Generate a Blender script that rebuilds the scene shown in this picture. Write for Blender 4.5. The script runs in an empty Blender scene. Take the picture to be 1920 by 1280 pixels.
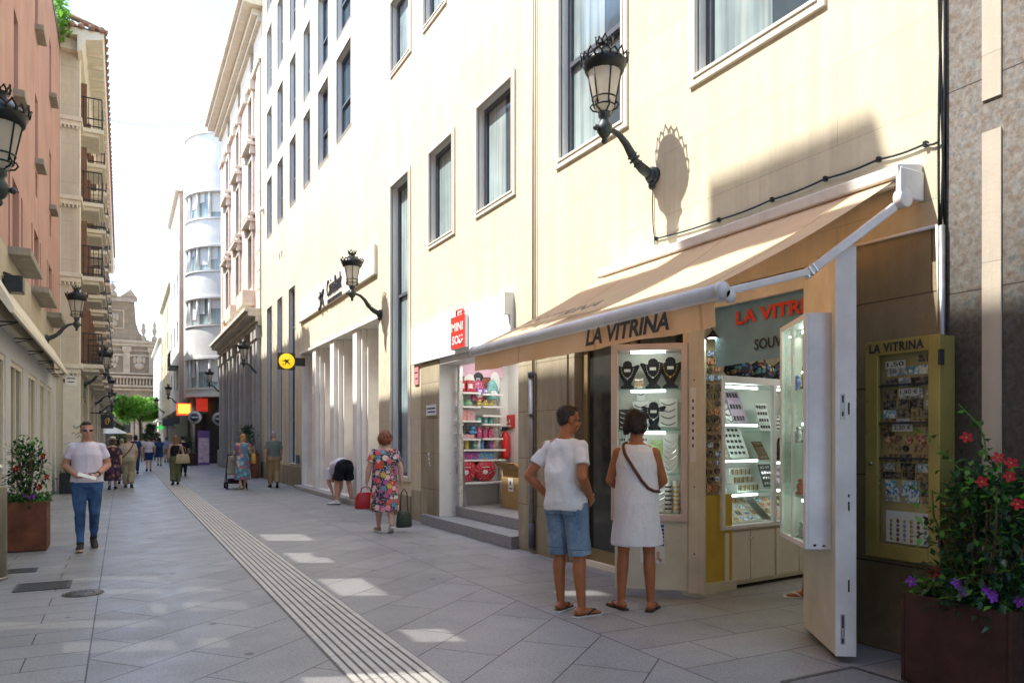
import bpy, bmesh, math, random
from mathutils import Vector, Matrix, noise
rnd = random.Random(11)
SC = bpy.context.scene
COL = SC.collection
pi = math.pi
# ---------------------------------------------------------------- survey of the place (metres; street runs along +Y, shops on the right at X=4.81)
YAW = math.radians(27.6); SA = math.sin(YAW); CA = math.cos(YAW); FO = 1400.0; HZ = 822.0; EYE = 1.5
WX = 4.81          # right-hand facade plane
LX = -1.55         # left-hand facade plane
def ray(px):
    u = (px - 960.0) / FO
    return SA + u * CA, CA - u * SA
def G(px, py):
    d = EYE * FO / (py - HZ); a, b = ray(px)
    return a * d, b * d
def W(px, py, X=WX):
    a, b = ray(px); d = X / a
    return b * d, EYE + d * (HZ - py) / FO
def D(px, py, Y):                       # point at street distance Y
    a, b = ray(px); d = Y / b
    return a * d, EYE + d * (HZ - py) / FO
ORD = ['first', 'second', 'third', 'fourth', 'fifth', 'sixth', 'seventh', 'eighth', 'ninth', 'tenth', 'eleventh', 'twelfth']
# ---------------------------------------------------------------- objects
def tag(o, label=None, cat=None, group=None, kind=None):
    if label: o['label'] = label
    if cat: o['category'] = cat
    if group: o['group'] = group
    if kind: o['kind'] = kind
    return o
def thing(name, label, cat, loc=(0, 0, 0), rz=0.0, group=None, kind=None):
    o = bpy.data.objects.new(name, None); COL.objects.link(o)
    o.location = loc; o.rotation_euler = (0, 0, rz); o.empty_display_size = .1
    return tag(o, label, cat, group, kind)
def basis(o):
    m = Matrix.Translation(o.location) @ o.rotation_euler.to_matrix().to_4x4()
    return m
def absm(o):
    m = basis(o)
    if o.parent: m = absm(o.parent) @ o.matrix_parent_inverse @ m
    return m
def adopt(o, parent, local=False):
    o.parent = parent
    if not local: o.matrix_parent_inverse = absm(parent).inverted()
def kids(o): return [c for c in COL.objects if c.parent == o]
def dup(root, loc=None, rz=None, label=None, group=None, scale=None):
    tree = {}
    def cp(o, par):
        c = o.copy(); COL.objects.link(c)
        if par is not None: c.parent = par
        for ch in list(o.children): cp(ch, c)
        return c
    r = cp(root, None)
    if loc is not None: r.location = loc
    if rz is not None: r.rotation_euler = (0, 0, rz)
    if scale is not None: r.scale = (scale,) * 3
    if label: r['label'] = label
    if group: r['group'] = group
    return r
class MB:
    def __init__(s): s.v = []; s.f = []; s.m = []; s.s = []
    def add(s, vs, fs, mi=0, sm=False, M=None):
        b = len(s.v)
        s.v += [tuple(M @ Vector(p)) if M is not None else tuple(p) for p in vs]
        for f in fs:
            s.f.append(tuple(i + b for i in f)); s.m.append(mi); s.s.append(sm)
        return s
    def box(s, x0, x1, y0, y1, z0, z1, mi=0, M=None):
        return s.add([(x0,y0,z0),(x1,y0,z0),(x1,y1,z0),(x0,y1,z0),(x0,y0,z1),(x1,y0,z1),(x1,y1,z1),(x0,y1,z1)],
                     [(3,2,1,0),(4,5,6,7),(0,1,5,4),(1,2,6,5),(2,3,7,6),(3,0,4,7)], mi, False, M)
    def fbox(s, fn, u0, u1, v0, v1, w0, w1, mi=0):
        return s.add([fn(u,v,w) for w in (w0,w1) for v in (v0,v1) for u in (u0,u1)],
                     [(0,1,3,2),(4,6,7,5),(0,4,5,1),(2,3,7,6),(0,2,6,4),(1,5,7,3)], mi)
    def quad(s, a, b, c, d, mi=0): return s.add([a,b,c,d], [(0,1,2,3)], mi)
    def tube(s, pts, r, n=8, mi=0, caps=True, M=None, sy=1.0):
        pts = [Vector(p) for p in pts]
        rr = r if isinstance(r, (list, tuple)) else [r] * len(pts)
        vs = []; fs = []
        t0 = (pts[1] - pts[0]).normalized()
        up = Vector((0,0,1)) if abs(t0.z) < .95 else Vector((1,0,0))
        x = t0.cross(up).normalized(); 
        for i, p in enumerate(pts):
            if i == 0: t = pts[1] - pts[0]
            elif i == len(pts) - 1: t = pts[-1] - pts[-2]
            else: t = (pts[i+1] - p).normalized() + (p - pts[i-1]).normalized()
            t.normalize()
            x = (x - t * x.dot(t)); x.normalize(); y = t.cross(x)
            for k in range(n):
                a = 2 * pi * k / n
                vs.append(p + (x * math.cos(a) + y * math.sin(a) * sy) * rr[i])
        for i in range(len(pts) - 1):
            for k in range(n):
                fs.append((i*n+k, i*n+(k+1)%n, (i+1)*n+(k+1)%n, (i+1)*n+k))
        if caps:
            fs.append(tuple(range(n-1,-1,-1))); fs.append(tuple(range((len(pts)-1)*n, len(pts)*n)))
        return s.add(vs, fs, mi, n > 5, M)
    def lathe(s, prof, c=(0,0,0), n=24, mi=0, M=None, a0=0.0, sm=True):
        vs = []; fs = []
        for r, z in prof:
            for k in range(n):
                a = a0 + 2 * pi * k / n
                vs.append((c[0] + r * math.cos(a), c[1] + r * math.sin(a), c[2] + z))
        for i in range(len(prof) - 1):
            for k in range(n):
                fs.append((i*n+k, i*n+(k+1)%n, (i+1)*n+(k+1)%n, (i+1)*n+k))
        if prof[0][0] > 1e-6: fs.append(tuple(range(n-1,-1,-1)))
        if prof[-1][0] > 1e-6: fs.append(tuple(range((len(prof)-1)*n, len(prof)*n)))
        return s.add(vs, fs, mi, sm, M)
    def loft(s, rings, n=16, mi=0, M=None, sm=True):
        """rings: (cx,cy,cz,rx,ry) horizontal ellipses, closed"""
        vs = []; fs = []
        for cx, cy, cz, rx, ry in rings:
            for k in range(n):
                a = 2 * pi * k / n
                vs.append((cx + rx * math.cos(a), cy + ry * math.sin(a), cz))
        for i in range(len(rings) - 1):
            for k in range(n):
                fs.append((i*n+k, i*n+(k+1)%n, (i+1)*n+(k+1)%n, (i+1)*n+k))
        fs.append(tuple(range(n-1,-1,-1))); fs.append(tuple(range((len(rings)-1)*n, len(rings)*n)))
        return s.add(vs, fs, mi, sm, M)
    def ball(s, c, r, n=12, mi=0, M=None):
        rx, ry, rz = r if isinstance(r, (tuple, list)) else (r, r, r)
        vs = [(0,0,-1)]; fs = []; h = max(4, n // 2)
        for i in range(1, h):
            p = -pi/2 + pi * i / h
            for k in range(n):
                a = 2*pi*k/n; vs.append((math.cos(p)*math.cos(a), math.cos(p)*math.sin(a), math.sin(p)))
        vs.append((0,0,1)); top = len(vs) - 1
        for k in range(n): fs.append((0, 1+(k+1)%n, 1+k))
        for i in range(h - 2):
            for k in range(n):
                fs.append((1+i*n+k, 1+i*n+(k+1)%n, 1+(i+1)*n+(k+1)%n, 1+(i+1)*n+k))
        b = 1 + (h-2)*n
        for k in range(n): fs.append((b+k, b+(k+1)%n, top))
        T = Matrix.Translation(Vector(c)) @ Matrix.Diagonal((rx, ry, rz, 1))
        if M is not None: T = M @ T
        return s.add(vs, fs, mi, True, T)
    def limb(s, p0, p1, r0, r1, n=12, mi=0, round0=True, round1=True):
        p0 = Vector(p0); p1 = Vector(p1)
        s.tube([p0, p1], [r0, r1], n, mi)
        if round0: s.ball(p0, r0, n, mi)
        if round1: s.ball(p1, r1, n, mi)
        return s
    def text(s, body, centre, right, up, width=None, height=.1, extr=.004, bold=0.0, shear=0.0, mi=0, spacing=1.0):
        cu = bpy.data.curves.new('lettering', 'FONT'); cu.body = body; cu.size = 1.0
        cu.extrude = 0.0; cu.offset = bold; cu.shear = shear; cu.space_character = spacing; cu.resolution_u = 3
        o = bpy.data.objects.new('lettering', cu); COL.objects.link(o)
        dg = bpy.context.evaluated_depsgraph_get()
        me = bpy.data.meshes.new_from_object(o.evaluated_get(dg))
        bpy.data.objects.remove(o); bpy.data.curves.remove(cu)
        if not me.vertices: return s
        xs = [v.co.x for v in me.vertices]; ys = [v.co.y for v in me.vertices]
        x0, x1, y0, y1 = min(xs), max(xs), min(ys), max(ys)
        sy = height / (y1 - y0); sx = sy if width is None else width / (x1 - x0)
        R = Vector(right).normalized(); U = Vector(up).normalized(); N = R.cross(U); C = Vector(centre)
        vs = [C + R * ((v.co.x - (x0+x1)/2) * sx) + U * ((v.co.y - (y0+y1)/2) * sy) for v in me.vertices]
        fs = [tuple(p.vertices) for p in me.polygons]
        s.add([v + N * extr for v in vs], fs, mi)
        # side walls along boundary edges
        cnt = {}
        for f in fs:
            for i in range(len(f)):
                e = (f[i], f[(i+1) % len(f)]); k = (min(e), max(e)); cnt.setdefault(k, []).append(e)
        bd = [e[0] for e in cnt.values() if len(e) == 1]
        if extr > .002 and len(bd) < 1500:
            vv = []; ff = []
            for a, b in bd:
                i = len(vv); vv += [vs[a], vs[b], vs[b] + N * extr, vs[a] + N * extr]; ff.append((i, i+1, i+2, i+3))
            s.add(vv, ff, mi)
        bpy.data.meshes.remove(me)
        return s
    def mesh(s, name='mesh'):
        me = bpy.data.meshes.new(name); me.from_pydata(s.v, [], s.f)
        me.polygons.foreach_set('material_index', s.m); me.polygons.foreach_set('use_smooth', s.s)
        me.update(); return me
    def build(s, name, mats, parent=None, bevel=0.0, local=False, fixn=True):
        me = s.mesh(name)
        if fixn:
            bm = bmesh.new(); bm.from_mesh(me); bmesh.ops.recalc_face_normals(bm, faces=bm.faces); bm.to_mesh(me); bm.free()
        for m in (mats if isinstance(mats, (list, tuple)) else [mats]): me.materials.append(m)
        o = bpy.data.objects.new(name, me); COL.objects.link(o)
        if parent is not None: adopt(o, parent, local)
        if bevel > 0:
            b = o.modifiers.new('edge', 'BEVEL'); b.width = bevel; b.segments = 2; b.limit_method = 'ANGLE'; b.angle_limit = math.radians(50)
            b.harden_normals = False
        return o
def build_each(mb, name, mats, parent=None, bevel=0.0, tol=.02):
    """one object per cluster of touching pieces"""
    n = len(mb.v); par = list(range(n))
    def fd(i):
        while par[i] != i: par[i] = par[par[i]]; i = par[i]
        return i
    for f in mb.f:
        for i in f[1:]: par[fd(i)] = fd(f[0])
    comp = {}
    for i in range(n): comp.setdefault(fd(i), []).append(i)
    items = []
    for c in comp.values():
        P = [mb.v[i] for i in c]; items.append([[min(p[k] for p in P) - tol for k in range(3)], [max(p[k] for p in P) + tol for k in range(3)], set(c)])
    ch = True
    while ch:
        ch = False
        for a in range(len(items)):
            for b in range(len(items) - 1, a, -1):
                A, B_ = items[a], items[b]
                if all(A[0][k] <= B_[1][k] and B_[0][k] <= A[1][k] for k in range(3)):
                    A[0] = [min(x, y) for x, y in zip(A[0], B_[0])]; A[1] = [max(x, y) for x, y in zip(A[1], B_[1])]; A[2] |= B_[2]; items.pop(b); ch = True
    out = []
    for lo, hi, vs in items:
        q = MB(); ids = sorted(vs); mp = {i: k for k, i in enumerate(ids)}; q.v = [mb.v[i] for i in ids]
        for f, mi, sm in zip(mb.f, mb.m, mb.s):
            if f[0] in mp: q.f.append(tuple(mp[i] for i in f)); q.m.append(mi); q.s.append(sm)
        out.append(q.build(name, mats, parent, bevel))
    return out
def voxelise(mb, size, smooth=4, fac=.5, disp=None):
    """one continuous skin over all the pieces of mb -> mesh"""
    me = mb.mesh('skin'); o = bpy.data.objects.new('skin', me); COL.objects.link(o)
    r = o.modifiers.new('r', 'REMESH'); r.mode = 'VOXEL'; r.voxel_size = size; r.adaptivity = 0
    if smooth:
        sm = o.modifiers.new('s', 'SMOOTH'); sm.factor = fac; sm.iterations = smooth
    dg = bpy.context.evaluated_depsgraph_get()
    out = bpy.data.meshes.new_from_object(o.evaluated_get(dg))
    bpy.data.objects.remove(o); bpy.data.meshes.remove(me)
    if disp is not None:
        vs = [v.co.copy() for v in out.vertices]; ns = [v.normal.copy() for v in out.vertices]
        for v, c, n in zip(out.vertices, vs, ns): v.co = c + n * disp(c)
    out.polygons.foreach_set('use_smooth', [True] * len(out.polygons)); out.update()
    return out
def link_mesh(name, me, mats, parent=None, local=False):
    me.materials.clear()
    for m in (mats if isinstance(mats, (list, tuple)) else [mats]): me.materials.append(m)
    o = bpy.data.objects.new(name, me); COL.objects.link(o)
    if parent is not None: adopt(o, parent, local)
    return o
# ---------------------------------------------------------------- materials
class NT:
    def __init__(s, name):
        s.m = bpy.data.materials.new(name); s.m.use_nodes = True; s.t = s.m.node_tree; s.n = s.t.nodes
        s.bsdf = s.n['Principled BSDF']; s.out = s.n['Material Output']
        s.bsdf.inputs['IOR'].default_value = 1.45
    def new(s, typ, **kw):
        n = s.n.new(typ)
        for k, v in kw.items():
            if k in n.inputs.keys(): n.inputs[k].default_value = v
            else: setattr(n, k, v)
        return n
    def link(s, a, b): s.t.links.new(a, b)
    def noise(s, vec, scale, detail=4, rough=.55):
        n = s.new('ShaderNodeTexNoise'); n.inputs['Scale'].default_value = scale; n.inputs['Detail'].default_value = detail
        n.inputs['Roughness'].default_value = rough; s.link(vec, n.inputs['Vector']); return n.outputs['Fac']
    def ramp(s, fac, stops):
        r = s.new('ShaderNodeValToRGB'); e = r.color_ramp.elements
        while len(e) < len(stops): e.new(.5)
        for el, (p, c) in zip(e, stops):
            el.position = p; el.color = (c, c, c, 1) if isinstance(c, (int, float)) else (*c, 1)
        s.link(fac, r.inputs[0]); return r.outputs[0]
    def mix(s, fac, a, b, mode='MIX'):
        m = s.new('ShaderNodeMix', data_type='RGBA', blend_type=mode)
        for sock, val in ((m.inputs[0], fac), (m.inputs[6], a), (m.inputs[7], b)):
            if hasattr(val, 'is_output'): s.link(val, sock)
            elif isinstance(val, (int, float)): sock.default_value = val if sock == m.inputs[0] else (val, val, val, 1)
            else: sock.default_value = (*val, 1)
        return m.outputs[2]
    def math(s, op, a, b=0.0):
        m = s.new('ShaderNodeMath', operation=op)
        for sock, val in zip(m.inputs, (a, b)):
            if hasattr(val, 'is_output'): s.link(val, sock)
            else: sock.default_value = val
        return m.outputs[0]
    def coord(s, kind='Object'):
        return s.new('ShaderNodeTexCoord').outputs[kind]
    def pos(s): return s.new('ShaderNodeNewGeometry').outputs['Position']
    def bump(s, h, strength=.3, dist=.01):
        b = s.new('ShaderNodeBump'); b.inputs['Strength'].default_value = strength; b.inputs['Distance'].default_value = dist
        s.link(h, b.inputs['Height']); s.link(b.outputs[0], s.bsdf.inputs['Normal'])
    def col(s, c): 
        if hasattr(c, 'is_output'): s.link(c, s.bsdf.inputs['Base Color'])
        else: s.bsdf.inputs['Base Color'].default_value = (*c, 1)
def PM(name, c, rough=.6, var=.15, vs=5, bump=0.0, bs=60, metal=0.0, spec=.5, emis=0.0, ecol=None, coat=0.0, trans=0.0):
    t = NT(name); b = t.bsdf
    b.inputs['Roughness'].default_value = rough; b.inputs['Metallic'].default_value = metal
    b.inputs['Specular IOR Level'].default_value = spec; b.inputs['Coat Weight'].default_value = coat
    v = t.coord()
    if var > 0:
        f = t.noise(v, vs, 5, .6)
        lo = tuple(x * (1 - var) for x in c); hi = tuple(min(1, x * (1 + var)) for x in c)
        t.col(t.ramp(f, [(.3, lo), (.7, hi)]))
        t.link(t.ramp(t.noise(v, vs * 3.1), [(.3, max(0, rough - .08)), (.7, min(1, rough + .1))]), b.inputs['Roughness'])
    else: t.col(c)
    if bump: t.bump(t.noise(v, bs, 3), bump, .01)
    if emis:
        b.inputs['Emission Color'].default_value = (*(ecol or c), 1); b.inputs['Emission Strength'].default_value = emis
    if trans:
        tr = t.new('ShaderNodeBsdfTranslucent'); tr.inputs[0].default_value = (*c, 1)
        mx = t.new('ShaderNodeMixShader'); mx.inputs[0].default_value = trans
        t.link(b.outputs[0], mx.inputs[1]); t.link(tr.outputs[0], mx.inputs[2]); t.link(mx.outputs[0], t.out.inputs[0])
    return t.m
def glass_mat(name, tint=(.95, .98, .97), refl=1.0, rough=.01):
    t = NT(name); t.n.remove(t.bsdf)
    tr = t.new('ShaderNodeBsdfTransparent'); tr.inputs[0].default_value = (*tint, 1)
    gl = t.new('ShaderNodeBsdfGlossy'); gl.inputs['Roughness'].default_value = rough; gl.inputs[0].default_value = (refl,) * 3 + (1,)
    fr = t.new('ShaderNodeFresnel'); fr.inputs[0].default_value = 1.45
    ge = t.new('ShaderNodeNewGeometry'); fq = t.math('MULTIPLY', fr.outputs[0], t.math('SUBTRACT', 1.0, ge.outputs['Backfacing']))
    mx = t.new('ShaderNodeMixShader'); t.link(fq, mx.inputs[0]); t.link(tr.outputs[0], mx.inputs[1]); t.link(gl.outputs[0], mx.inputs[2])
    t.link(mx.outputs[0], t.out.inputs[0]); return t.m
def stone_mat(name, c1, c2, bw=1.2, rh=.5, axis='YZ', mortar=.004, stain=.0, blotch=.12, bump=.25, mcol=None, rough=.85, stainz=3.0):
    """ashlar: brick joints in the wall plane, weathering, grain"""
    t = NT(name); p = t.pos(); sx = t.new('ShaderNodeSeparateXYZ'); t.link(p, sx.inputs[0])
    cx = t.new('ShaderNodeCombineXYZ')
    t.link(sx.outputs[{'X':0,'Y':1}[axis[0]]], cx.inputs[0]); t.link(sx.outputs[2], cx.inputs[1])
    br = t.new('ShaderNodeTexBrick'); br.offset = .5
    br.inputs['Scale'].default_value = 1; br.inputs['Brick Width'].default_value = bw; br.inputs['Row Height'].default_value = rh
    br.inputs['Mortar Size'].default_value = mortar; br.inputs['Mortar Smooth'].default_value = .3; br.inputs['Bias'].default_value = 0
    br.inputs['Color1'].default_value = (*c1, 1); br.inputs['Color2'].default_value = (*c2, 1)
    br.inputs['Mortar'].default_value = (*(mcol or tuple(x * .72 for x in c1)), 1)
    t.link(cx.outputs[0], br.inputs['Vector'])
    n1 = t.noise(p, .55, 5, .6); n2 = t.noise(p, 7, 5, .65)
    c = t.mix(1.0, br.outputs[0], t.ramp(n1, [(.3, 1 - blotch), (.7, 1.0)]), 'MULTIPLY')
    c = t.mix(1.0, c, t.ramp(n2, [(.25, .9), (.65, 1.0)]), 'MULTIPLY')
    if stain:
        mp = t.new('ShaderNodeMapping'); mp.inputs['Scale'].default_value = (.8, .8, .28); t.link(p, mp.inputs[0])
        st = t.noise(mp.outputs[0], 1.3, 6, .7)
        hz = t.ramp(t.math('DIVIDE', sx.outputs[2], stainz), [(.0, 1.0), (.75, .75), (1.0, .0)])
        m = t.math('MULTIPLY', t.ramp(st, [(.36, .0), (.62, 1.0)]), hz)
        m = t.math('MULTIPLY', m, stain)
        c = t.mix(m, c, (.15, .115, .065))
        low = t.math('MULTIPLY', t.ramp(t.math('DIVIDE', sx.outputs[2], 1.0), [(.0, 1.0), (.9, .0)]), t.ramp(n2, [(.3, .1), (.7, .9)]))
        c = t.mix(t.math('MULTIPLY', low, stain * .9), c, (.085, .072, .05))
    mq = t.new('ShaderNodeMapping'); mq.inputs['Scale'].default_value = (2.2, 2.2, .12); t.link(p, mq.inputs[0])
    c = t.mix(1.0, c, t.ramp(t.noise(mq.outputs[0], 1.7, 6, .72), [(.36, .86), (.58, 1.0)]), 'MULTIPLY')
    t.col(c); t.bsdf.inputs['Roughness'].default_value = rough; t.bsdf.inputs['Specular IOR Level'].default_value = .25
    h = t.math('ADD', t.math('MULTIPLY', t.noise(p, 45, 4), .5), t.math('MULTIPLY', br.outputs['Fac'], -.9))
    h = t.math('ADD', h, t.math('MULTIPLY', n2, .7))
    t.bump(h, bump, .012)
    return t.m
def floral(name, cols, base, scale=18, dots=None):
    """printed flower cloth"""
    t = NT(name); v = t.coord()
    vo = t.new('ShaderNodeTexVoronoi'); vo.inputs['Scale'].default_value = scale; vo.inputs['Randomness'].default_value = .9; t.link(v, vo.inputs['Vector'])
    sp = t.new('ShaderNodeSeparateColor'); t.link(vo.outputs['Color'], sp.inputs[0])
    n = len(cols); r = t.new('ShaderNodeValToRGB'); r.color_ramp.interpolation = 'CONSTANT'; e = r.color_ramp.elements
    while len(e) < n: e.new(.5)
    for i, c in enumerate(cols): e[i].position = i / n; e[i].color = (*c, 1)
    t.link(sp.outputs[0], r.inputs[0])
    d2 = t.new('ShaderNodeTexVoronoi'); d2.inputs['Scale'].default_value = scale * 4.2; t.link(v, d2.inputs['Vector'])
    bg = t.mix(t.ramp(d2.outputs['Distance'], [(.28, 0.0), (.34, 1.0)]), dots or base, base)
    wob = t.math('ADD', vo.outputs['Distance'], t.math('MULTIPLY', t.noise(v, scale * 4, 2), .25))
    c = t.mix(t.ramp(wob, [(.60, 1.0), (.66, 0.0)]), bg, r.outputs[0])
    c = t.mix(t.ramp(wob, [(.24, 1.0), (.28, 0.0)]), c, (.75, .5, .12))
    t.col(c); t.bsdf.inputs['Roughness'].default_value = .8; t.bump(t.noise(v, 9, 3), .25, .02)
    return t.m
def cloth(name, c, rough=.85, wr=.35, ws=9, weave=0.0, var=.08, trans=0.0):
    t = NT(name); v = t.coord()
    f = t.noise(v, 4, 4)
    t.col(t.ramp(f, [(.3, tuple(x * (1 - var) for x in c)), (.7, tuple(min(1, x * (1 + var)) for x in c))]))
    t.bsdf.inputs['Roughness'].default_value = rough; t.bsdf.inputs['Specular IOR Level'].default_value = .2
    mp = t.new('ShaderNodeMapping'); mp.inputs['Scale'].default_value = (1.2, 1.2, .8); mp.inputs['Rotation'].default_value = (.4, .5, 0); t.link(v, mp.inputs[0])
    h = t.noise(mp.outputs[0], ws, 3, .5)
    if weave: h = t.math('ADD', h, t.math('MULTIPLY', t.noise(v, 220, 2), weave))
    t.bump(h, wr, .03)
    return t.m
# ---------------------------------------------------------------- camera, sky, sun
cam = bpy.data.objects.new('camera', bpy.data.cameras.new('camera')); COL.objects.link(cam)
cam.location = (0, 0, EYE); cam.rotation_euler = (pi / 2, 0, -YAW)
cam.data.sensor_width = 36; cam.data.lens = FO / 1920 * 36; cam.data.shift_y = (HZ - 640) / 1920
cam.data.clip_start = .05; cam.data.clip_end = 2000
cam.data.dof.use_dof = True; cam.data.dof.focus_distance = 7.5; cam.data.dof.aperture_fstop = 3.5
SC.camera = cam
SUND = Vector((.61, -.26, -.985)).normalized()      # travel direction of the light
sun = bpy.data.objects.new('sun', bpy.data.lights.new('sun', 'SUN')); COL.objects.link(sun)
sun.data.energy = 2.5; sun.data.angle = math.radians(.53); sun.data.color = (1.0, .97, .915)
sun.rotation_euler = SUND.to_track_quat('-Z', 'Y').to_euler(); sun.location = (-6, 6, 20)
wd = bpy.data.worlds.new('World'); SC.world = wd; wd.use_nodes = True
nt = wd.node_tree; sk = nt.nodes.new('ShaderNodeTexSky'); sk.sky_type = 'NISHITA'; sk.sun_disc = False
sk.sun_elevation = math.asin(-SUND.z); sk.sun_rotation = math.atan2(-SUND.x, -SUND.y)
sk.air_density = 1.0; sk.dust_density = .9; sk.ozone_density = 1.0
nt.links.new(sk.outputs[0], nt.nodes['Background'].inputs[0]); nt.nodes['Background'].inputs[1].default_value = .15
SC.view_settings.view_transform = 'Standard'; SC.view_settings.look = 'None'; SC.view_settings.exposure = 0
SC.cycles.film_exposure = 3.9
SC.cycles.max_bounces = 10; SC.cycles.diffuse_bounces = 5; SC.cycles.transparent_max_bounces = 16
SC.cycles.use_denoising = True; SC.cycles.sample_clamp_indirect = 6; SC.cycles.caustics_reflective = False
# ---------------------------------------------------------------- materials of the place
m_cream = stone_mat('cream_render', (.755, .675, .485), (.725, .645, .455), 1.55, .62, mortar=.0035, stain=.28, stainz=3.6, blotch=.08, bump=.16)
m_stain = stone_mat('stained_ashlar', (.54, .47, .325), (.49, .42, .285), 1.25, .62, mortar=.005, stain=.62, stainz=3.2, blotch=.25, bump=.4, mcol=(.20,.16,.10))
m_stain_glow = stone_mat('stained_awning_glow_ashlar', (.54, .45, .28), (.48, .39, .235), 1.25, .62, mortar=.006, stain=.7, stainz=3.4, blotch=.35, bump=.45, mcol=(.14,.10,.06))  # real stains, plus the awning's orange light put into the colour
m_reveal = PM('window_reveal', (.76, .74, .68), .8, .06, 3)
m_white = PM('white_paint', (.80, .79, .75), .5, .05, 3)
m_trim = PM('pale_stone_trim', (.72, .66, .54), .7, .08, 4, .1)
m_pilaster = PM('pale_pilaster_stone', (.80, .77, .70), .7, .1, 2, .1)
m_dark = PM('anthracite_frame', (.09, .10, .115), .4, .1, 8)
m_black = PM('black_iron', (.018, .022, .024), .38, .3, 14, .25, 40, metal=.3)
m_iron = PM('grey_green_iron', (.05, .062, .062), .42, .3, 18, .3, 40, metal=.4)
m_steel = PM('zinc_pipe', (.30, .29, .27), .38, .2, 6, metal=.8)
m_gutter = PM('white_enamel', (.77, .76, .745), .38, .13, 3.5, .06, 30)
m_alu = PM('satin_aluminium', (.62, .62, .60), .3, .1, 4, metal=.8)
m_gold = PM('champagne_aluminium', (.36, .29, .085), .35, .15, 3, metal=.35)
m_ivory = PM('ivory_door_paint', (.68, .64, .51), .5, .15, 2.5, .06, 30)
m_whitedoor = PM('off_white_door_paint', (.74, .71, .66), .5, .13, 3, .06, 30)
m_yellow = PM('mustard_panel', (.55, .40, .06), .6, .15, 3)
m_led = PM('lit_tube', (1, 1, 1), .5, 0, emis=2.8, ecol=(.93, 1.0, .97))
m_lamp_on = PM('lit_bulb', (1, 1, 1), .5, 0, emis=7, ecol=(.9, 1, .93))
m_glow = PM('lit_shop_ceiling', (1, 1, 1), .5, 0, emis=1.5, ecol=(1, .98, .95))
m_glass = glass_mat('clear_glass')
m_glassg = glass_mat('greenish_glass', (.82, .92, .89), 1.0)
m_slot2 = glass_mat('sun_patch_dimmer', (.42, .42, .42), .6)  # for added panes that dim the sun patches on the paving
m_slot = glass_mat('sun_band_dimmer', (.10, .10, .095), .6)  # for added panes that dim the light bands on the left pavement
m_dkglass = PM('dark_glass', (.02, .022, .02), .05, .2, 2, spec=.6)
m_pane = PM('window_glass_dark', (.055, .085, .105), .06, .35, .8, spec=.8)
def curtain_pane():
    t = NT('window_glass_curtain'); p = t.pos(); mp = t.new('ShaderNodeMapping'); mp.inputs['Scale'].default_value = (9, 9, .35); t.link(p, mp.inputs[0])
    f = t.noise(mp.outputs[0], 1.6, 3, .5); g = t.noise(p, .7, 3)
    c = t.ramp(f, [(.3, (.20, .28, .29)), (.5, (.34, .43, .43)), (.7, (.46, .53, .51))]); t.col(t.mix(1.0, c, t.ramp(g, [(.35, .55), (.65, 1.05)]), 'MULTIPLY'))
    t.bsdf.inputs['Roughness'].default_value = .1; t.bsdf.inputs['Specular IOR Level'].default_value = .7; return t.m
m_pane2 = curtain_pane()
m_milk = PM('opal_lamp_glass', (.86, .83, .76), .3, .04, 3, trans=.75)
m_back = PM('pale_display_back', (.72, .72, .66), .6, .05, 3)
m_velvet = PM('black_velvet', (.012, .012, .014), .9, .2, 20)
m_card = PM('white_card', (.78, .78, .76), .6, .03, 5)
m_rust = PM('weathered_steel', (.16, .055, .025), .75, .4, 5, .25, 60)
m_rustd = PM('dark_weathered_steel', (.05, .020, .014), .7, .35, 5, .2, 60)
m_red = PM('red_paint', (.62, .025, .03), .4, .1, 5)
m_soil = PM('soil', (.05, .035, .02), .95, .4, 30, .6)
m_concrete = PM('grey_ledge_stone', (.30, .28, .23), .85, .25, 6, .3)
m_graphite = PM('graphite_lettering', (.03, .03, .035), .45, .1, 5)
SKIN = {}
def skin(name, c):
    if name not in SKIN:
        t = NT('skin_' + name); v = t.coord()
        t.col(t.ramp(t.noise(v, 14, 4), [(.3, tuple(x * .88 for x in c)), (.7, tuple(min(1, x * 1.08) for x in c))]))
        t.bsdf.inputs['Roughness'].default_value = .5; t.bsdf.inputs['Subsurface Weight'].default_value = .08
        t.bsdf.inputs['Subsurface Radius'].default_value = (.02, .008, .004); t.bump(t.noise(v, 160, 2), .1, .003)
        SKIN[name] = t.m
    return SKIN[name]
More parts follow.
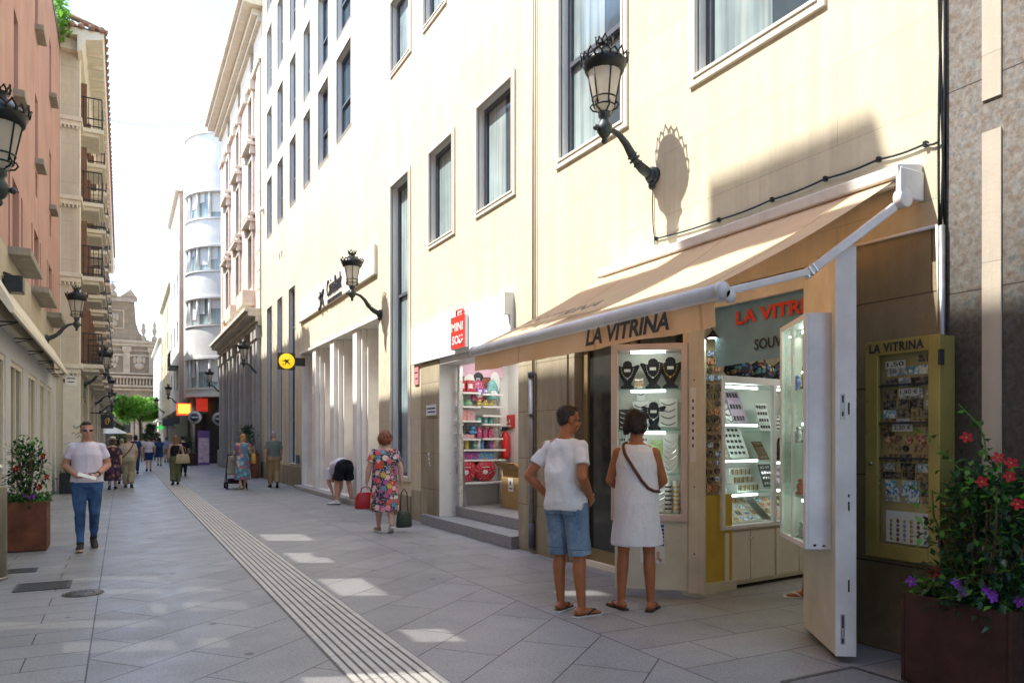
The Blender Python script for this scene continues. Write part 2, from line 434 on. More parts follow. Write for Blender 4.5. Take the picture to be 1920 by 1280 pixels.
# ---------------------------------------------------------------- paving
def paving_mat():
    t = NT('granite_paving'); p = t.pos(); s = t.new('ShaderNodeSeparateXYZ'); t.link(p, s.inputs[0])
    def slabs(rot, bw, rh, off, shift):
        mp = t.new('ShaderNodeMapping'); mp.inputs['Rotation'].default_value = (0, 0, rot); mp.inputs['Location'].default_value = (shift, shift * .37, 0)
        t.link(p, mp.inputs[0]); b = t.new('ShaderNodeTexBrick'); b.offset = off
        b.inputs['Scale'].default_value = 1; b.inputs['Brick Width'].default_value = bw; b.inputs['Row Height'].default_value = rh
        b.inputs['Mortar Size'].default_value = .005; b.inputs['Mortar Smooth'].default_value = .1; b.inputs['Bias'].default_value = 0
        b.inputs['Color1'].default_value = (.350, .346, .338, 1); b.inputs['Color2'].default_value = (.292, .290, .285, 1); b.inputs['Mortar'].default_value = (.06, .058, .055, 1)
        t.link(mp.outputs[0], b.inputs['Vector']); return b
    a = slabs(0, 1.05, .36, .43, .13); b = slabs(math.radians(-41), 1.1, .52, .37, .31); c = slabs(0, .95, .5, .5, .55)
    zl = t.math('LESS_THAN', s.outputs[0], -.2); zr = t.math('GREATER_THAN', s.outputs[0], 3.25)
    colr = t.mix(zr, t.mix(zl, b.outputs[0], a.outputs[0]), c.outputs[0])
    fac = t.mix(zr, t.mix(zl, b.outputs[1], a.outputs[1]), c.outputs[1])
    # dark joint where the bands meet
    for xx in (-.2, 3.25):
        e = t.math('LESS_THAN', t.math('ABSOLUTE', t.math('SUBTRACT', s.outputs[0], xx)), .005)
        colr = t.mix(e, colr, (.05, .045, .045)); 
    sp = t.ramp(t.noise(p, 105, 3, .8), [(.30, .45), (.5, 1.0), (.70, 1.38)])
    colr = t.mix(1.0, colr, sp, 'MULTIPLY')
    colr = t.mix(1.0, colr, t.ramp(t.noise(p, 38, 3, .7), [(.3, .80), (.7, 1.12)]), 'MULTIPLY')
    gv = t.new('ShaderNodeTexVoronoi'); gv.inputs['Scale'].default_value = 1.7; t.link(p, gv.inputs['Vector']); gr_ = t.ramp(gv.outputs['Distance'], [(.04, .75), (.075, .0)])
    colr = t.mix(gr_, colr, (.06, .06, .06))
    colr = t.mix(1.0, colr, t.ramp(t.noise(p, .9, 5, .65), [(.3, .84), (.7, 1.06)]), 'MULTIPLY')
    colr = t.mix(t.ramp(t.noise(p, 5.5, 6, .75), [(.66, 0.0), (.78, .45)]), colr, (.16, .15, .14))
    t.col(colr); t.link(t.ramp(t.noise(p, 2.2, 4), [(.3, .36), (.7, .55)]), t.bsdf.inputs['Roughness'])
    t.bsdf.inputs['Specular IOR Level'].default_value = .5
    t.bump(t.math('SUBTRACT', t.math('MULTIPLY', t.noise(p, 150, 2), .25), fac), .35, .004)
    return t.m
MB().quad((-160, -160, 0), (260, -160, 0), (260, 420, 0), (-160, 420, 0)).build('street_paving', paving_mat())['kind'] = 'structure'
def strip_mat():
    t = NT('tactile_stone'); p = t.pos()
    s = t.new('ShaderNodeSeparateXYZ'); t.link(p, s.inputs[0])
    j = t.math('LESS_THAN', t.math('ABSOLUTE', t.math('SUBTRACT', t.math('FRACT', t.math('MULTIPLY', s.outputs[1], 1 / .6)), .5)), .006)
    c = t.ramp(t.noise(p, 3.5, 5, .7), [(.28, (.54, .51, .45)), (.72, (.70, .67, .60))])
    c = t.mix(t.ramp(t.noise(p, 60, 3), [(.3, .25), (.7, 0.0)]), c, (.25, .22, .18))
    c = t.mix(j, c, (.2, .18, .15)); t.col(c); t.bsdf.inputs['Roughness'].default_value = .6; t.bump(t.noise(p, 120, 2), .2, .003)
    return t.m
mb = MB(); x0, x1 = 1.25, 1.80
mb.box(x0, x1, -3, 118, .0005, .004, 1)
for i in range(9):
    a = x0 + .012 + i * (x1 - x0 - .012) / 9
    mb.box(a, a + .042, -3, 118, .004, .013, 0)
tag(mb.build('tactile_strip', [strip_mat(), PM('strip_groove', (.22, .205, .18), .85, .25, 10)], bevel=.003), kind='structure')
# iron covers and grates in the paving
m_cover = PM('cast_iron_cover', (.12, .115, .11), .45, .25, 12, .3, 60, metal=.6)
m_void = PM('drain_void', (.015, .015, .015), .9, 0)
def grate(label, x0, x1, y0, y1, n, along='Y'):
    r = thing('drain_grate', label, 'drain grate', ((x0+x1)/2, (y0+y1)/2, 0))
    m = MB(); m.box(x0, x1, y0, y0+.03, .004, .012); m.box(x0, x1, y1-.03, y1, .004, .012); m.box(x0, x0+.03, y0+.03, y1-.03, .004, .012); m.box(x1-.03, x1, y0+.03, y1-.03, .004, .012)
    m.build('frame', m_cover, r)
    m = MB(); m.box(x0+.03, x1-.03, y0+.03, y1-.03, .002, .004, 1)
    for i in range(n):
        if along == 'Y':
            a = x0 + .03 + (x1 - x0 - .06) * (i + .2) / n; m.box(a, a + (x1-x0-.06)*.6/n, y0+.03, y1-.03, .004, .010)
        else:
            a = y0 + .03 + (y1 - y0 - .06) * (i + .2) / n; m.box(x0+.03, x1-.03, a, a + (y1-y0-.06)*.6/n, .004, .010)
    m.build('grille', [m_cover, m_void], r)
a = G(22, 1111); b = G(136, 1088)
grate('wide ribbed iron drain grate in the paving in front of the steel bin', a[0], b[0], a[1], b[1], 30)
a = G(430, 1013); b = G(456, 1004)
grate('small square drain grate set into the ribbed tactile strip', a[0]-.02, b[0]+.1, a[1], b[1], 10, 'X')
a = G(18, 1075)
grate('small drain grate beside the foot of the steel bin', a[0]-.05, a[0]+.25, a[1], a[1]+.28, 10)
c = G(156, 1112); r = thing('manhole_cover', 'round iron manhole cover in a square paving slab', 'manhole cover', (c[0], c[1], 0))
m = MB(); m.lathe([(.175, .002), (.18, .007), (.165, .008), (.16, .005)], (c[0], c[1], 0), 40); m.build('ring', m_cover, r)
m = MB(); m.lathe([(.157, .003), (.157, .006), (.02, .0065), (.0, .0065)], (c[0], c[1], 0), 40)
for k in range(14):
    q = 2*pi*k/14; m.ball((c[0]+.1*math.cos(q), c[1]+.1*math.sin(q), .0065), (.02, .02, .003), 8)
m.build('lid', m_cover, r)
c = G(1545, 1268); r = thing('utility_cover', 'square steel inspection cover in the paving near the open display door', 'inspection cover', (c[0], c[1], 0))
m = MB(); m.box(c[0]-.3, c[0]+.3, c[1]-.5, c[1]+.02, .002, .007); m.build('lid', PM('paved_lid', (.2,.2,.2), .6, .2, 30), r)
m = MB()
for d in (0, 1): m.box(c[0]-.33+d*.63, c[0]-.3+d*.63, c[1]-.53, c[1]+.05, .002, .010)
m.box(c[0]-.3, c[0]+.3, c[1]+.02, c[1]+.05, .002, .010); m.build('frame', m_cover, r)
# ---------------------------------------------------------------- walls with openings
def fx(X, sgn=1):      # wall facing the street: u = Y, v = Z, w = depth into the building
    return lambda u, v, w: (X + sgn * w, u, v)
def fy(Y):             # wall facing the camera: u = X, v = Z, w = depth away
    return lambda u, v, w: (u, Y + w, v)
def facade(mb, fn, u0, u1, v0, v1, holes, depth=.25, mi=0, mr=None):
    us = sorted(set([u0, u1] + [round(h[i], 4) for h in holes for i in (0, 1) if u0 < h[i] < u1]))
    vs = sorted(set([v0, v1] + [round(h[i], 4) for h in holes for i in (2, 3) if v0 < h[i] < v1]))
    inh = lambda u, v: any(h[0] < u < h[1] and h[2] < v < h[3] for h in holes)
    for j in range(len(vs) - 1):
        i = 0
        while i < len(us) - 1:
            vc = (vs[j] + vs[j+1]) / 2
            if inh((us[i] + us[i+1]) / 2, vc): i += 1; continue
            k = i
            while k + 1 < len(us) - 1 and not inh((us[k+1] + us[k+2]) / 2, vc): k += 1
            mb.quad(fn(us[i], vs[j], 0), fn(us[k+1], vs[j], 0), fn(us[k+1], vs[j+1], 0), fn(us[i], vs[j+1], 0), mi); i = k + 1
    for h in holes:
        a, b, c, d = h[:4]; dp = h[4] if len(h) > 4 else depth; m = mi if mr is None else mr
        if dp <= 0: continue
        for (p, q) in (((a,c),(a,d)), ((b,c),(b,d)), ((a,d),(b,d)), ((a,c),(b,c))):
            mb.quad(fn(p[0],p[1],0), fn(q[0],q[1],0), fn(q[0],q[1],dp), fn(p[0],p[1],dp), m)
def window(par, fn, u0, u1, v0, v1, w, fw=.06, mull=(), trans=(), fm=None, pm=None, split=None):
    """frame with panes set at depth w"""
    m = MB(); e = .002
    m.fbox(fn, u0+e, u0+fw, v0+e, v1-e, w-.05, w); m.fbox(fn, u1-fw, u1-e, v0+e, v1-e, w-.05, w)
    m.fbox(fn, u0+fw, u1-fw, v0+e, v0+fw, w-.05, w); m.fbox(fn, u0+fw, u1-fw, v1-fw, v1-e, w-.05, w)
    for q in mull: m.fbox(fn, q-fw*.4, q+fw*.4, v0+fw, v1-fw, w-.045, w-.002)
    for q in trans: m.fbox(fn, u0+fw, u1-fw, q-fw*.4, q+fw*.4, w-.065, w-.004)
    f = m.build('window', fm or m_dark, par)
    m = MB()
    m.quad(fn(u0, v0, w-.01), fn(u1, v0, w-.01), fn(u1, v1, w-.01), fn(u0, v1, w-.01), 0)
    if split:
        a, b = split; m.quad(fn(a, v0+fw, w-.013), fn(b, v0+fw, w-.013), fn(b, v1-fw, w-.013), fn(a, v1-fw, w-.013), 1)
    m.build('pane', [pm or m_pane, m_pane2], f)
    return f
def surround(mb, fn, u0, u1, v0, v1, t=.09, p=.03, mi=0):
    mb.fbox(fn, u0-t, u0, v0-t, v1+t, -p, .02, mi); mb.fbox(fn, u1, u1+t, v0-t, v1+t, -p, .02, mi)
    mb.fbox(fn, u0, u1, v1, v1+t, -p, .02, mi); mb.fbox(fn, u0, u1, v0-t, v0, -p, .02, mi)
    # inner step
    q = t * .35
    mb.fbox(fn, u0-q, u0, v0-q, v1+q, -p-.012, -p, mi); mb.fbox(fn, u1, u1+q, v0-q, v1+q, -p-.012, -p, mi)
    mb.fbox(fn, u0, u1, v1, v1+q, -p-.012, -p, mi); mb.fbox(fn, u0, u1, v0-q, v0, -p-.012, -p, mi)
def YY(px, X=WX): return W(px, 822, X)[0]
def ZZ(px, py, X=WX): return W(px, py, X)[1]
# ================================================================ CREAM BUILDING (shops on the ground floor)
F = fx(WX)
B = thing('cream_building', 'long cream rendered building with tall slit windows and shops along its ground floor', 'building', (WX, 3.05, 0))
Y0, Y1, HT = 3.05, 30.2, 21.0
holes = []; wins = []
def win(pl, pr, ptl, pbl, depth=.17, sur=True, **kw):
    """pl/pr pixel columns of far/near jamb, ptl/pbl top/bottom rows at the far jamb"""
    ya, yb = YY(pr), YY(pl); z1 = ZZ(pl, ptl) if ptl is not None else kw.pop('z1'); z0 = ZZ(pl, pbl)
    holes.append((ya, yb, z0, z1, depth)); wins.append((ya, yb, z0, z1, depth, sur, kw))
win(1308, 1530, None, 140, z1=8.3, big=1)
win(1052, 1168, None, 300, z1=7.9, big=1)
win(897, 962, 205, 398); win(807, 850, 290, 458)
win(735, 769, None, 138, z1=10.2); win(797, 834, None, 52, z1=10.2)
# pairs of slits
ss = [(501.5, 510.5), (521, 531.5), (544, 555.5), (570, 582.5), (597.5, 616.5), (632, 659)]
zb = ZZ(632, 268); rows = [(zb, zb + 2.05), (zb + 2.55, zb + 4.6), (zb + 5.3, zb + 7.6), (zb + 8.3, zb + 10.3)]
for a, b in ss:
    for z0, z1 in rows:
        if z1 < HT - .4:
            holes.append((YY(b), YY(a), z0, z1, .19)); wins.append((YY(b), YY(a), z0, z1, .19, False, {'tr': 1}))
# tall shop window and bank slits, ground floor
win(735, 768, 352, 890, depth=.2, shop=1)
for a, b in ((501.5, 510.5), (521, 530), (542.5, 554)):
    holes.append((YY(b), YY(a), .72, 6.3, .18)); wins.append((YY(b), YY(a), .72, 6.3, .18, False, {'tr': 3}))
PY0, PY1 = YY(711), YY(566)          # bank portico
PZ = 4.02
holes.append((PY0, PY1, 0.12, PZ, .75))
MY0, MY1, MZ = YY(972), YY(828), 2.86  # gift shop entrance
holes.append((MY0, YY(824), .0, MZ, .42))
VY0, VY1, VZ = 4.05, 7.75, 2.86        # souvenir shop opening
holes.append((VY0, VY1, 0.0, VZ, .0))
holes.append((YY(529.5), YY(527), ZZ(527, 485), ZZ(527, 471), .2)); holes.append((YY(525), YY(522.5), ZZ(522.5, 489), ZZ(522.5, 476), .2))
mb = MB(); facade(mb, F, Y0, Y1, 0, HT, holes, mr=1)
wall = mb.build('wall', [m_cream, m_reveal], B, fixn=False)
mb = MB()
for ya, yb, z0, z1, dp, sur, kw in wins:
    if sur: surround(mb, F, ya, yb, z0, z1, .10 if kw.get('big') else .085, .028)
    else: surround(mb, F, ya, yb, z0, z1, .05, .012)
for a, b in ss:   # pale panels between the stacked slits
    for (za, zc), (zd, ze) in zip(rows[:-1], rows[1:]): mb.fbox(F, YY(b)+.03, YY(a)-.03, zc+.055, zd-.055, -.008, .1)
build_each(mb, 'window_surround', m_trim, B, bevel=.006)
for ya, yb, z0, z1, dp, sur, kw in wins:
    tr = []; fw = .07 if (yb - ya) > .8 else .055; split = None; mull = ()
    if kw.get('tr'): tr = [z0 + (z1 - z0) * .42] if kw['tr'] == 1 else [z0 + (z1 - z0) * q for q in (.25, .55, .78)]
    if kw.get('big'): tr = [z0 + 1.15]; split = (ya + (yb - ya) * .42, yb - fw)
    if sur and not kw: split = (ya + (yb - ya) * .42, yb - .1)
    if kw.get('shop'): tr = [z0 + (z1 - z0) * .62]; split = (ya + (yb - ya) * .35, yb - fw * 1.5)
    window(B, F, ya, yb, z0, z1, dp - .02, fw, mull, tr, split=split)
# roof, back, ends
mb = MB(); mb.box(WX + .0, WX + 14, Y0, Y1, HT, HT + .3); mb.box(WX - .35, WX, Y0, Y1, HT - .02, HT + .35)
mb.build('roof', m_trim, B)
mb = MB(); mb.quad((WX + 14, Y0, 0), (WX + 14, Y1, 0), (WX + 14, Y1, HT), (WX + 14, Y0, HT))
mb.quad((WX + .8, Y0 + .02, 0), (WX + 14, Y0 + .02, 0), (WX + 14, Y0 + .02, HT), (WX + .8, Y0 + .02, HT)); mb.quad((WX, Y1, 0), (WX + 14, Y1, 0), (WX + 14, Y1, HT), (WX, Y1, HT))
mb.quad((WX + .02, Y0, 0), (WX + .02, Y1, 0), (WX + .02, Y1, -.2), (WX + .02, Y0, -.2))
mb.build('rear_wall', m_cream, B)
# darker, weathered base panels below the awning and between the shops (proud ashlar); the right-hand one also coloured for awning light
mb = MB()
mq = MB(); mq.fbox(F, Y0, VY0 - .002, 0, VZ + .05, -.006, .25); mq.build('base_course', m_stain_glow, B)
mb.fbox(F, VY1 + .002, MY0 - .30, 0, 2.55, -.006, .2)
mb.fbox(F, MY0 - .30, MY0 - .002, 0, MZ, -.002, .35); mb.fbox(F, YY(823.5), YY(790), 0, MZ - .02, -.006, .3)
mb.fbox(F, YY(789.5), YY(772), 0, .55, -.01, .2); mb.fbox(F, YY(771.5), PY0 - .12, 0, .42, -.03, .2)
mb.fbox(F, PY1 + .1, 26.0, 0, .62, -.03, .2); mb.fbox(F, 26.0, Y1, 0, .62, -.02, .2)
build_each(mb, 'base_course', m_stain, B)
# bank portico: pilasters, lintel, recess
mb = MB()
for a, b in ((586.5, 592.5), (619.5, 626.5), (662, 669.5)):
    ya, yb = YY(b), YY(a); mb.fbox(F, ya, yb, .12, PZ, -.01, .5)
    mb.fbox(F, ya - .1, ya, .12, PZ, .09, .5); mb.fbox(F, yb, yb + .1, .12, PZ, .09, .5); mb.fbox(F, ya - .2, ya - .1, .12, PZ, .2, .5); mb.fbox(F, yb + .1, yb + .2, .12, PZ, .2, .5)
for y, s in ((PY0, 1), (PY1, -1)):
    for k in range(3):
        q = sorted((y + s * .1 * k, y + s * .1 * (k + 1))); mb.fbox(F, q[0], q[1], .12, PZ, .02 + .11 * k, .6)
mb.fbox(F, PY0 - .06, PY1 + .06, PZ, PZ + .07, -.06, .0)
build_each(mb, 'pilaster', m_pilaster, B, bevel=.008)
mb = MB(); mb.fbox(F, PY0, PY1, .0, PZ + .1, .62, .7); mb.build('portico_wall', PM('portico_stone', (.66, .61, .52), .7, .12, 2, .1), B)
mb = MB(); mb.fbox(F, PY0 - .1, PY1 + .1, 0, .11, -.22, .8); mb.build('plinth_step', PM('step_stone', (.36,.34,.31), .6, .15, 8, .1), B, bevel=.01)
# bank name board with raised letters
ya, yb = YY(707.5), YY(564); za, zb_ = ZZ(564, 606), ZZ(564, 567)
mb = MB(); mb.fbox(F, ya, yb, za, zb_, -.07, .0); sb = mb.build('name_board', m_trim, B, bevel=.006)
R_, U_ = (0, -1, 0), (0, 0, 1)
def star(mb, c, r, R, U, ex, mi=0):
    """five uneven brush spikes and a dot; r = disc radius"""
    R = Vector(R); U = Vector(U); N = R.cross(U); c = Vector(c)
    for a, b in ((-.32, .26), (.38, .26), (-.62, .02), (-.27, -.54), (.50, -.54)):
        t = Vector((a, b)); n = Vector((-b, a)).normalized() * .105; P = [(-t.x*.12 + n.x, -t.y*.12 + n.y), (t.x*.55 + n.x*.75, t.y*.55 + n.y*.75), (t.x, t.y), (t.x*.55 - n.x*.75, t.y*.55 - n.y*.75), (-t.x*.12 - n.x, -t.y*.12 - n.y)]
        Q = [c + (R*x + U*y) * r for x, y in P]; k = len(Q); mb.add(Q + [q + N*ex for q in Q], [tuple(range(k)), tuple(range(k, 2*k))] + [(i, (i+1) % k, k + (i+1) % k, k + i) for i in range(k)], mi)
    d = c + (R*-.44 + U*-.46) * r; mb.tube([d, d + N*ex], .085 * r, 10, mi)
mb = MB(); ys, zs = W(604, 556, WX - .07)
star(mb, (WX - .075, ys, zs), .62, R_, U_, .03)
y2, z2 = W(614, 543, WX - .07); y3, z3 = W(641, 527, WX - .07)
mb.text('CaixaBank', (WX - .075, (y2+y3)/2, zs + .10), R_, U_, abs(y2-y3)*1.02, .42, .02, .0)
y_ = sorted((y2, y3)); n_b = 11
for k in range(n_b):
    a = y_[0] + (y_[1]-y_[0])*k/n_b; mb.box(WX-.09, WX-.072, a, a + (y_[1]-y_[0])*.55/n_b, zs-.30, zs-.20)
mb.build('lettering', m_graphite, sb)
# projecting yellow bank sign
yc, zc = 20.85, 0
p = D(537, 677, 22.4); s = thing('bank_sign', 'yellow round bank sign with a dark star on a square black box bracket', 'sign', (WX, 22.4, p[1]))
mb = MB(); x = p[0]; z = p[1]; hw = .245
mb.box(x-hw, x+hw, 22.36, 22.5, z-hw, z+hw); mb.build('sign_box', m_graphite, s, bevel=.01)
mb = MB(); mb.lathe([(.225, 0), (.225, .02), (0, .02)], n=36, M=Matrix.Translation((x, 22.36, z)) @ Matrix.Rotation(pi/2, 4, 'X')); mb.build('disc', PM('bank_yellow', (.85, .55, .02), .4, .03, emis=.25), s)
mb = MB(); star(mb, (x, 22.338, z), .225, (1,0,0), (0,0,1), .008); mb.build('star_emblem', m_graphite, s)
mb = MB(); mb.box(x+hw, WX, 22.4, 22.46, z-.12, z+.12); build_each(mb, 'bracket', m_graphite, s)
# white fascia and hanging bag sign of the gift shop
FY0, FY1 = YY(964), YY(776); FZ0 = MZ; FZ1 = ZZ(964, 548)
mb = MB(); mb.fbox(F, FY0, FY1, FZ0, FZ1, -.06, .0); mb.fbox(F, FY0, FY0 + .07, FZ0 + .35, FZ1, -.15, -.06); fa = mb.build('shop_fascia', m_white, B, bevel=.004)
mb = MB(); mb.fbox(F, FY0 + .02, YY(793), MZ - .10, MZ - .002, .0, .4); mb.build('entrance_soffit', PM('soffit_white', (.62,.62,.6), .5, .05), B)
ya, yb = YY(872, WX-.12), YY(846, WX-.12); z0, z1 = ZZ(846, 657, WX-.12), ZZ(846, 596, WX-.12)
s = thing('gift_shop_sign', 'red shopping bag shaped shop sign with white letters on the white fascia', 'sign', (WX - .06, (ya+yb)/2, z0))
mb = MB(); mb.fbox(F, ya, yb, z0, z1, -.12, -.06); mb.build('sign_panel', m_white, s, bevel=.012)
mb = MB(); mb.fbox(F, ya+.01, yb-.01, z0+.01, z1-.01, -.132, -.12); mb.build('sign_face', PM('sign_red', (.80, .03, .02), .35, .02, emis=.15), s)
yc = (ya+yb)/2; h = z1 - z0; w = yb - ya
mb = MB(); mb.tube([(WX-.09, yc-w*.24, z1), (WX-.09, yc-w*.22, z1+.09), (WX-.09, yc+w*.22, z1+.09), (WX-.09, yc+w*.24, z1)], .018, 8); mb.build('bag_handle', m_red, s)
mb = MB(); mb.text('MINI', (WX-.133, yc, z0+h*.66), R_, U_, w*.80, h*.25, .004, .008); mb.text('SO', (WX-.133, yc+w*.13, z0+h*.27), R_, U_, w*.46, h*.25, .004, .008)
arc = [(WX-.136, yc - w*.27 - math.cos(a)*w*.12, z0+h*.26+math.sin(a)*h*.12) for a in [pi + pi*k/10 for k in range(11)]]
mb.tube(arc, .018, 6)
for d in (-1, 1): mb.ball((WX-.136, yc - w*.27 + d*w*.08, z0+h*.36), (.004, .02, .02), 8)
mb.build('lettering', m_white, s)
# entrance steps
m_step = PM('step_granite', (.25, .25, .25), .6, .18, 20, .2, 90)
mb = MB(); mb.fbox(F, MY0 - .02, YY(790.5, WX-.1), .0, .17, -.12, .34); mb.fbox(F, MY0, YY(823.5), .0, .335, .33, 2.6)
mb.fbox(F, MY0 - .02, YY(823.5), .17, .335, .30, .34)
mb.build('entrance_step', m_step, B, bevel=.006)
# gift shop vestibule
mb = MB(); SYW = 12.12
mb.quad((WX+.42, SYW, .3), (WX+2.6, SYW, .3), (WX+2.6, SYW, 3.2), (WX+.42, SYW, 3.2)); mb.quad((6.25, MY0-.6, .3), (6.25, SYW, .3), (6.25, SYW, 3.2), (6.25, MY0-.6, 3.2))
mb.quad((WX+.42, MY0-.2, .3), (WX+2.6, MY0-.2, .3), (WX+2.6, MY0-.2, 3.2), (WX+.42, MY0-.2, 3.2)); mb.quad((WX+.3, MY0-.6, 3.0), (7.2, MY0-.6, 3.0), (7.2, SYW+.1, 3.0), (WX+.3, SYW+.1, 3.0))
mb.quad((WX+.42, MY1-.1, .3), (WX+.42, SYW+.05, .3), (WX+.42, SYW+.05, 3.2), (WX+.42, MY1+.25, 3.2))
mb.build('vestibule_wall', m_white, B)
mb = MB(); mb.box(5.35, 6.0, 9.6, 11.6, 2.96, 2.985); mb.build('ceiling_light', m_glow, B)
mb = MB(); mb.box(6.0, 7.2, 4.5, 5.1, VZ - .04, VZ - .01); mb.build('ceiling_light', m_glow, B)
mb = MB(); mb.fbox(F, YY(831), YY(827), .34, MZ-.1, .30, .36); mb.fbox(F, YY(823), YY(823)-.02, .34, MZ-.1, .12, .2); mb.build('door_frame', m_alu, B)
mb = MB(); mb.tube([(WX-.05, YY(815), 1.02), (WX-.09, YY(815), 1.04), (WX-.09, YY(812.5), 1.24), (WX-.05, YY(812.5), 1.26)], .012, 8); mb.build('door_handle', m_alu, B)
# souvenir shop interior shell
mb = MB()
mb.quad((WX + .4, 6.04, 0), (8.2, 6.4, 0), (8.2, 6.4, 2.9), (WX + .4, 6.04, 2.9), 0)
mb.quad((8.2, 3.6, 0), (8.2, 5.9, 0), (8.2, 5.9, 2.9), (8.2, 3.6, 2.9), 0); mb.quad((WX+.25, 3.95, 0), (8.2, 3.7, 0), (8.2, 3.7, 2.9), (WX+.25, 3.95, 2.9), 0)
mb.quad((WX+.05, 3.5, VZ), (8.3, 3.5, VZ), (8.3, 7.5, VZ), (WX+.05, 7.5, VZ), 0)
mb.quad((WX, VY0, 0), (WX+.3, VY0-.1, 0), (WX+.3, VY0-.1, VZ), (WX, VY0, VZ), 0)
mb.build('shop_wall', PM('shop_inside', (.50, .44, .30), .7, .1), B)
# side doorway left of the display: stone jamb, dark glass door
mb = MB(); mb.box(WX+.02, WX+.45, 7.62, VY1+.05, 0, VZ); mb.box(WX+.06, WX+.3, 5.62, 7.62, 2.62, VZ)
mb.build('door_jamb', m_stain, B)
mb = MB(); mb.box(WX+.16, WX+.20, 5.64, 7.60, 0.06, 2.62, 1)
for y in (5.63, 6.55, 7.50): mb.box(WX+.13, WX+.22, y, y+.10, .06, 2.62, 0)
mb.box(WX+.14, WX+.21, 5.73, 6.55, .06, .2, 0); mb.box(WX+.14, WX+.21, 6.65, 7.5, .06, .2, 0); mb.box(WX+.08, WX+.26, 5.62, 7.62, 0, .06, 2)
mb.build('glazed_door', [PM('bronze_frame', (.20,.15,.07), .4, .1), m_dkglass, m_trim], B)
# wall boards, plaques
def plaque(label, px0, px1, py0, py1, X, c, name='wall_plaque', rows_=0):
    y0, z1 = W(px1, py0, X); y1, z0 = W(px0, py1, X)
    s = thing(name, label, 'plaque', (X, (y0+y1)/2, z0)); m = MB(); m.box(X-.02, X, y0, y1, z0, z1); m.build('plate', PM('plate_'+name, c, .5, .04), s)
    m = MB()
    for k in range(rows_):
        zz = z1 - (z1-z0)*(k+1)/(rows_+1); m.box(X-.023, X-.02, y0+.03, y1-.03-.05*(k%2), zz-.012, zz+.012)
    if rows_: m.build('print', PM('print_'+name, (.03,.04,.12), .5, 0), s)
    return s
plaque('small white accessibility notice with a blue square on the stone jamb of the gift shop', 801, 819, 758, 779, WX-.008, (.75,.76,.78), 'notice', 2)
plaque('faded red and white alarm notice on the wall left of the gift shop entrance', 778, 786, 686, 722, WX-.005, (.70,.25,.25), 'alarm_notice', 2)
plaque('small dark blue plate low on the corner of the bank portico', 556, 561, 853, 868, WX-.035, (.06,.08,.14), 'number_plate')
s = thing('fire_extinguisher', 'red fire extinguisher hanging on the white vestibule wall under a red sign', 'extinguisher', (6.2, 11.0, 1.0))
def inside(px, py, X=6.25): return W(px, py, X)
y, z = inside(957, 835); m = MB(); m.lathe([(.0, -.24), (.075, -.24), (.08, -.2), (.08, .16), (.05, .23), (.025, .25), (.025, .3), (0, .3)], (6.15, y, z), 20); m.build('cylinder', m_red, s)
m = MB(); m.tube([(6.15, y, z+.28), (6.09, y+.1, z+.27), (6.08, y+.13, z+.1), (6.08, y+.13, z-.1)], .012, 8); m.box(6.1, 6.18, y-.05, y+.05, z+.28, z+.34); m.build('hose', m_black, s)
y0, z1 = inside(966, 777); y1, z0 = inside(947, 803); s = thing('extinguisher_sign', 'red fire extinguisher sign above the extinguisher', 'sign', (6.24, (y0+y1)/2, z0))
m = MB(); m.box(6.225, 6.245, y0, y1, z0, z1); m.build('plate', m_red, s)
m = MB(); ym = (y0+y1)/2; m.box(6.220, 6.225, ym-.05, ym-.01, z0+.1, z1-.08); m.box(6.220, 6.225, ym+.03, ym+.08, z0+.1, z1-.12); m.box(6.220, 6.225, ym-.08, ym+.08, z0+.03, z0+.06); m.build('pictogram', m_white, s)
# cardboard box
s = thing('cardboard_box', 'tall open brown cardboard box standing on the gift shop floor', 'box', (5.75, 10.4, .335)); m_cb = PM('cardboard', (.40, .26, .11), .8, .1, 4)
ya, yb = YY(973, 5.75), YY(941, 5.75); m = MB(); m.box(5.75, 6.2, ya-.1, yb, .336, .98); m.build('carton', m_cb, s)
m = MB(); m.add([(5.75, ya-.1, .98), (5.75, yb, .98), (5.6, yb+.02, 1.10), (5.6, ya-.1, 1.10)], [(0,1,2,3)]); m.add([(5.75, yb, .98), (6.2, yb, .98), (6.2, yb+.2, 1.08), (5.75, yb+.2, 1.08)], [(0,1,2,3)]); m.build('flap', m_cb, s)
m = MB(); ym = YY(958, 5.75); m.box(5.742, 5.75, ym-.09, ym+.09, .62, .84); m.build('shipping_label', m_white, s)
m = MB(); m.box(5.738, 5.742, ym-.02, ym+.02, .73, .79); m.box(5.738, 5.742, ym-.06, ym+.06, .66, .68); m.build('mark', m_graphite, s)
# ---- gift shop shelves (wall facing the camera at Y = SYW) and goods
def S_(px, py, dy=.0): return D(px, py, SYW - dy)
sh = thing('shelf_unit', 'white wall shelving filled with toys and gifts inside the gift shop', 'shelves', (5.5, SYW, .335))
m = MB(); xa, xb = D(843, 800, SYW)[0], D(935, 800, SYW)[0]; xl = 5.24; xm = D(891, 800, SYW)[0]
shelf_z = {}
def shelf(x0, x1, py, pxm, dep=.28):
    z = D(pxm, py, SYW - .2)[1]; m.box(x0, x1, SYW-dep, SYW-.005, z-.03, z); return z
Z_bot = shelf(xl, xb, 903, 880, .36); Z_a = shelf(xa, xb, 861, 890); Z_b = shelf(xa, xb, 842, 890)
Zl = [shelf(xa, xm-.02, q, 870) for q in (735, 761, 788, 822)]; Zr = [shelf(xm+.02, xb-.05, q, 907) for q in (738, 761, 778, 794, 821)]
Zf = [shelf(xl, xa-.02, q, 838) for q in (768, 794, 812, 835, 852, 868)]
build_each(m, 'shelf', m_white, sh); m = MB()
for x in (xa-.01, xb): m.box(x-.012, x+.012, SYW-.05, SYW-.004, .34, 2.6)
build_each(m, 'upright', m_alu, sh)
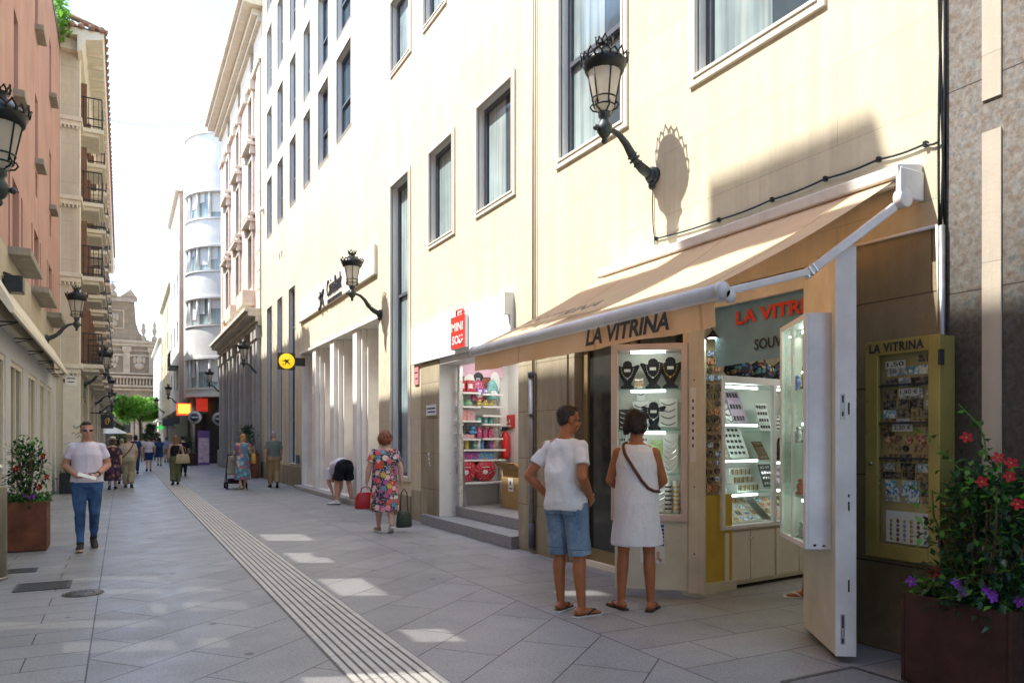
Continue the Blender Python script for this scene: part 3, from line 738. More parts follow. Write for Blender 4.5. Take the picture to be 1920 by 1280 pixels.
m = MB(); z0 = D(880, 707, SYW)[1]; m.box(xl-.1, xb+.05, SYW-.08, SYW-.02, z0, 2.95); mural = m.build('mural_panel', PM('mural_pink', (.72, .46, .56), .5, .1), sh)
m = MB()
for (cx, cz, rx, rz, mi) in ((5.62, 2.58, .10, .10, 0), (5.78, 2.42, .22, .16, 1), (5.45, 2.5, .12, .14, 2), (5.95, 2.5, .1, .2, 2), (5.3, 2.4, .1, .1, 1)):
    m.ball((cx, SYW-.082, cz), (rx, .004, rz), 20, mi)
m.build('mural_shape', [m_graphite, PM('mural_brown', (.30,.09,.05), .5, .1), m_white], mural)
gcols = {'red': (.48,.02,.035), 'pink': (.60,.34,.36), 'teal': (.16,.40,.38), 'yellow': (.62,.50,.10), 'purple': (.28,.10,.42), 'blue': (.10,.30,.60), 'black': (.02,.02,.02), 'white': (.75,.75,.75), 'brown': (.35,.16,.10), 'green': (.20,.42,.25), 'coral': (.72,.30,.25), 'magenta': (.48,.07,.18)}
def toy(k, v):
    t = NT('toy_' + k); c = t.coord(); f = t.noise(c, 34, 3, .7); g = t.noise(c, 70, 2)
    alt = (.74, .74, .72) if k != 'white' else (.5, .12, .16)
    t.col(t.mix(t.ramp(g, [(.60, 0.0), (.63, .8)]), t.mix(t.ramp(f, [(.60, 0.0), (.63, .85)]), v, alt), tuple(x * .25 for x in v))); t.bsdf.inputs['Roughness'].default_value = .4; return t.m
GM = {k: toy(k, v) for k, v in gcols.items()}
def goods(name, cat, colr, where, x, z, w, h, d=.12, shape='box', y=None, second=None):
    y = SYW - .16 if y is None else y
    o = thing(name, '%s %s %s' % (colr, name.replace('_', ' '), where), cat, (x, y, z)); m = MB()
    if shape == 'box': m.box(x-w/2, x+w/2, y-d/2, y+d/2, z, z+h)
    elif shape == 'jar': m.lathe([(w*.5, 0), (w*.5, h*.7), (w*.35, h*.78), (w*.4, h*.8), (w*.4, h), (0, h)], (x, y, z), 14)
    elif shape == 'disc': m.lathe([(0, -d/2), (w*.44, -d/2), (w*.5, -d*.25), (w*.5, d*.25), (w*.44, d/2), (0, d/2)], n=36, M=Matrix.Translation((x, y, z+w/2)) @ Matrix.Rotation(pi/2, 4, 'X'))
    elif shape == 'bag':
        m.loft([(x, y, z, w*.46, d*.45), (x, y, z+.02, w*.5, d*.5), (x, y, z+h*.6, w*.48, d*.42), (x, y, z+h*.85, w*.38, d*.3), (x, y, z+h, w*.16, d*.12)], 18)
    elif shape == 'plush':
        m.ball((x, y, z+h*.3), (w*.4, d*.4, h*.3), 14); m.ball((x, y-.02, z+h*.68), (w*.36, d*.36, h*.26), 14)
        for q in (-1, 1): m.ball((x+q*w*.24, y, z+h*.9), (w*.12, d*.1, h*.12), 8); m.ball((x+q*w*.36, y-.03, z+h*.3), (w*.14, d*.15, h*.16), 8)
    m.build('body', GM[colr], o, bevel=.006 if shape == 'box' else 0)
    if second:
        m = MB()
        if shape == 'disc': m.ball((x-.02, y-d/2-.002, z+w*.42), (w*.13, .004, w*.10), 14); m.box(x-w*.2, x+w*.16, y-d/2-.004, y-d/2, z+w*.62, z+w*.65)
        elif shape == 'bag': m.ball((x, y-d*.46, z+h*.3), (w*.26, .02, h*.17), 14); m.tube([(x-w*.1, y, z+h*.97), (x-w*.08, y, z+h*1.1), (x+w*.08, y, z+h*1.1), (x+w*.1, y, z+h*.97)], .012, 6)
        else: m.box(x-w*.3, x+w*.3, y-d/2-.004, y-d/2, z+h*.3, z+h*.7)
        m.build('print', GM[second], o)
    return o
X_ = lambda px: D(px, 800, SYW - .16)[0]
for i, px in enumerate((871, 907)): goods('round_cushion', 'cushion', 'red', ['on the lowest gift shelf, next to the plush toy', 'on the lowest gift shelf, nearest the cardboard box'][i], X_(px), Z_bot + .002, .40, .36, .14, 'disc', SYW-.2, 'white')
goods('plush_toy', 'toy', 'white', 'with red body at the left end of the lowest gift shelf', X_(841), Z_bot, .2, .24, .2, 'plush')
goods('backpack', 'backpack', 'magenta', 'hanging high on the gift shop wall', X_(898), D(898, 752, SYW)[1], .27, .36, .14, 'bag', SYW-.12, 'white')
goods('backpack', 'backpack', 'teal', 'hanging high on the gift shop wall beside a pink one', X_(921), D(921, 750, SYW)[1], .23, .34, .14, 'bag', SYW-.2, 'white')
for i, px in enumerate((864, 880)): goods('boxed_gift', 'gift', 'red', 'on the top left shelf, %s of two' % ORD[i], X_(px), Zl[0] + .01, .14, .20, .1, 'box', None, 'white')
for i, px in enumerate((863, 877)): goods('gift_cup', 'cup', 'green', 'on the second shelf, %s of two' % ORD[i], X_(px), Zl[1], .14, .11, .12, 'jar')
for i, (px, c) in enumerate(((866, 'coral'), (881, 'pink'))): goods('boxed_gift', 'gift', c, 'on the third shelf of the gift shop wall', X_(px), Zl[2], .15, .18, .1)
goods('plush_toy', 'toy', 'black', 'with round ears on the fourth gift shelf', X_(868), Zl[3] + .05, .2, .22, .16, 'plush'); goods('plush_toy', 'toy', 'blue', 'on the fourth gift shelf beside the black one', X_(885), Zl[3] + .06, .16, .18, .16, 'plush'); goods('soft_pillow', 'pillow', 'pink', 'under the black plush toy on the fourth gift shelf', X_(873), Zl[3], .28, .07, .16)
for r_, (zi, c, sh_, n, hh) in enumerate(((0, 'purple', 'box', 3, .09), (1, 'yellow', 'plush', 3, .12), (3, 'teal', 'jar', 3, .11), (4, 'magenta', 'bag', 3, .2))):
    for i in range(n): goods('shelf_gift', 'gift', c, 'on the right hand gift shelves, %s in its row from the left' % ORD[i], X_(898 + 11*i), Zr[zi] + .002, .11, hh, .1, sh_, None, 'white' if sh_ == 'box' else None)
for i, (px, c) in enumerate(((857, 'yellow'), (866, 'white'), (875, 'yellow'), (890, 'teal'), (897, 'white'), (904, 'blue'), (912, 'black'), (919, 'purple'), (926, 'pink'))):
    goods('cosmetic_jar', 'jar', c, 'on the long shelf, %s from the left' % ORD[i], X_(px), Z_b + .002, .075, .17 if i < 3 else .15, .08, 'jar')
for i, (px, c) in enumerate(((860, 'blue'), (870, 'purple'), (880, 'purple'), (890, 'purple'), (900, 'blue'), (910, 'blue'), (920, 'blue'))):
    goods('gift_tin', 'tin', c, 'on the shelf above the cushions, %s from the left' % ORD[i], X_(px), Z_a + .002, .11, .13, .1, 'box', None, 'teal' if i > 3 else 'magenta')
for i, (px, z, c, sp, hh) in enumerate(((838, Zf[0]+.22, 'red', 'bag', .24), (838, Zf[0], 'red', 'box', .15), (837, Zf[1], 'pink', 'jar', .16), (837, Zf[2], 'white', 'jar', .16), (837, Zf[3], 'pink', 'jar', .16), (838, Zf[4], 'white', 'box', .11), (838, Zf[5], 'white', 'box', .11))):
    goods('narrow_shelf_gift', 'gift', c, 'on the narrow shelves beside the shop door, %s from the top' % ORD[i], X_(px)+.02, z + .002, .16, hh, .12, sp, None, None if c == 'white' else 'white')
# poster in the tall shop window (behind the glass plane)
ya, yb = YY(769, WX+.2), YY(752, WX+.2)
m = MB(); m.box(WX+.235, WX+.24, ya+.03, yb-.05, .78, 1.75); s = tag(m.build('window_poster', PM('poster_magenta', (.50, .03, .25), .5, .4, 2)), 'magenta poster in the foot of the tall shop window', 'poster')
# ================================================================ SOUVENIR SHOP FRONT
# awning
aw = thing('shop_awning', 'tan folding arm awning with white cassette over the souvenir shop, lettered on its valance', 'awning', (WX, 5.0, 3.3))
AY0, AY1 = 3.19, 6.74; BX = 3.225; BY0, BY1 = 3.43, 7.0; BZ = 2.40
m_canvas = cloth('awning_canvas', (.88, .68, .44), .85, .25, 3, .1, .06); 
t_ = m_canvas.node_tree; b_ = t_.nodes['Principled BSDF']; tr_ = t_.nodes.new('ShaderNodeBsdfTranslucent'); tr_.inputs[0].default_value = (.95, .52, .24, 1)
mx_ = t_.nodes.new('ShaderNodeMixShader'); mx_.inputs[0].default_value = .45; t_.links.new(b_.outputs[0], mx_.inputs[1]); t_.links.new(tr_.outputs[0], mx_.inputs[2]); t_.links.new(mx_.outputs[0], t_.nodes['Material Output'].inputs[0])
_ps = t_.nodes.new('ShaderNodeNewGeometry'); _sx = t_.nodes.new('ShaderNodeSeparateXYZ'); t_.links.new(_ps.outputs['Position'], _sx.inputs[0])
_f = t_.nodes.new('ShaderNodeMath'); _f.operation = 'PINGPONG'; _f.inputs[1].default_value = .6; t_.links.new(_sx.outputs[1], _f.inputs[0])
_l = t_.nodes.new('ShaderNodeMath'); _l.operation = 'LESS_THAN'; _l.inputs[1].default_value = .012; t_.links.new(_f.outputs[0], _l.inputs[0])
_m = t_.nodes.new('ShaderNodeMix'); _m.data_type = 'RGBA'; _m.inputs[7].default_value = (.55, .38, .22, 1); t_.links.new(_l.outputs[0], _m.inputs[0])
_src = b_.inputs['Base Color'].links[0].from_socket; t_.links.new(_src, _m.inputs[6]); t_.links.new(_m.outputs[2], b_.inputs['Base Color'])
m = MB(); NU, NV = 40, 16; vs = []; fs = []
for j in range(NV + 1):
    q = j / NV
    for i in range(NU + 1):
        p = i / NU; ya = AY0 + .06 + (AY1 - AY0 - .12) * p; yb = BY0 + .05 + (BY1 - BY0 - .1) * p
        sag = -.045 * math.sin(pi * q) * (1 - .3 * math.cos(2*pi*p)); wv = .006 * math.sin(p * 31) * math.sin(pi * q)
        vs.append((4.60 + (BX + .02 - 4.60) * q, ya + (yb - ya) * q, 3.235 + (BZ + .05 - 3.235) * q + sag + wv))
for j in range(NV):
    for i in range(NU): fs.append((j*(NU+1)+i, j*(NU+1)+i+1, (j+1)*(NU+1)+i+1, (j+1)*(NU+1)+i))
m.add(vs, fs, 0, True); cv = m.build('canvas', m_canvas, aw, fixn=False)
sl = (Vector((4.70, 0, 3.27)) - Vector((BX, 0, BZ+.05))).normalized()
m = MB(); m.text('LA VITRINA', Vector((BX + .26, 5.75, BZ + .215)), (0, -1, 0), sl, 1.35, .16, .0, .03, .1); m.build('faded_lettering', PM('faded_print', (.20,.14,.09), .9, .2), cv)
m = MB(); vs = []; fs = []
for j in range(5):
    for i in range(61):
        p = i / 60; y = BY0 + .04 + (BY1 - BY0 - .08) * p; f = j / 4
        vs.append((BX - .015 + f * (.018 * math.sin(p * 23) + .012 * math.sin(p * 51 + 1)), y, BZ - .05 - f * (.165 + .006 * math.sin(p * 17))))
for j in range(4):
    for i in range(60): fs.append((j*61+i, j*61+i+1, (j+1)*61+i+1, (j+1)*61+i))
m.add(vs, fs, 0, True); va = m.build('valance', m_canvas, aw, fixn=False)
m = MB(); m.text('LA VITRINA', (BX - .045, (W(1107, 630, BX)[0] + W(1265, 600, BX)[0]) / 2, BZ - .125), (0, -1, 0), (0, 0, 1), abs(W(1107, 630, BX)[0] - W(1265, 600, BX)[0]), .125, .0, .038, .2)
m.build('lettering', m_graphite, va)
m = MB(); m.tube([(BX, BY0, BZ), (BX, BY1, BZ)], .046, 20, sy=1.0); m.box(BX - .02, BX + .05, BY0, BY1, BZ - .06, BZ - .02)
m.build('front_bar', m_gutter, aw)
m = MB()
for y in (BY0 - .025, BY1): m.tube([(BX, y, BZ), (BX, y + .025, BZ)], .052, 20); m.tube([(BX + .06, y, BZ - .035), (BX + .06, y + .025, BZ - .035)], .04, 16)
build_each(m, 'end_cap', m_gutter, aw)
m = MB(); c = [(0, -.13), (-.20, -.10), (-.26, -.02), (-.24, .03), (0, .10)]
def prof(mb, pts, y0, y1, X, Z, mi=0):
    n = len(pts); vs = [(X + a, y, Z + b) for y in (y0, y1) for a, b in pts]
    mb.add(vs, [tuple(range(n)), tuple(range(n, 2*n))] + [(i, (i+1) % n, n + (i+1) % n, n + i) for i in range(n)], mi)
prof(m, [(-.005, -.05), (-.20, -.05), (-.215, -.065), (-.25, -.06), (-.265, .015), (-.06, .05), (-.005, .055)], AY0, AY1, WX, 3.30); m.build('cassette_roof', m_gutter, aw, bevel=.006)
m = MB(); m.tube([(4.66, AY0 + .04, 3.235), (4.66, AY1 - .04, 3.235)], .035, 16); m.build('roller', m_alu, aw)
m = MB(); m.box(4.56, WX - .005, AY0 - .012, AY0 + .03, 3.10, 3.30); m.tube([(4.62, AY0 - .014, 3.10), (4.62, AY0 + .05, 3.10)], .065, 24); m.build('end_bracket', m_gutter, aw, bevel=.01)
m = MB(); A_ = Vector((4.58, 3.24, 3.05)); E_ = Vector((4.02, 3.455, 2.60)); Z_ = Vector((BX + .06, BY0 + .02, BZ + .0))
def bar(mb, a, b, w, h, mi=0):
    a = Vector(a); b = Vector(b); t = (b - a).normalized(); s = t.cross(Vector((0,0,1))).normalized(); u = s.cross(t)
    mb.add([p + s*i*w/2 + u*j*h/2 for p in (a, b) for i, j in ((-1,-1),(1,-1),(1,1),(-1,1))], [(0,1,2,3),(4,5,6,7),(0,1,5,4),(1,2,6,5),(2,3,7,6),(3,0,4,7)], mi)
bar(m, A_, E_, .04, .06); bar(m, E_, Z_, .034, .048); arm1 = m.build('folding_arm', m_gutter, aw, bevel=.01)
m = MB(); d_ = (E_ - A_).normalized()
for k in range(3): bar(m, E_ - d_*(.05 - k*.035), E_ - d_*(.03 - k*.035), .05, .07)
m.build('elbow', m_alu, arm1, bevel=.006)
m = MB(); A2 = Vector((4.62, 6.5, 3.05)); E2 = Vector((4.0, 6.2, 2.72)); Z2 = Vector((BX + .06, 6.75, BZ)); bar(m, A2, E2, .05, .075); bar(m, E2, Z2, .045, .06); m.build('folding_arm', m_gutter, aw, bevel=.01)
# wiring
def cable(label, pts, r, mat, name='wall_cable', cat='cable', clips=()):
    m = MB(); P = [Vector(p) for p in pts]; q = []
    for a, b in zip(P[:-1], P[1:]):
        for k in range(6): q.append(a.lerp(b, k / 6) + Vector((0, 0, -.012 * math.sin(pi * k / 6) if abs((b - a).z) < (b - a).length * .8 else 0)))
    q.append(P[-1]); m.tube(q, r, 6)
    for c in clips: m.box(WX - .03, WX, c[0] - .012, c[0] + .012, c[1] - .018, c[1] + .018)
    return tag(m.build(name, mat), label, cat)
cx_ = WX - .018
pp = [(cx_, *W(a, b - 12)) for a, b in ((1764, 278), (1738, 283), (1650, 312), (1550, 348), (1450, 387), (1350, 425), (1232, 460))]
cable('black cable clipped to the wall along the top of the awning cassette', pp, .008, m_black, clips=[(p[1], p[2]) for p in pp[1:]])
pp = [(cx_, *W(a, b)) for a, b in ((1231, 459), (1227, 420), (1226, 380), (1227, 345))]
cable('thin black wire rising from the awning to the foot of the big wall lamp', pp, .006, m_black)
m = MB(); gx = W(1771, 400)[0]
m.tube([(WX - .03, gx, .9), (WX - .03, gx, 2.9)], .022, 10); m.build
o = tag(m.build('conduit_pipe', m_steel), 'grey steel conduit pipe running up the wall beside the granite', 'pipe')
m = MB()
for k in range(4):
    m.tube([(WX - .03 - .012 * math.sin(z * 1.7 + k * 1.9), gx + .014 * math.cos(z * 1.3 + k * 2.1), z) for z in [2.85 + j * .3 for j in range(20)]], .009, 6)
tag(m.build('cable_bundle', m_black), 'bundle of black cables climbing the wall beside the granite', 'cable')
for zz in (3.6, 4.3, 5.2): pass
y, z = W(1003, 705); m = MB(); m.tube([(WX - .05, y, .05), (WX - .05, y, z)], .04, 14)
pr = thing('drain_pipe', 'grey steel drain pipe with dark collar on the stone pier beside the gift shop', 'pipe', (WX, y, 0)); m.build('lower_pipe', m_steel, pr)
m = MB(); m.tube([(WX - .05, y, z - .02), (WX - .05, y, z + .05)], .05, 14); m.tube([(WX - .05, y, .08), (WX - .05, y, .40)], .046, 14); m.build('collar', m_dark, pr)
m = MB(); m.tube([(WX - .03, y, z + .04), (WX - .03, y, 9)], .013, 8); m.tube([(WX - .03, y - .05, .5), (WX - .03, y - .05, 9)], .008, 8); m.build('upper_pipe', PM('painted_pipe', (.42,.36,.26), .5, .1), pr)
m = MB(); 
for q in (1.0, 1.8): m.box(WX - .1, WX - .006, y - .055, y + .055, q, q + .025)
build_each(m, 'pipe_clip', m_steel, pr)
# white thin conduit on the wall right of the opening
m = MB(); q = [(WX - .02, *W(a, b)) for a, b in ((1600, 463), (1760, 424))]; m.tube(q, .012, 8); q = [(WX - .02, *W(a, b)) for a, b in ((1761, 424), (1766, 620))]; m.tube(q, .012, 8)
tag(m.build('white_conduit', m_white), 'thin white conduit angled along the stained wall above the gold showcase', 'pipe')
# ---- banner in the opening
BXX = WX + .10; y0 = W(1340, 600, BXX)[0]; y1 = W(1560, 600, BXX)[0]
bn = thing('shop_banner', 'blue grey banner with red and dark lettering hanging in the shop opening', 'banner', (BXX, (y0+y1)/2, 1.9))
m = MB(); vs = []; fs = []
zt = 2.72; zb0 = W(1340, 688, BXX)[1]
for j in range(7):
    for i in range(25):
        p = i / 24; f = j / 6; vs.append((BXX + .015 * math.sin(p * 7 + 1) * f, y0 + (y1 - y0) * p, zt + (zb0 + .02 * p - zt) * f))
for j in range(6):
    for i in range(24): fs.append((j*25+i, j*25+i+1, (j+1)*25+i+1, (j+1)*25+i))
m.add(vs, fs, 0, True); bs_ = m.build('sheet', cloth('banner_cloth', (.19, .335, .42), .6, .12, 4, 0, .12), bn, fixn=False)
def btext(body, pl, pr, py, hz, mat, bold=.012, frac=1.0):
    a = W(pl, py, BXX - .02); b = W(pr, py, BXX - .02); m = MB(); m.text(body, (BXX - .02, (a[0]+b[0])/2, a[1]), (0, -1, 0), (0, 0, 1), abs(a[0]-b[0]), hz, .0, bold); m.build('lettering', mat, bs_)
btext('LA VITRINA', 1380, 1572, 597, .125, PM('banner_red', (.62, .06, .03), .6, .05), .04); btext('COMPLEMENTOS', 1397, 1556, 555, .085, m_graphite, .02); btext('SOUVENIRS', 1414, 1522, 646, .095, m_graphite, .02)
# frame around the opening
m = MB(); m.box(WX + .02, WX + .08, 4.1, 5.58, 2.70, 2.86); m.box(WX - .03, WX + .10, 5.42, 5.60, 0, 2.86)
build_each(m, 'shop_front_frame', m_ivory, B, bevel=.004)
m = MB(); m.box(WX + .1, WX + .55, 5.545, 5.60, 0, .95); m.build('side_panel', m_yellow, B); m = MB(); m.box(WX + .1, WX + .6, 5.535, 5.60, 0, .1); m.build('skirting', m_ivory, B)
m = MB(); m.box(WX + .1, WX + .42, 5.55, 5.60, .95, 2.7); m.build('magnet_board', PM('board_cream', (.45,.38,.22), .6, .1), B)
sp = thing('spot_lamp', 'small black clip spot lamp shining at the left end of the banner', 'lamp', (5.0, 5.42, 2.3))
sx, sy_, sz = 4.93, 5.34, W(1330, 636, 4.93)[1]
m = MB(); m.lathe([(.025, .07), (.035, .05), (.085, .0), (.08, .0), (.03, .045)], (sx, sy_, sz), 18); m.build('lamp_shade', m_black, sp)
m = MB(); m.ball((sx, sy_, sz + .012), (.06, .06, .012), 12); m.build('bulb', m_lamp_on, sp)
m = MB(); m.tube([(sx, sy_, sz + .06), (sx - .02, sy_ + .05, sz + .16), (sx - .05, 5.42, sz + .14)], .006, 6); m.build('arm', m_black, sp)
# ================================================================ left display door
LP0 = Vector((4.20, 5.90)); LP1 = Vector((4.72, 5.46)); LE = (LP1 - LP0); LW = LE.length; LE.normalize(); LN = Vector((LE.y, -LE.x))   # LN towards the viewer
def FL(u, v, w): q = LP0 + LE * u - LN * w; return (q.x, q.y, v)       # w = depth behind the door face
ld = thing('display_door', 'open ivory door leaf carrying a lit jewellery case, left of the shop opening', 'display door', (LP1.x, LP1.y, 0))
cz0, cz1 = .72, 2.40; fw = .06
m = MB(); m.fbox(FL, .0, LW, .07, cz0 - .002, .0, .05); m.build('panel', m_ivory, ld, bevel=.004)
m = MB(); m.fbox(FL, -.035, fw - .035, cz0, cz1, -.03, .26); m.fbox(FL, LW - fw, LW, cz0, cz1, -.03, .26); m.fbox(FL, fw - .035, LW - fw, cz0, cz0 + fw, -.03, .26); m.fbox(FL, fw - .035, LW - fw, cz1 - fw, cz1, -.03, .26)
m.build('case_frame', PM('case_pinkish_white', (.66, .55, .50), .45, .06), ld, bevel=.004)
m = MB(); m.fbox(FL, fw - .035, LW - fw, cz0 + fw, cz1 - fw, .255, .265); m.build('case_back', m_back, ld)
m = MB(); cu = (fw - .03, LW - fw - .005); lsz = [1.985, 1.585, 1.165]
for z in lsz: m.fbox(FL, cu[0], cu[1], z - .014, z, .02, .25)
build_each(m, 'shelf', m_glassg, ld)
for z in (cz1 - fw - .012, lsz[0] - .03, lsz[1] - .03, lsz[2] - .03):
    m = MB(); m.tube([FL(cu[0] + .12, z, .05), FL(cu[1] - .14, z, .05)], .012, 8); m.build('light_tube', m_led, ld)
m = MB(); m.fbox(FL, cu[0], cu[1], cz0 + fw, cz1 - fw, -.012, -.008); m.build('glass', m_glass, ld)
m = MB(); m.fbox(FL, LW + .005, LW + .11, .05, 2.75, -.01, .05); m.fbox(FL, LW + .11, LW + .15, .05, 2.75, -.03, .05); m.build('hinge_post', m_ivory, ld)
m = MB()
for z in (.42, 1.05, 2.05): m.tube([FL(LW + .06, z, -.012), FL(LW + .06, z, -.008)], .008, 8)
build_each(m, 'screw', m_graphite, ld)
pz = (W(1, 1)[0]); u0, u1 = .24, .47
m = MB(); m.fbox(FL, u0, u1, .32, .70, -.004, -.001); ps = tag(m.build('price_poster', m_card), 'white price poster with blue bars and bare feet on the left display door', 'poster')
m = MB()
for k in range(6): m.fbox(FL, u0 + .03, u1 - .006, .66 - k*.035, .685 - k*.035, -.006, -.004, 0)
for a in (.33, .41):
    m.tube([FL(a, .43, -.006), FL(a, .37, -.006), FL(a + .03, .345, -.006)], [.014, .013, .016], 8, 1)
m.build('print', [PM('poster_blue', (.02, .07, .32), .5, .1), PM('poster_skin', (.62, .36, .25), .6, .1)], ps)
m = MB(); m.fbox(FL, LW + .02, LW + .075, 1.28, 1.98, -.0125, -.0105); ns = tag(m.build('notice_strip', m_card), 'narrow white paper notice on the door post beside the jewellery case', 'notice')
m = MB()
for k in range(7): m.fbox(FL, LW + .04, LW + .055, 1.42 + k*.07, 1.45 + k*.07, -.0138, -.0125)
m.build('print', m_graphite, ns)
# jewellery
m_silver = PM('silver_beads', (.75, .73, .70), .25, .1, 30, metal=.9); m_goldb = PM('gold_beads', (.75, .5, .12), .25, .1, 30, metal=.9)
def pl(fn, u, v, w): return Vector(fn(u, v, w))
def bust(fn, u, z, w, h, where, chain, cat='necklace bust'):
    o = thing('necklace_bust', where, cat, pl(fn, u, z, w)); m = MB()
    prof_ = [(-.26, .04), (-.30, .0), (.30, .0), (.26, .05), (.14, .25), (.34, .60), (.44, .80), (.40, .86), (.17, .80), (.14, .90), (.0, 1.0)]
    pts = [(-.24, 0), (.24, 0), (.26, .06), (.12, .16), (.30, .55), (.44, .82), (.38, .86), (.17, .80), (.15, .93), (.06, 1.0), (-.06, 1.0), (-.15, .93), (-.17, .80), (-.38, .86), (-.44, .82), (-.30, .55), (-.12, .16), (-.26, .06)]
    n = len(pts); vs = [fn(u + a*h, z + b*h, w - d + (.05 * (1 - b) if d else 0)) for d in (.0, .03) for a, b in pts]
    m.add(vs, [tuple(range(n)), tuple(range(n, 2*n))] + [(i, (i+1) % n, n + (i+1) % n, n + i) for i in range(n)])
    m.build('stand', m_velvet, o)
    m = MB()
    for k in range(17):
        a = pi * k / 16; m.ball(fn(u - math.cos(a)*h*.22, z + h*(.80 - math.sin(a)*.42), w - .042), .0055, 6)
    m.ball(fn(u, z + h*.36, w - .046), .011, 8); m.build('necklace', chain, o)
    m = MB(); m.fbox(fn, u - .03, u + .03, z + h*.60, z + h*.70, w - .052, w - .05); m.build('price_tag', m_card, o)
def board(fn, u, z, w, wd_, h, where, rows_, mat, chain, lean=.05, name='necklace_board', cat='jewellery board', cols_=0):
    o = thing(name, where, cat, pl(fn, u, z, w)); m = MB()
    L = lambda a, b, c: fn(u + a, z + b, w + lean * b / h - c)
    m.fbox(L, -wd_/2, wd_/2, .002, h, -.008, 0); m.build('board', mat, o)
    m = MB()
    for k in range(rows_):
        zz = h * (.88 - .72 * k / max(1, rows_ - 1) if rows_ > 1 else .7)
        if cols_:
            for i in range(cols_): m.fbox(L, -wd_*.42 + wd_*.84*i/cols_, -wd_*.42 + wd_*.84*(i+.55)/cols_, zz - h*.22/rows_, zz + h*.2/rows_, .002, .008)
        else: m.tube([L(-wd_*.40 + wd_*.8*j/8, zz - h*.10*math.sin(pi*j/8), .006) for j in range(9)], .004, 5)
    m.build('jewellery', chain, o)
bust(FL, .11, lsz[0] + .001, .17, .27, 'black necklace bust with pearl chain, leftmost on the top shelf of the left case', m_silver)
bust(FL, .355, lsz[0] + .001, .17, .29, 'black necklace bust between two others on the top shelf of the left case', m_silver)
bust(FL, .52, lsz[0] + .001, .17, .30, 'black necklace bust with gold pendant on the top shelf of the left case', m_goldb)
bust(FL, .36, lsz[1] + .001, .18, .27, 'black velvet necklace bust behind the head of the woman in the white dress', m_silver)
board(FL, .22, lsz[0] + .001, .12, .09, .10, 'small silver ring box on the top shelf of the left case', 2, m_silver, m_silver, .03, 'ring_box', 'ring box')
board(FL, .09, lsz[1] + .001, .14, .13, .20, 'dark ring tray on the second shelf of the left case', 4, m_graphite, m_silver, .04, 'ring_tray', 'ring tray')
board(FL, .235, lsz[1] + .001, .16, .15, .28, 'white necklace board with one pendant on the second shelf of the left case', 2, m_card, m_graphite)
board(FL, .235, lsz[1] + .285, .20, .08, .10, 'small white pendant card above the necklace board in the left case', 1, m_card, m_graphite)
board(FL, .50, lsz[1] + .03, .14, .17, .27, 'white board of draped bead necklaces in a wooden tray in the left case', 4, m_card, m_graphite)
board(FL, .52, lsz[2] + .002, .14, .14, .38, 'tall white board of fine chains on the third shelf of the left case', 6, m_card, m_silver)
board(FL, .39, lsz[2] + .1, .18, .11, .22, 'pale green round necklace card behind the woman in the white dress', 2, PM('pale_green', (.45, .62, .25), .6, .1), m_silver)
for i in range(4): board(FL, .07 + i*.07, lsz[2] + .22, .2, .055, .12, 'white earring card, %s from the left on the third shelf of the left case' % ORD[i], 2, m_card, m_graphite, .02, 'earring_card', 'earring card', 2)
board(FL, .42, cz0 + fw + .002, .14, .12, .30, 'white board of chains on the floor of the left case', 5, m_card, m_silver)
for i in range(2):
    o = thing('bracelet_roll', 'padded bracelet roll on the floor of the left case, %s from the left' % ORD[i], 'bracelet roll', pl(FL, .5 + i*.075, cz0 + fw, .15))
    m = MB(); q = pl(FL, .5 + i*.075, 0, .13); m.lathe([(.028, 0), (.03, .02), (.03, .3), (.026, .31), (0, .31)], (q.x, q.y, cz0 + fw + .002), 14); m.build('roll', m_back, o)
    m = MB()
    for k in range(6): m.lathe([(.031, 0), (.035, .008), (.031, .016)], (q.x, q.y, cz0 + fw + .04 + k*.042), 14)
    m.build('bracelet', m_goldb if i else m_graphite, o)
# ================================================================ right display door (open outwards)
RP0 = Vector((4.68, 4.08)); RP1 = Vector((4.235, 3.425)); RE = RP1 - RP0; RW = RE.length; RE.normalize(); RN = Vector((-RE.y, RE.x))
if RN.x > 0: RN = -RN                     # towards the street / viewer's left
def FR(u, v, w): q = RP0 + RE * u - RN * w; return (q.x, q.y, v)
rd = thing('display_door', 'open off white door leaf with lock slots on its edge and a shallow glass case, right of the shop opening', 'display door', (RP0.x, RP0.y, 0))
m = MB(); m.fbox(FR, 0, RW, .05, 2.78, .0, .10, 0); m.build('leaf', [m_ivory], rd, bevel=.003)
m = MB(); m.fbox(FR, RW + .001, RW + .012, .05, 2.78, -.004, .10); m.fbox(FR, RW - .012, RW + .012, .05, 2.78, .10, .128); m.build('edge_strip', m_whitedoor, rd)
m = MB()
for z0, z1 in ((.13, .33), (1.63, 1.80)): m.fbox(FR, RW + .012, RW + .015, z0, z1, .028, .055)
build_each(m, 'flush_bolt', m_steel, rd)
m = MB()
for z0, z1 in ((.14, .17), (.24, .32), (1.65, 1.68), (1.74, 1.79)): m.fbox(FR, RW + .015, RW + .0165, z0, z1, .036, .047)
for z0, z1 in ((.48, .56), (1.02, 1.08), (1.11, 1.13), (1.66, 1.74)): m.fbox(FR, RW + .012, RW + .0145, z0, z1, .075, .085)
build_each(m, 'lock_slot', m_void, rd)
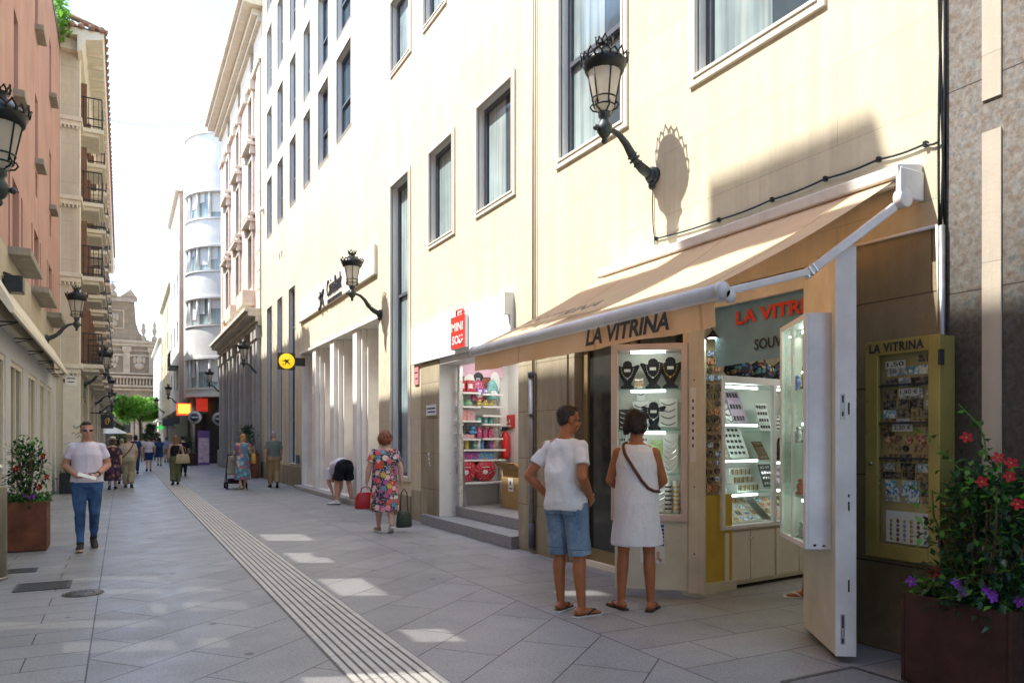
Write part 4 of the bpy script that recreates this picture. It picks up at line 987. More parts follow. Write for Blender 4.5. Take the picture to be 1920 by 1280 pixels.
# case on the door: white side box
qa, qb = .0, RW - .11; cd = .15; r0, r1 = .745, 2.36
m = MB(); t = .035
m.fbox(FR, qb, qb + .02, r0, r1, -cd, -.002); m.fbox(FR, qa - .02, qa, r0, r1, -cd, -.002); m.fbox(FR, qa, qb, r0, r0 + .02, -cd, -.002); m.fbox(FR, qa, qb, r1 - .02, r1, -cd, -.002)
for a, b in ((qa - .02, qa + t), (qb - t, qb + .02), ((qa+qb)/2 - .015, (qa+qb)/2 + .015)): m.fbox(FR, a, b, r0, r1, -cd - .022, -cd)
for a, b in ((r0, r0 + t), (r1 - t, r1)):
    m.fbox(FR, qa + t, (qa+qb)/2 - .015, a, b, -cd - .022, -cd); m.fbox(FR, (qa+qb)/2 + .015, qb - t, a, b, -cd - .022, -cd)
m.build('case_frame', m_gutter, rd, bevel=.003)
m = MB(); m.fbox(FR, qb + .0205, qb + .0225, r0 + .02, r0 + .035, -cd + .03, -cd + .05); m.fbox(FR, qb + .0205, qb + .0225, r0 + .02, r0 + .03, -.06, -.04); build_each(m, 'plug', m_void, rd)
m = MB(); m.fbox(FR, qa + .005, qb - .005, r0 + .02, r1 - .02, -cd - .010, -cd - .006); m.build('glass', m_glassg, rd)
m = MB()
for z in (1.08, 1.47, 1.86): m.fbox(FR, qa + .005, qb - .005, z - .008, z, -cd + .01, -.005)
build_each(m, 'shelf', m_glassg, rd)
for z in (2.30, 1.99, 1.60, 1.02):
    m = MB(); m.fbox(FR, qa + .1, qb - .12, z, z + .02, -.04, -.02); m.build('light_tube', m_led, rd)
m_souv = [PM('souvenir_' + n, c, .4, .3, 40) for n, c in (('brown', (.22,.10,.05)), ('blue', (.05,.10,.35)), ('bronze', (.30,.20,.08)), ('grey', (.35,.35,.36)), ('red', (.45,.05,.04)))]
for i, (u, z, c, nm) in enumerate(((.12, 1.862, 1, 'blue'), (.32, 1.862, 2, 'bronze'), (.5, 1.862, 0, 'brown'), (.15, 1.472, 3, 'grey'), (.36, 1.472, 1, 'blue'), (.52, 1.472, 0, 'brown'), (.2, 1.082, 4, 'red'), (.4, 1.082, 2, 'bronze'), (.52, 1.082, 3, 'grey'), (.25, .767, 3, 'grey'), (.45, .767, 0, 'brown'))):
    o = thing('figurine', '%s figurine on the %s level of the right door case, item %d from the top' % (nm, ['top', 'second', 'third', 'lowest'][[1.862, 1.472, 1.082, .767].index(z)], i + 1), 'figurine', pl(FR, u, z, -.07)); q = pl(FR, u, z + .001, -.075)
    m = MB(); h = .12 + .05 * (i % 3); m.lathe([(.035, 0), (.036, .015), (.018, .025), (.028, h*.45), (.022, h*.65), (.01, h*.74), (.02, h*.84), (.014, h*.96), (0, h)], tuple(q), 14); m.build('statuette', m_souv[c], o); m = MB(); m.box(q.x-.03, q.x+.03, q.y-.03, q.y+.03, q.z, q.z+.006); m.build('base', m_graphite, o)
# small wall shown between door and frame: glazed strip above
m = MB(); m.box(WX + .0, WX + .06, 4.06, 4.14, 0, 2.86); build_each(m, 'shop_front_frame', m_ivory, B)
# ================================================================ inside cabinets along the left inner wall (plane rising with X)
K0 = Vector((5.22, 5.55)); KE = Vector((1.0, .11)).normalized(); KN = Vector((KE.y, -KE.x))
def FK(u, v, w): q = K0 + KE * u - KN * w; return (q.x, q.y, v)
kb = thing('display_cabinet', 'lit glass fronted jewellery cabinet on a pale cupboard base inside the souvenir shop', 'cabinet', (K0.x, K0.y, 0))
KW = 1.75; k0, k1 = .62, 2.05; mid = .80
m = MB(); m.fbox(FK, .0, KW, .04, .60, .0, .40); m.build('cupboard', PM('cupboard_paint', (.70, .66, .55), .5, .06), kb)
m = MB()
for a, b in ((.04, .42), (.43, .80), (.84, 1.22), (1.23, 1.7)): m.fbox(FK, a, b, .08, .57, -.016, .0)
build_each(m, 'cupboard_door', PM('cupboard_door_paint', (.74, .70, .60), .45, .05), kb, bevel=.003)
m = MB()
for u in (.395, .455, 1.2, 1.25): m.ball(FK(u, .5, -.028), .014, 10)
build_each(m, 'knob', m_white, kb)
m = MB(); m.fbox(FK, -.02, KW, .60, k0 + .02, -.03, .42)
for u in (-.02, mid - .025, KW - .04): m.fbox(FK, u, u + .05, k0, k1, -.03, .01)
m.fbox(FK, -.02, KW, k1 - .0, k1 + .07, -.03, .42); m.fbox(FK, -.03, -.0, k0, k1, .0, .4); m.build('cabinet_frame', m_gutter, kb, bevel=.003)
m = MB(); m.fbox(FK, .0, KW, k0, k1, .40, .42); m.build('case_back', m_white, kb)
KZ = [1.66, 1.30, .955]; KR = [1.58, 1.27, .98]
m = MB()
for z in KZ: m.fbox(FK, .03, mid - .03, z - .01, z, .02, .39)
for z in KR: m.fbox(FK, mid + .03, KW - .04, z - .01, z, .02, .39)
build_each(m, 'shelf', m_glassg, kb)
for z, a in [(z, .1) for z in KZ] + [(z, mid + .08) for z in KR[1:]] + [(k1 - .01, .1), (k1 - .01, mid + .1)]:
    m = MB(); m.fbox(FK, a, a + .48, z - .035, z - .015, .02, .04); m.build('light_tube', m_led, kb)
m = MB(); m.fbox(FK, .03, mid - .03, k0, k1, -.006, -.002); m.fbox(FK, mid + .03, KW - .04, k0, k1, -.006, -.002); m.build('glass', m_glass, kb)
lil = PM('lilac_card', (.52, .38, .52), .6, .08); beig = PM('beige_linen', (.50, .44, .34), .8, .1)
IN = ' in the inner cabinet'
bl = [(.07, KZ[0], .12, .30, 'leaning white earring card at the left end of the top shelf', 3, m_card, m_graphite, 3), (.22, KZ[0], .2, .34, 'cream necklace card with dark drop necklace on the top shelf', 1, PM('cream_card', (.7,.66,.5), .6, .05), m_graphite, 0), (.40, KZ[0], .12, .26, 'white card of fine pendants next to the lilac card', 4, m_card, m_graphite, 0), (.55, KZ[0], .22, .34, 'lilac rounded jewellery card on the top shelf', 3, lil, m_graphite, 4),
      (.20, KZ[1], .34, .26, 'beige tray of rows of earrings on the second shelf', 6, beig, m_silver, 9), (.53, KZ[1], .30, .33, 'large leaning white board with scattered pendants on the second shelf', 5, m_card, m_graphite, 4),
      (.12, KZ[2], .16, .26, 'white card of silver chains at the left of the third shelf', 4, m_card, m_silver, 0), (.28, KZ[2], .10, .26, 'narrow white earring card on the third shelf', 5, m_card, m_graphite, 2)]
for u, z, w_, h_, lb, r_, mt, ch, cc in bl: board(FK, u, z + .001, .2, w_, h_, lb + IN, r_, mt, ch, .14, 'jewellery_card', 'jewellery card', cc)
o = thing('keyring_rack', 'white three tier rack of hanging keyrings on the third shelf' + IN, 'rack', pl(FK, .5, KZ[2], .2)); m = MB()
for k in range(3): m.fbox(FK, .36, .70, KZ[2] + .08*k, KZ[2] + .08*k + .075, .1 + .05*k, .32)
m.build('rack', m_card, o); m = MB()
for k in range(3):
    for i in range(10): m.fbox(FK, .37 + i*.033, .388 + i*.033, KZ[2] + .012 + .08*k, KZ[2] + .07 + .08*k, .09 + .05*k, .099 + .05*k, (i + k) % 2)
m.build('keyring', [m_silver, m_souv[2]], o)
for i, (u, z, w_, h_, lb, mt) in enumerate(((mid + .16, KR[0], .2, .3, 'white board of drop pendants atop the right bay', m_card), (mid + .4, KR[0], .16, .18, 'small white card of brooches in the right bay', m_card), (mid + .22, KR[2], .2, .24, 'black wire earring rack in the right bay', m_graphite))):
    board(FK, u, z + .001, .2, w_, h_, lb + IN, 4, mt, m_graphite if mt is m_card else m_silver, .08, 'jewellery_card', 'jewellery card', 4)
board(FK, mid + .14, KR[1] + .001, .2, .16, .2, 'dark tray of rings on the middle shelf of the right bay' , 4, m_souv[0], m_silver, .12, 'jewellery_card', 'jewellery card', 6)
board(FK, mid + .48, KR[2] + .001, .2, .18, .2, 'pink card of hair clips on the lower shelf of the right bay', 3, lil, m_silver, .12, 'jewellery_card', 'jewellery card', 3)
board(FK, .68, KZ[1] + .001, .3, .12, .22, 'small wooden card of charms, second shelf' + IN, 4, m_souv[2], m_silver, .1, 'jewellery_card', 'jewellery card', 3)
board(FK, .68, KZ[0] + .001, .28, .1, .3, 'narrow white card of hoops, top shelf' + IN, 5, m_card, m_goldb, .1, 'jewellery_card', 'jewellery card', 2)
bust(FK, mid + .38, KR[1] + .001, .2, .24, 'black velvet bust in the right bay' + IN, m_silver)
# magnets lying on the sloping floor of the cabinet
GR = {}
def mag_mats():
    out = []
    for n, a, b in (('blue', (.06,.16,.42), (.62,.70,.78)), ('dark', (.02,.02,.03), (.24,.19,.14)), ('red', (.42,.06,.04), (.55,.40,.25)), ('brown', (.20,.10,.05), (.42,.30,.16)), ('grey', (.25,.27,.30), (.60,.60,.58)), ('sky', (.08,.36,.60), (.78,.74,.6))):
        t = NT('magnet_' + n); f = t.noise(t.coord(), 42, 3, .6); t.col(t.ramp(f, [(.42, a), (.5, tuple((x+y)/2 for x, y in zip(a, b))), (.56, tuple(min(.9, x * 1.25) for x in b))])); t.bsdf.inputs['Roughness'].default_value = .3; out.append((n, t.m))
    return out
MAG = mag_mats()
def magnet(fn, u, v, w, wd_, h, label, group, shape=0, mi=None, th=.012):
    n, mt = MAG[mi]; m = MB(); L = lambda a, b, c: fn(u + a, v + b, w - c)
    if shape == 0: m.fbox(L, -wd_/2, wd_/2, -h/2, h/2, 0, th)
    else:
        k = 12 if shape == 1 else 5; P = [(math.cos(2*pi*i/k + .3) * wd_/2, math.sin(2*pi*i/k + .3) * h/2) for i in range(k)]
        m.add([L(a, b, c) for c in (0, th) for a, b in P], [tuple(range(k)), tuple(range(k, 2*k))] + [(i, (i+1) % k, k + (i+1) % k, k + i) for i in range(k)])
    return tag(m.build('souvenir_magnet', mt), label % n, 'magnet', group)
def FS(u, v, w): # sloped tray inside the cabinet: v runs up the slope
    return FK(u, k0 + .03 + v * .62 + w * -.7, .05 + v * .75 + w * -.3)
for a, b, side in ((.05, .72, 'left'), (mid + .06, mid + .62, 'right')):
    m = MB(); m.quad(FS(a, 0, .004), FS(b, 0, .004), FS(b, .36, .004), FS(a, .36, .004)); tag(m.build('magnet_tray', beig), 'sloping linen tray of magnets on the floor of the %s bay of the inner cabinet' % side, 'tray')
    nc = 6 if side == 'left' else 5
    for r_ in range(4):
        for c_ in range(nc): magnet(FS, a + .055 + (b - a - .1) * c_ / (nc - 1) + rnd.uniform(-.008, .008), .045 + r_*.088, 0, .07, .06, '%s magnet' + ' on the %s cabinet tray, %s row from the front, %s from left' % (side, ORD[r_], ORD[c_]), 'magnets on the cabinet trays', rnd.choice((0, 0, 1)), rnd.randrange(6), .008)
# magnets on the cream board beside the door post
def FB(u, v, w): return (WX + .11 + u, 5.548 + w, v)
for r_ in range(17):
    for c_ in range(3):
        magnet(FB, .05 + c_*.095 + rnd.uniform(-.01, .01), 1.02 + r_*.082 + rnd.uniform(-.008, .008), 0, rnd.uniform(.055, .085), rnd.uniform(.045, .07), '%s magnet' + ' on the board by the door post, %s row from below, %s from left' % ((ORD + ['thirteenth','fourteenth','fifteenth','sixteenth','seventeenth'])[r_], ORD[c_]), 'magnets on the board by the door post', rnd.choice((0, 0, 0, 1)), rnd.choice((1, 1, 1, 3, 0, 2) if r_ < 12 else (2, 0, 2, 1)), .02)
# dark goods hanging above the cabinet
for i in range(4):
    o = thing('folded_bag', 'dark patterned souvenir bag lying on top of the inner cabinet, %s from the left' % ORD[i], 'bag', pl(FK, .5 + i*.35, k1 + .07, .2)); m = MB(); q = pl(FK, .5 + i*.36, k1 + .07, .2); m.ball((q.x, q.y, q.z + .10), (.17, .13, .10), 14); m.build('bag_body', floral('patterned_bag', [(.05,.12,.35), (.25,.10,.06), (.1,.3,.3), (.4,.35,.2)], (.03,.03,.04), 22), o)
    m = MB(); m.tube([(q.x - .08, q.y, q.z + .18), (q.x, q.y - .02, q.z + .26), (q.x + .08, q.y, q.z + .18)], .01, 6); m.build('handle', m_graphite, o)
# ================================================================ gold wall showcase
CXW = WX - .17
g0 = W(1762, 822, CXW)[0]; g1 = W(1622, 822, CXW)[0]; gz1 = W(1622, 643, CXW)[1] + .0; gz0 = W(1622, 1040, CXW)[1]
gs = thing('wall_showcase', 'gold framed glass showcase of souvenir magnets mounted on the stained wall', 'showcase', (WX, (g0+g1)/2, gz0))
fgx = fx(CXW)
i0, i1 = W(1740, 822, CXW)[0], W(1645, 822, CXW)[0]; iz1 = gz1 - .10; iz0 = gz0 + .10
m = MB(); m.fbox(fgx, g0, i0, gz0, gz1, -.0, .04); m.fbox(fgx, i1, g1, gz0, gz1, 0, .04); m.fbox(fgx, i0, i1, gz0, iz0, 0, .04); m.fbox(fgx, i0, i1, iz1, gz1, 0, .04)
m.build('door_frame', m_gold, gs, bevel=.004)
m = MB(); m.fbox(fgx, g0 + .005, g0 + .02, gz0 + .005, gz1 - .005, .045, .165); m.fbox(fgx, g1 - .02, g1 - .005, gz0 + .005, gz1 - .005, .045, .165); m.fbox(fgx, g0 + .02, g1 - .02, gz0 + .005, gz0 + .02, .045, .165); m.fbox(fgx, g0 + .02, g1 - .02, gz1 - .02, gz1 - .005, .045, .165)
m.build('case_body', m_gold, gs)
m = MB(); m.fbox(fgx, g0 + .02, g1 - .02, gz0 + .02, gz1 - .02, .068, .078); m.build('case_back', PM('case_back_tan', (.52, .43, .20), .7, .1), gs)
m = MB(); m.fbox(fgx, i0 - .01, i1 + .01, iz0 - .01, iz1 + .01, .022, .026); m.build('glass', glass_mat('showcase_glass', (.97, .98, .97), .45), gs)
m = MB(); m.text('LA ViTRiNA', (CXW - .001, (g0 + g1)/2 + .035, gz1 - .05), (0, -1, 0), (0, 0, 1), (g1 - g0) * .74, .062, .003, .035, 0, 0, 1.15); m.build('lettering', m_graphite, gs)
m = MB()
for z in (gz0 + .12, gz1 - .2): m.fbox(fgx, g0 - .012, g0 + .004, z, z + .1, -.012, .03)
build_each(m, 'hinge', m_graphite, gs)
m = MB(); m.tube([fgx(i1 + .05, (gz0+gz1)/2 - .1, -.012), fgx(i1 + .05, (gz0+gz1)/2 - .1, 0)], .014, 10); m.build('lock', m_steel, gs)
def FG(u, v, w): return (CXW + .066 + w, i1 - u, v)   # u from left to right, w negative toward the street
IW = i1 - i0; IH = iz1 - iz0
m = MB()
for f in (.20, .44, .665): m.fbox(lambda u, v, w: FG(u, v, -w), .0, IW, iz1 - IH*f*.83, iz1 - IH*f*.83 + .012, 0, .05)
build_each(m, 'ledge', m_graphite, gs)
lay = [(.035, [(.80, .16), (.95, .1)], .04), (.10, [(.30, .40), (.72, .38)], .055), (.165, [(.20, .26), (.45, .24), (.73, .34)], .055), (.235, [(.16, .24), (.42, .16), (.68, .26), (.93, .13)], .06), (.295, [(.14, .24), (.42, .2), (.67, .24), (.92, .13)], .06), (.35, [(.14, .24), (.42, .26), (.66, .15), (.86, .16)], .055), (.405, [(.13, .24), (.42, .26), (.74, .27)], .055), (.46, [(.12, .22), (.93, .14)], .05), (.505, [(.10, .14), (.28, .2), (.52, .15), (.76, .18), (.95, .09)], .06), (.555, [(.13, .13), (.3, .12), (.46, .12), (.76, .26)], .045), (.61, [(.16, .26), (.46, .22), (.8, .26)], .05), (.665, [(.14, .24), (.5, .26), (.8, .22)], .055), (.715, [(.18, .36), (.52, .22), (.8, .26)], .045), (.765, [(.16, .22), (.54, .28), (.88, .26)], .05), (.81, [(.2, .26), (.56, .34), (.89, .24)], .05), (.85, [(.22, .3), (.6, .26), (.9, .22)], .045)]
lay = [(f * .97, r_, h) for f, r_, h in lay]
for k, (f, row, h) in enumerate(lay):
    for i, (c_, w_) in enumerate(row):
        magnet(FG, c_ * IW, iz1 - f * IH * .92, 0, w_ * IW, h * IH * .80, '%s magnet' + ' in the gold showcase, row %d from the top, %s from left' % (k + 1, ORD[i]), 'magnets in the gold wall showcase', 1 if (k in (8, 9) and i % 2 == 0) or w_ < .135 else 0, rnd.choice((0, 1, 3, 3, 4, 5, 1) if k not in (8, 9) else (3, 2, 3, 1)), .010)
for tx, f, c_ in (('1,50', .055, .28), ('1,80 €', .215, .55), ('2,20 €', .415, .42)):
    m = MB(); zc = iz1 - f * IH * .93; m.fbox(lambda u, v, w: FG(u, v, -w), c_*IW - .20*IW, c_*IW + .20*IW, zc - .025, zc + .025, .016, .019); o = tag(m.build('price_card', m_card), 'white price card %s in the gold showcase' % {'1,50': 'in the top compartment, reading 1,50', '1,80 €': 'in the second compartment, reading 1,80 €', '2,20 €': 'in the third compartment, reading 2,20 €'}[tx], 'price card')
    m = MB(); q = FG(c_*IW, zc, -.0195); m.text(tx, q, (0, -1, 0), (0, 0, 1), .34*IW, .034, .0, .015); m.build('lettering', m_graphite, o)
m = MB(); zt = iz0 + IH * .175; m.fbox(lambda u, v, w: FG(u, v, -w), .03, IW, iz0 + .01, zt, .012, .015); o = tag(m.build('pin_card', m_card), 'white card with rows of small pins at the bottom of the gold showcase', 'pin card')
m = MB()
for r_ in range(5):
    for c_ in range(6): m.ball(FG(.07 + (IW - .12) * c_ / 5, iz0 + .035 + r_ * (zt - iz0 - .07) / 5, -.017), (.004, .012, .010 + .006 * ((r_ + c_) % 2)), 8, (r_ * 3 + c_) % 3)
m.build('pin', [m_goldb, m_souv[0], m_souv[3]], o)
# ================================================================ GRANITE BUILDING (far right)
def granite_mat():
    t = NT('polished_red_granite'); p = t.pos()
    n1 = t.noise(p, 17, 6, .7); n2 = t.noise(p, 26, 4, .7)
    wv = t.new('ShaderNodeTexWave'); wv.inputs['Scale'].default_value = 2.2; wv.inputs['Distortion'].default_value = 22; wv.inputs['Detail'].default_value = 4; wv.inputs['Detail Scale'].default_value = 2.4; t.link(p, wv.inputs['Vector'])
    c = t.ramp(n1, [(.34, (.16, .168, .165)), (.48, (.26, .25, .225)), (.6, (.19, .16, .132)), (.72, (.175, .168, .16))])
    c = t.mix(t.ramp(wv.outputs[0], [(.55, 0.0), (.8, .4)]), c, (.20, .145, .10))
    c = t.mix(1.0, c, t.ramp(n2, [(.3, .62), (.65, 1.1)]), 'MULTIPLY')
    sx = t.new('ShaderNodeSeparateXYZ'); t.link(p, sx.inputs[0])
    j = t.math('LESS_THAN', t.math('FRACT', t.math('DIVIDE', t.math('ADD', sx.outputs[2], .2), 1.32)), .006); c = t.mix(j, c, (.05, .04, .04))
    low = t.ramp(t.math('DIVIDE', sx.outputs[2], 4.0), [(.5, .30), (.82, 1.0)]); c = t.mix(1.0, c, low, 'MULTIPLY')  # shade on the lower wall put into the colour
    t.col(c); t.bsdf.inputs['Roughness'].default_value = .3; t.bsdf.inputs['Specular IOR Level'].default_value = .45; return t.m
GB = thing('granite_building', 'building clad in mottled red brown granite with pale vertical stone strips', 'building', (WX, 3.0, 0))
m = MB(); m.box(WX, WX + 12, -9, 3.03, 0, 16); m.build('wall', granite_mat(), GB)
m = MB()
for k in range(5):
    y1 = W(1843, 800)[0] - k * .95; y0 = y1 - .115
    for z0, z1 in ((.0, 3.42), (3.62, 6.9), (7.1, 11.0), (11.2, 15.8)): m.box(WX - .012, WX + .02, y0, y1, z0, z1)
build_each(m, 'stone_strip', stone_mat('strip_stone', (.62, .54, .42), (.58, .5, .4), 2, 1.3, mortar=.004, blotch=.15, stain=.0), GB)
m = MB(); m.box(WX - .3, WX + 12.1, -9.1, 3.02, 16, 16.3); m.build('roof', m_trim, GB)
# ================================================================ LEFT SIDE: red building
m_redwall = None
def render_mat(name, c, streak=.18):
    t = NT(name); p = t.pos(); mp = t.new('ShaderNodeMapping'); mp.inputs['Scale'].default_value = (2, 2, .18); t.link(p, mp.inputs[0])
    f = t.noise(mp.outputs[0], 1.6, 6, .65); f2 = t.noise(p, 1.1, 5)
    cc = t.ramp(f, [(.3, tuple(x * (1 - streak) for x in c)), (.7, c)]); cc = t.mix(1.0, cc, t.ramp(f2, [(.3, .86), (.7, 1.05)]), 'MULTIPLY')
    t.col(cc); t.bsdf.inputs['Roughness'].default_value = .9; t.bsdf.inputs['Specular IOR Level'].default_value = .2; t.bump(t.noise(p, 40, 4), .25, .01); return t.m
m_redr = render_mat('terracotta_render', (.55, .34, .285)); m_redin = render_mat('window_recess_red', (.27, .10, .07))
m_lstone = stone_mat('beige_ashlar', (.60, .53, .41), (.56, .49, .38), 1.3, .55, mortar=.005, stain=.15, blotch=.15, bump=.2)
m_beige = stone_mat('beige_front', (.70, .63, .50), (.67, .60, .47), 2.2, 1.1, axis='XZ', mortar=.006, blotch=.1, bump=.15)
FL_ = fx(LX, -1); RH = 12.5; RY0, RY1 = -14.0, 24.7
RB = thing('red_building', 'terracotta red building with deep slot windows above a beige stone storey and glazed shop fronts', 'building', (LX, RY1, 0))
hs = []; ww = []
cols_ = [14.75 + 3.35 * k for k in range(-8, 3)]
for c in cols_:
    for z0, z1 in ((4.46, 5.7), (7.15, 8.5), (9.85, 11.2)):
        if z0 < 5:
            for a, b in ((-.95, -.72), (-.45, .45), (.72, .95)): hs.append((c + a, c + b, z0, z1, .35))
        else: hs.append((c - .28, c + .28, z0, z1, .4))
    hs.append((c - .2, c + .2, 6.45, 6.95, .25))
# openings added to the mostly unseen near wall so sun beams make the light patches
def opening_for(px0, py0, px1, py1, z=0.0):
    a = [G(*p) for p in ((px0, py0), (px1, py1))]
    return a
k_ = -SUND.z / SUND.x; ky = -SUND.y / SUND.x
open_ = []
def beam(x0, x1, y0, y1, z=0.0, tint=False):
    """opening added to the street wall so that its sun patch covers x0..x1, y0..y1 on a surface at height z"""
    za, zb = z + k_ * (x0 - LX), z + k_ * (x1 - LX); xm = (x0 + x1) / 2
    s = ky * (xm - LX); h = (y0 + s, y1 + s, za, zb, .0); open_.append((h, tint)); hs.append(h)
def patch(c4, z=0.0, **kw):
    P = [G(*p) for p in c4]; xs = sorted(p[0] for p in P); ys = sorted(p[1] for p in P)
    beam((xs[0]+xs[1])/2, (xs[2]+xs[3])/2, (ys[0]+ys[1])/2, (ys[2]+ys[3])/2, z, **kw)
for c4 in (((492, 1006.5), (558, 995.6), (576.6, 1006), (512.5, 1020)), ((539, 1041), (587.5, 1030.6), (618.7, 1048), (568.7, 1060.6)), ((606, 1092.5), (665.6, 1076), (712.5, 1106.6), (651.6, 1125)), ((762.5, 1189), (815.6, 1169), (865.6, 1197), (787.5, 1206.5))): patch(c4)
beam(1.0, 1.75, 4.05, 4.62)
beam(3.75, 4.15, 6.0, 6.25); SUNNY = []
for q in ((3.3, 4.25, 3.75, 4.9, 2.75), (3.28, 3.55, 5.7, 6.7, 2.5)): beam(*q[:4], q[4]); SUNNY.append(open_[-1])
# more added openings, with dim panes: faint bands of light on the left pavement
for x0, x1, y0, y1 in ((-1.0, -.2, 10.75, 11.0), (-.9, .55, 9.1, 9.32), (-.1, .9, 8.05, 8.3), (-1.0, .4, 6.9, 7.15), (-.25, .7, 5.9, 6.2), (-.7, .3, 5.0, 5.25), (.35, 1.0, 7.0, 7.4), (-1.2, -.5, 12.2, 12.4)): beam(x0, x1, y0, y1, 0, True)
tall = [h for h in hs if not any(h is o[0] for o in open_)]
def clash(h): return any(not (h[1] < o[0][0] - .1 or h[0] > o[0][1] + .1 or h[3] < o[0][2] - .1 or h[2] > o[0][3] + .1) for o in open_)
hs = [o[0] for o in open_] + [h for h in tall if not clash(h)]
up = [h for h in hs if h[3] > 4.40]; lowh = [h for h in hs if h[2] < 4.40]
m = MB()
def clip(hl, a, b): return [(h[0], h[1], max(h[2], a), min(h[3], b), *h[4:]) for h in hl if h[3] > a + .01 and h[2] < b - .01]
facade(m, FL_, RY0, RY1, 4.40, RH, clip(hs, 4.40, RH)); m.build('wall', m_redr, RB, fixn=False)
shop_h = [(YY(36, LX), YY(8, LX), .15, 2.9, .3)]
m = MB(); facade(m, FL_, RY0, RY1, 3.30, 4.40, clip(hs, 3.30, 4.40)); m.build('stone_storey', m_lstone, RB, fixn=False)
m = MB()
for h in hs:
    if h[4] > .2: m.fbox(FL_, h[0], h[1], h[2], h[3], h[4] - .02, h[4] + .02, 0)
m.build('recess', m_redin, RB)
m = MB()
for c in cols_:
    if c > 11.5: m.fbox(FL_, c - .19, c + .19, 6.46, 6.94, .18, .2)
m.build('window', m_pane, RB)
m = MB()
for c in cols_:
    if c > 11.5:
        for dz, hw in ((4.40, 1.0), (7.09, .36), (9.79, .36)): m.fbox(FL_, c - hw, c + hw, dz - .06, dz + .055, -.30 if dz < 5 else -.16, .1)
build_each(m, 'ledge', m_concrete, RB, bevel=.008)
m = MB(); m.fbox(FL_, RY0, RY1, RH, RH + .08, -.02, .3); m.build('parapet', PM('grey_roof_edge', (.16, .16, .17), .5, .1), RB)
m = MB()
m.box(LX - 9, LX, RY0 - .1, RY0, 0, RH); m.box(LX - 9.2, LX - 9, RY0, RY1, 0, 4); m.box(LX - 9, LX - .4, RY1 - .12, RY1 - .02, 0, RH)
m.build('rear_wall', m_redr, RB)
# chimney block on the roof (casts the box shadow above the awning)
m = MB(); bx0, bx1 = 3.56 + ky * 6.36, 5.27 + ky * 6.36; m.box(LX - .3, LX + .0, bx0, bx1, RH + .1, 3.86 + k_ * 6.36); m.build('roof_block', m_redr, RB)
# ground-floor shop fronts
SX = LX - .12; fs_ = fx(SX, -1); m_silver_clad = PM('brushed_steel_cladding', (.64, .65, .66), .42, .04, 1.2, metal=.1)
bays = [(11.0, 12.4), (12.9, 14.6), (15.2, 17.1), (17.9, 19.6), (20.3, 21.8), (22.4, 23.6)]
sh_holes = [(a, b, .12, 2.85, .1) for a, b in bays] + clip([o[0] for o in open_], 0, 3.30)
m = MB(); facade(m, fs_, RY0, RY1, 0, 3.30, sh_holes); m.build('shop_cladding', m_silver_clad, RB, fixn=False)
m = MB(); m.box(SX, LX, RY0, RY1, 3.25, 3.30); m.build('shop_soffit', m_trim, RB)
for a, b in bays: window(RB, fs_, a, b, .12, 2.85, .08, .09, [(a + b) / 2], [], m_trim, PM('shop_glass', (.09, .10, .10), .03, .3, .7, spec=1.0))
m = MB()
for h, tint in open_:
    if tint: m.quad(FL_(h[0] - .05, h[2] - .05, .13), FL_(h[1] + .12, h[2] - .05, .13), FL_(h[1] + .12, h[3] + .3, .13), FL_(h[0] - .05, h[3] + .3, .13))
m.build('added_beam_pane', m_slot, RB)  # added panes behind the invented openings, weakening the light bands
m = MB()
for h, tint in open_:
    if not tint and not any(h is q[0] for q in SUNNY): m.quad(FL_(h[0] - .05, h[2] - .05, .13), FL_(h[1] + .12, h[2] - .05, .13), FL_(h[1] + .12, h[3] + .3, .13), FL_(h[0] - .05, h[3] + .3, .13))
m.build('added_beam_pane', m_slot2, RB)  # added panes behind the invented openings, weakening the sun patches
cp = thing('shop_canopy', 'cream sloping shop canopy along the foot of the red building', 'canopy', (LX, 17, 3.2)); m = MB()
prof(m, [(.0, 3.78), (.30, 3.22), (.30, 3.14), (.26, 3.14), (.0, 3.55)], 11.6, 22.6, LX + .005, 0); m.build('canopy_panel', m_trim, cp); m = MB()
for y in (12.5, 14.5, 16.5, 18.5, 20.5, 22): m.box(LX + .0, LX + .26, y, y + .02, 3.12, 3.14); m.tube([(LX + .02, y, 3.06), (LX + .24, y, 3.12)], .008, 6)
build_each(m, 'bracket', m_black, cp)
ml = thing('floodlight', 'black floodlight fixed to the stone storey of the red building', 'floodlight', (LX, 13.2, 3.75)); m = MB(); m.box(LX + .02, LX + .26, 13.1, 13.4, 3.66, 3.90); m.build('housing', m_black, ml, bevel=.015); m = MB(); m.tube([(LX, 13.25, 3.95), (LX + .1, 13.25, 3.92)], .02, 8); m.build('arm', m_black, ml)
pl_ = thing('roof_plant', 'bright green leafy plant spilling over the roof edge of the red building', 'plant', (LX, 24.0, RH))
LEAFM = {}
def leaf_mat(name, c1, c2, tr=.35, rough=.45, sc=9):
    t = NT(name); v = t.pos(); t.col(t.ramp(t.noise(v, sc, 3, .7), [(.32, c1), (.68, c2)])); t.bsdf.inputs['Roughness'].default_value = rough; t.bsdf.inputs['Specular IOR Level'].default_value = .35
    x = t.new('ShaderNodeBsdfTranslucent'); x.inputs[0].default_value = (*tuple(min(1, q * 1.5) for q in c2), 1); mx = t.new('ShaderNodeMixShader'); mx.inputs[0].default_value = tr
    t.link(t.bsdf.outputs[0], mx.inputs[1]); t.link(x.outputs[0], mx.inputs[2]); t.link(mx.outputs[0], t.out.inputs[0]); return t.m
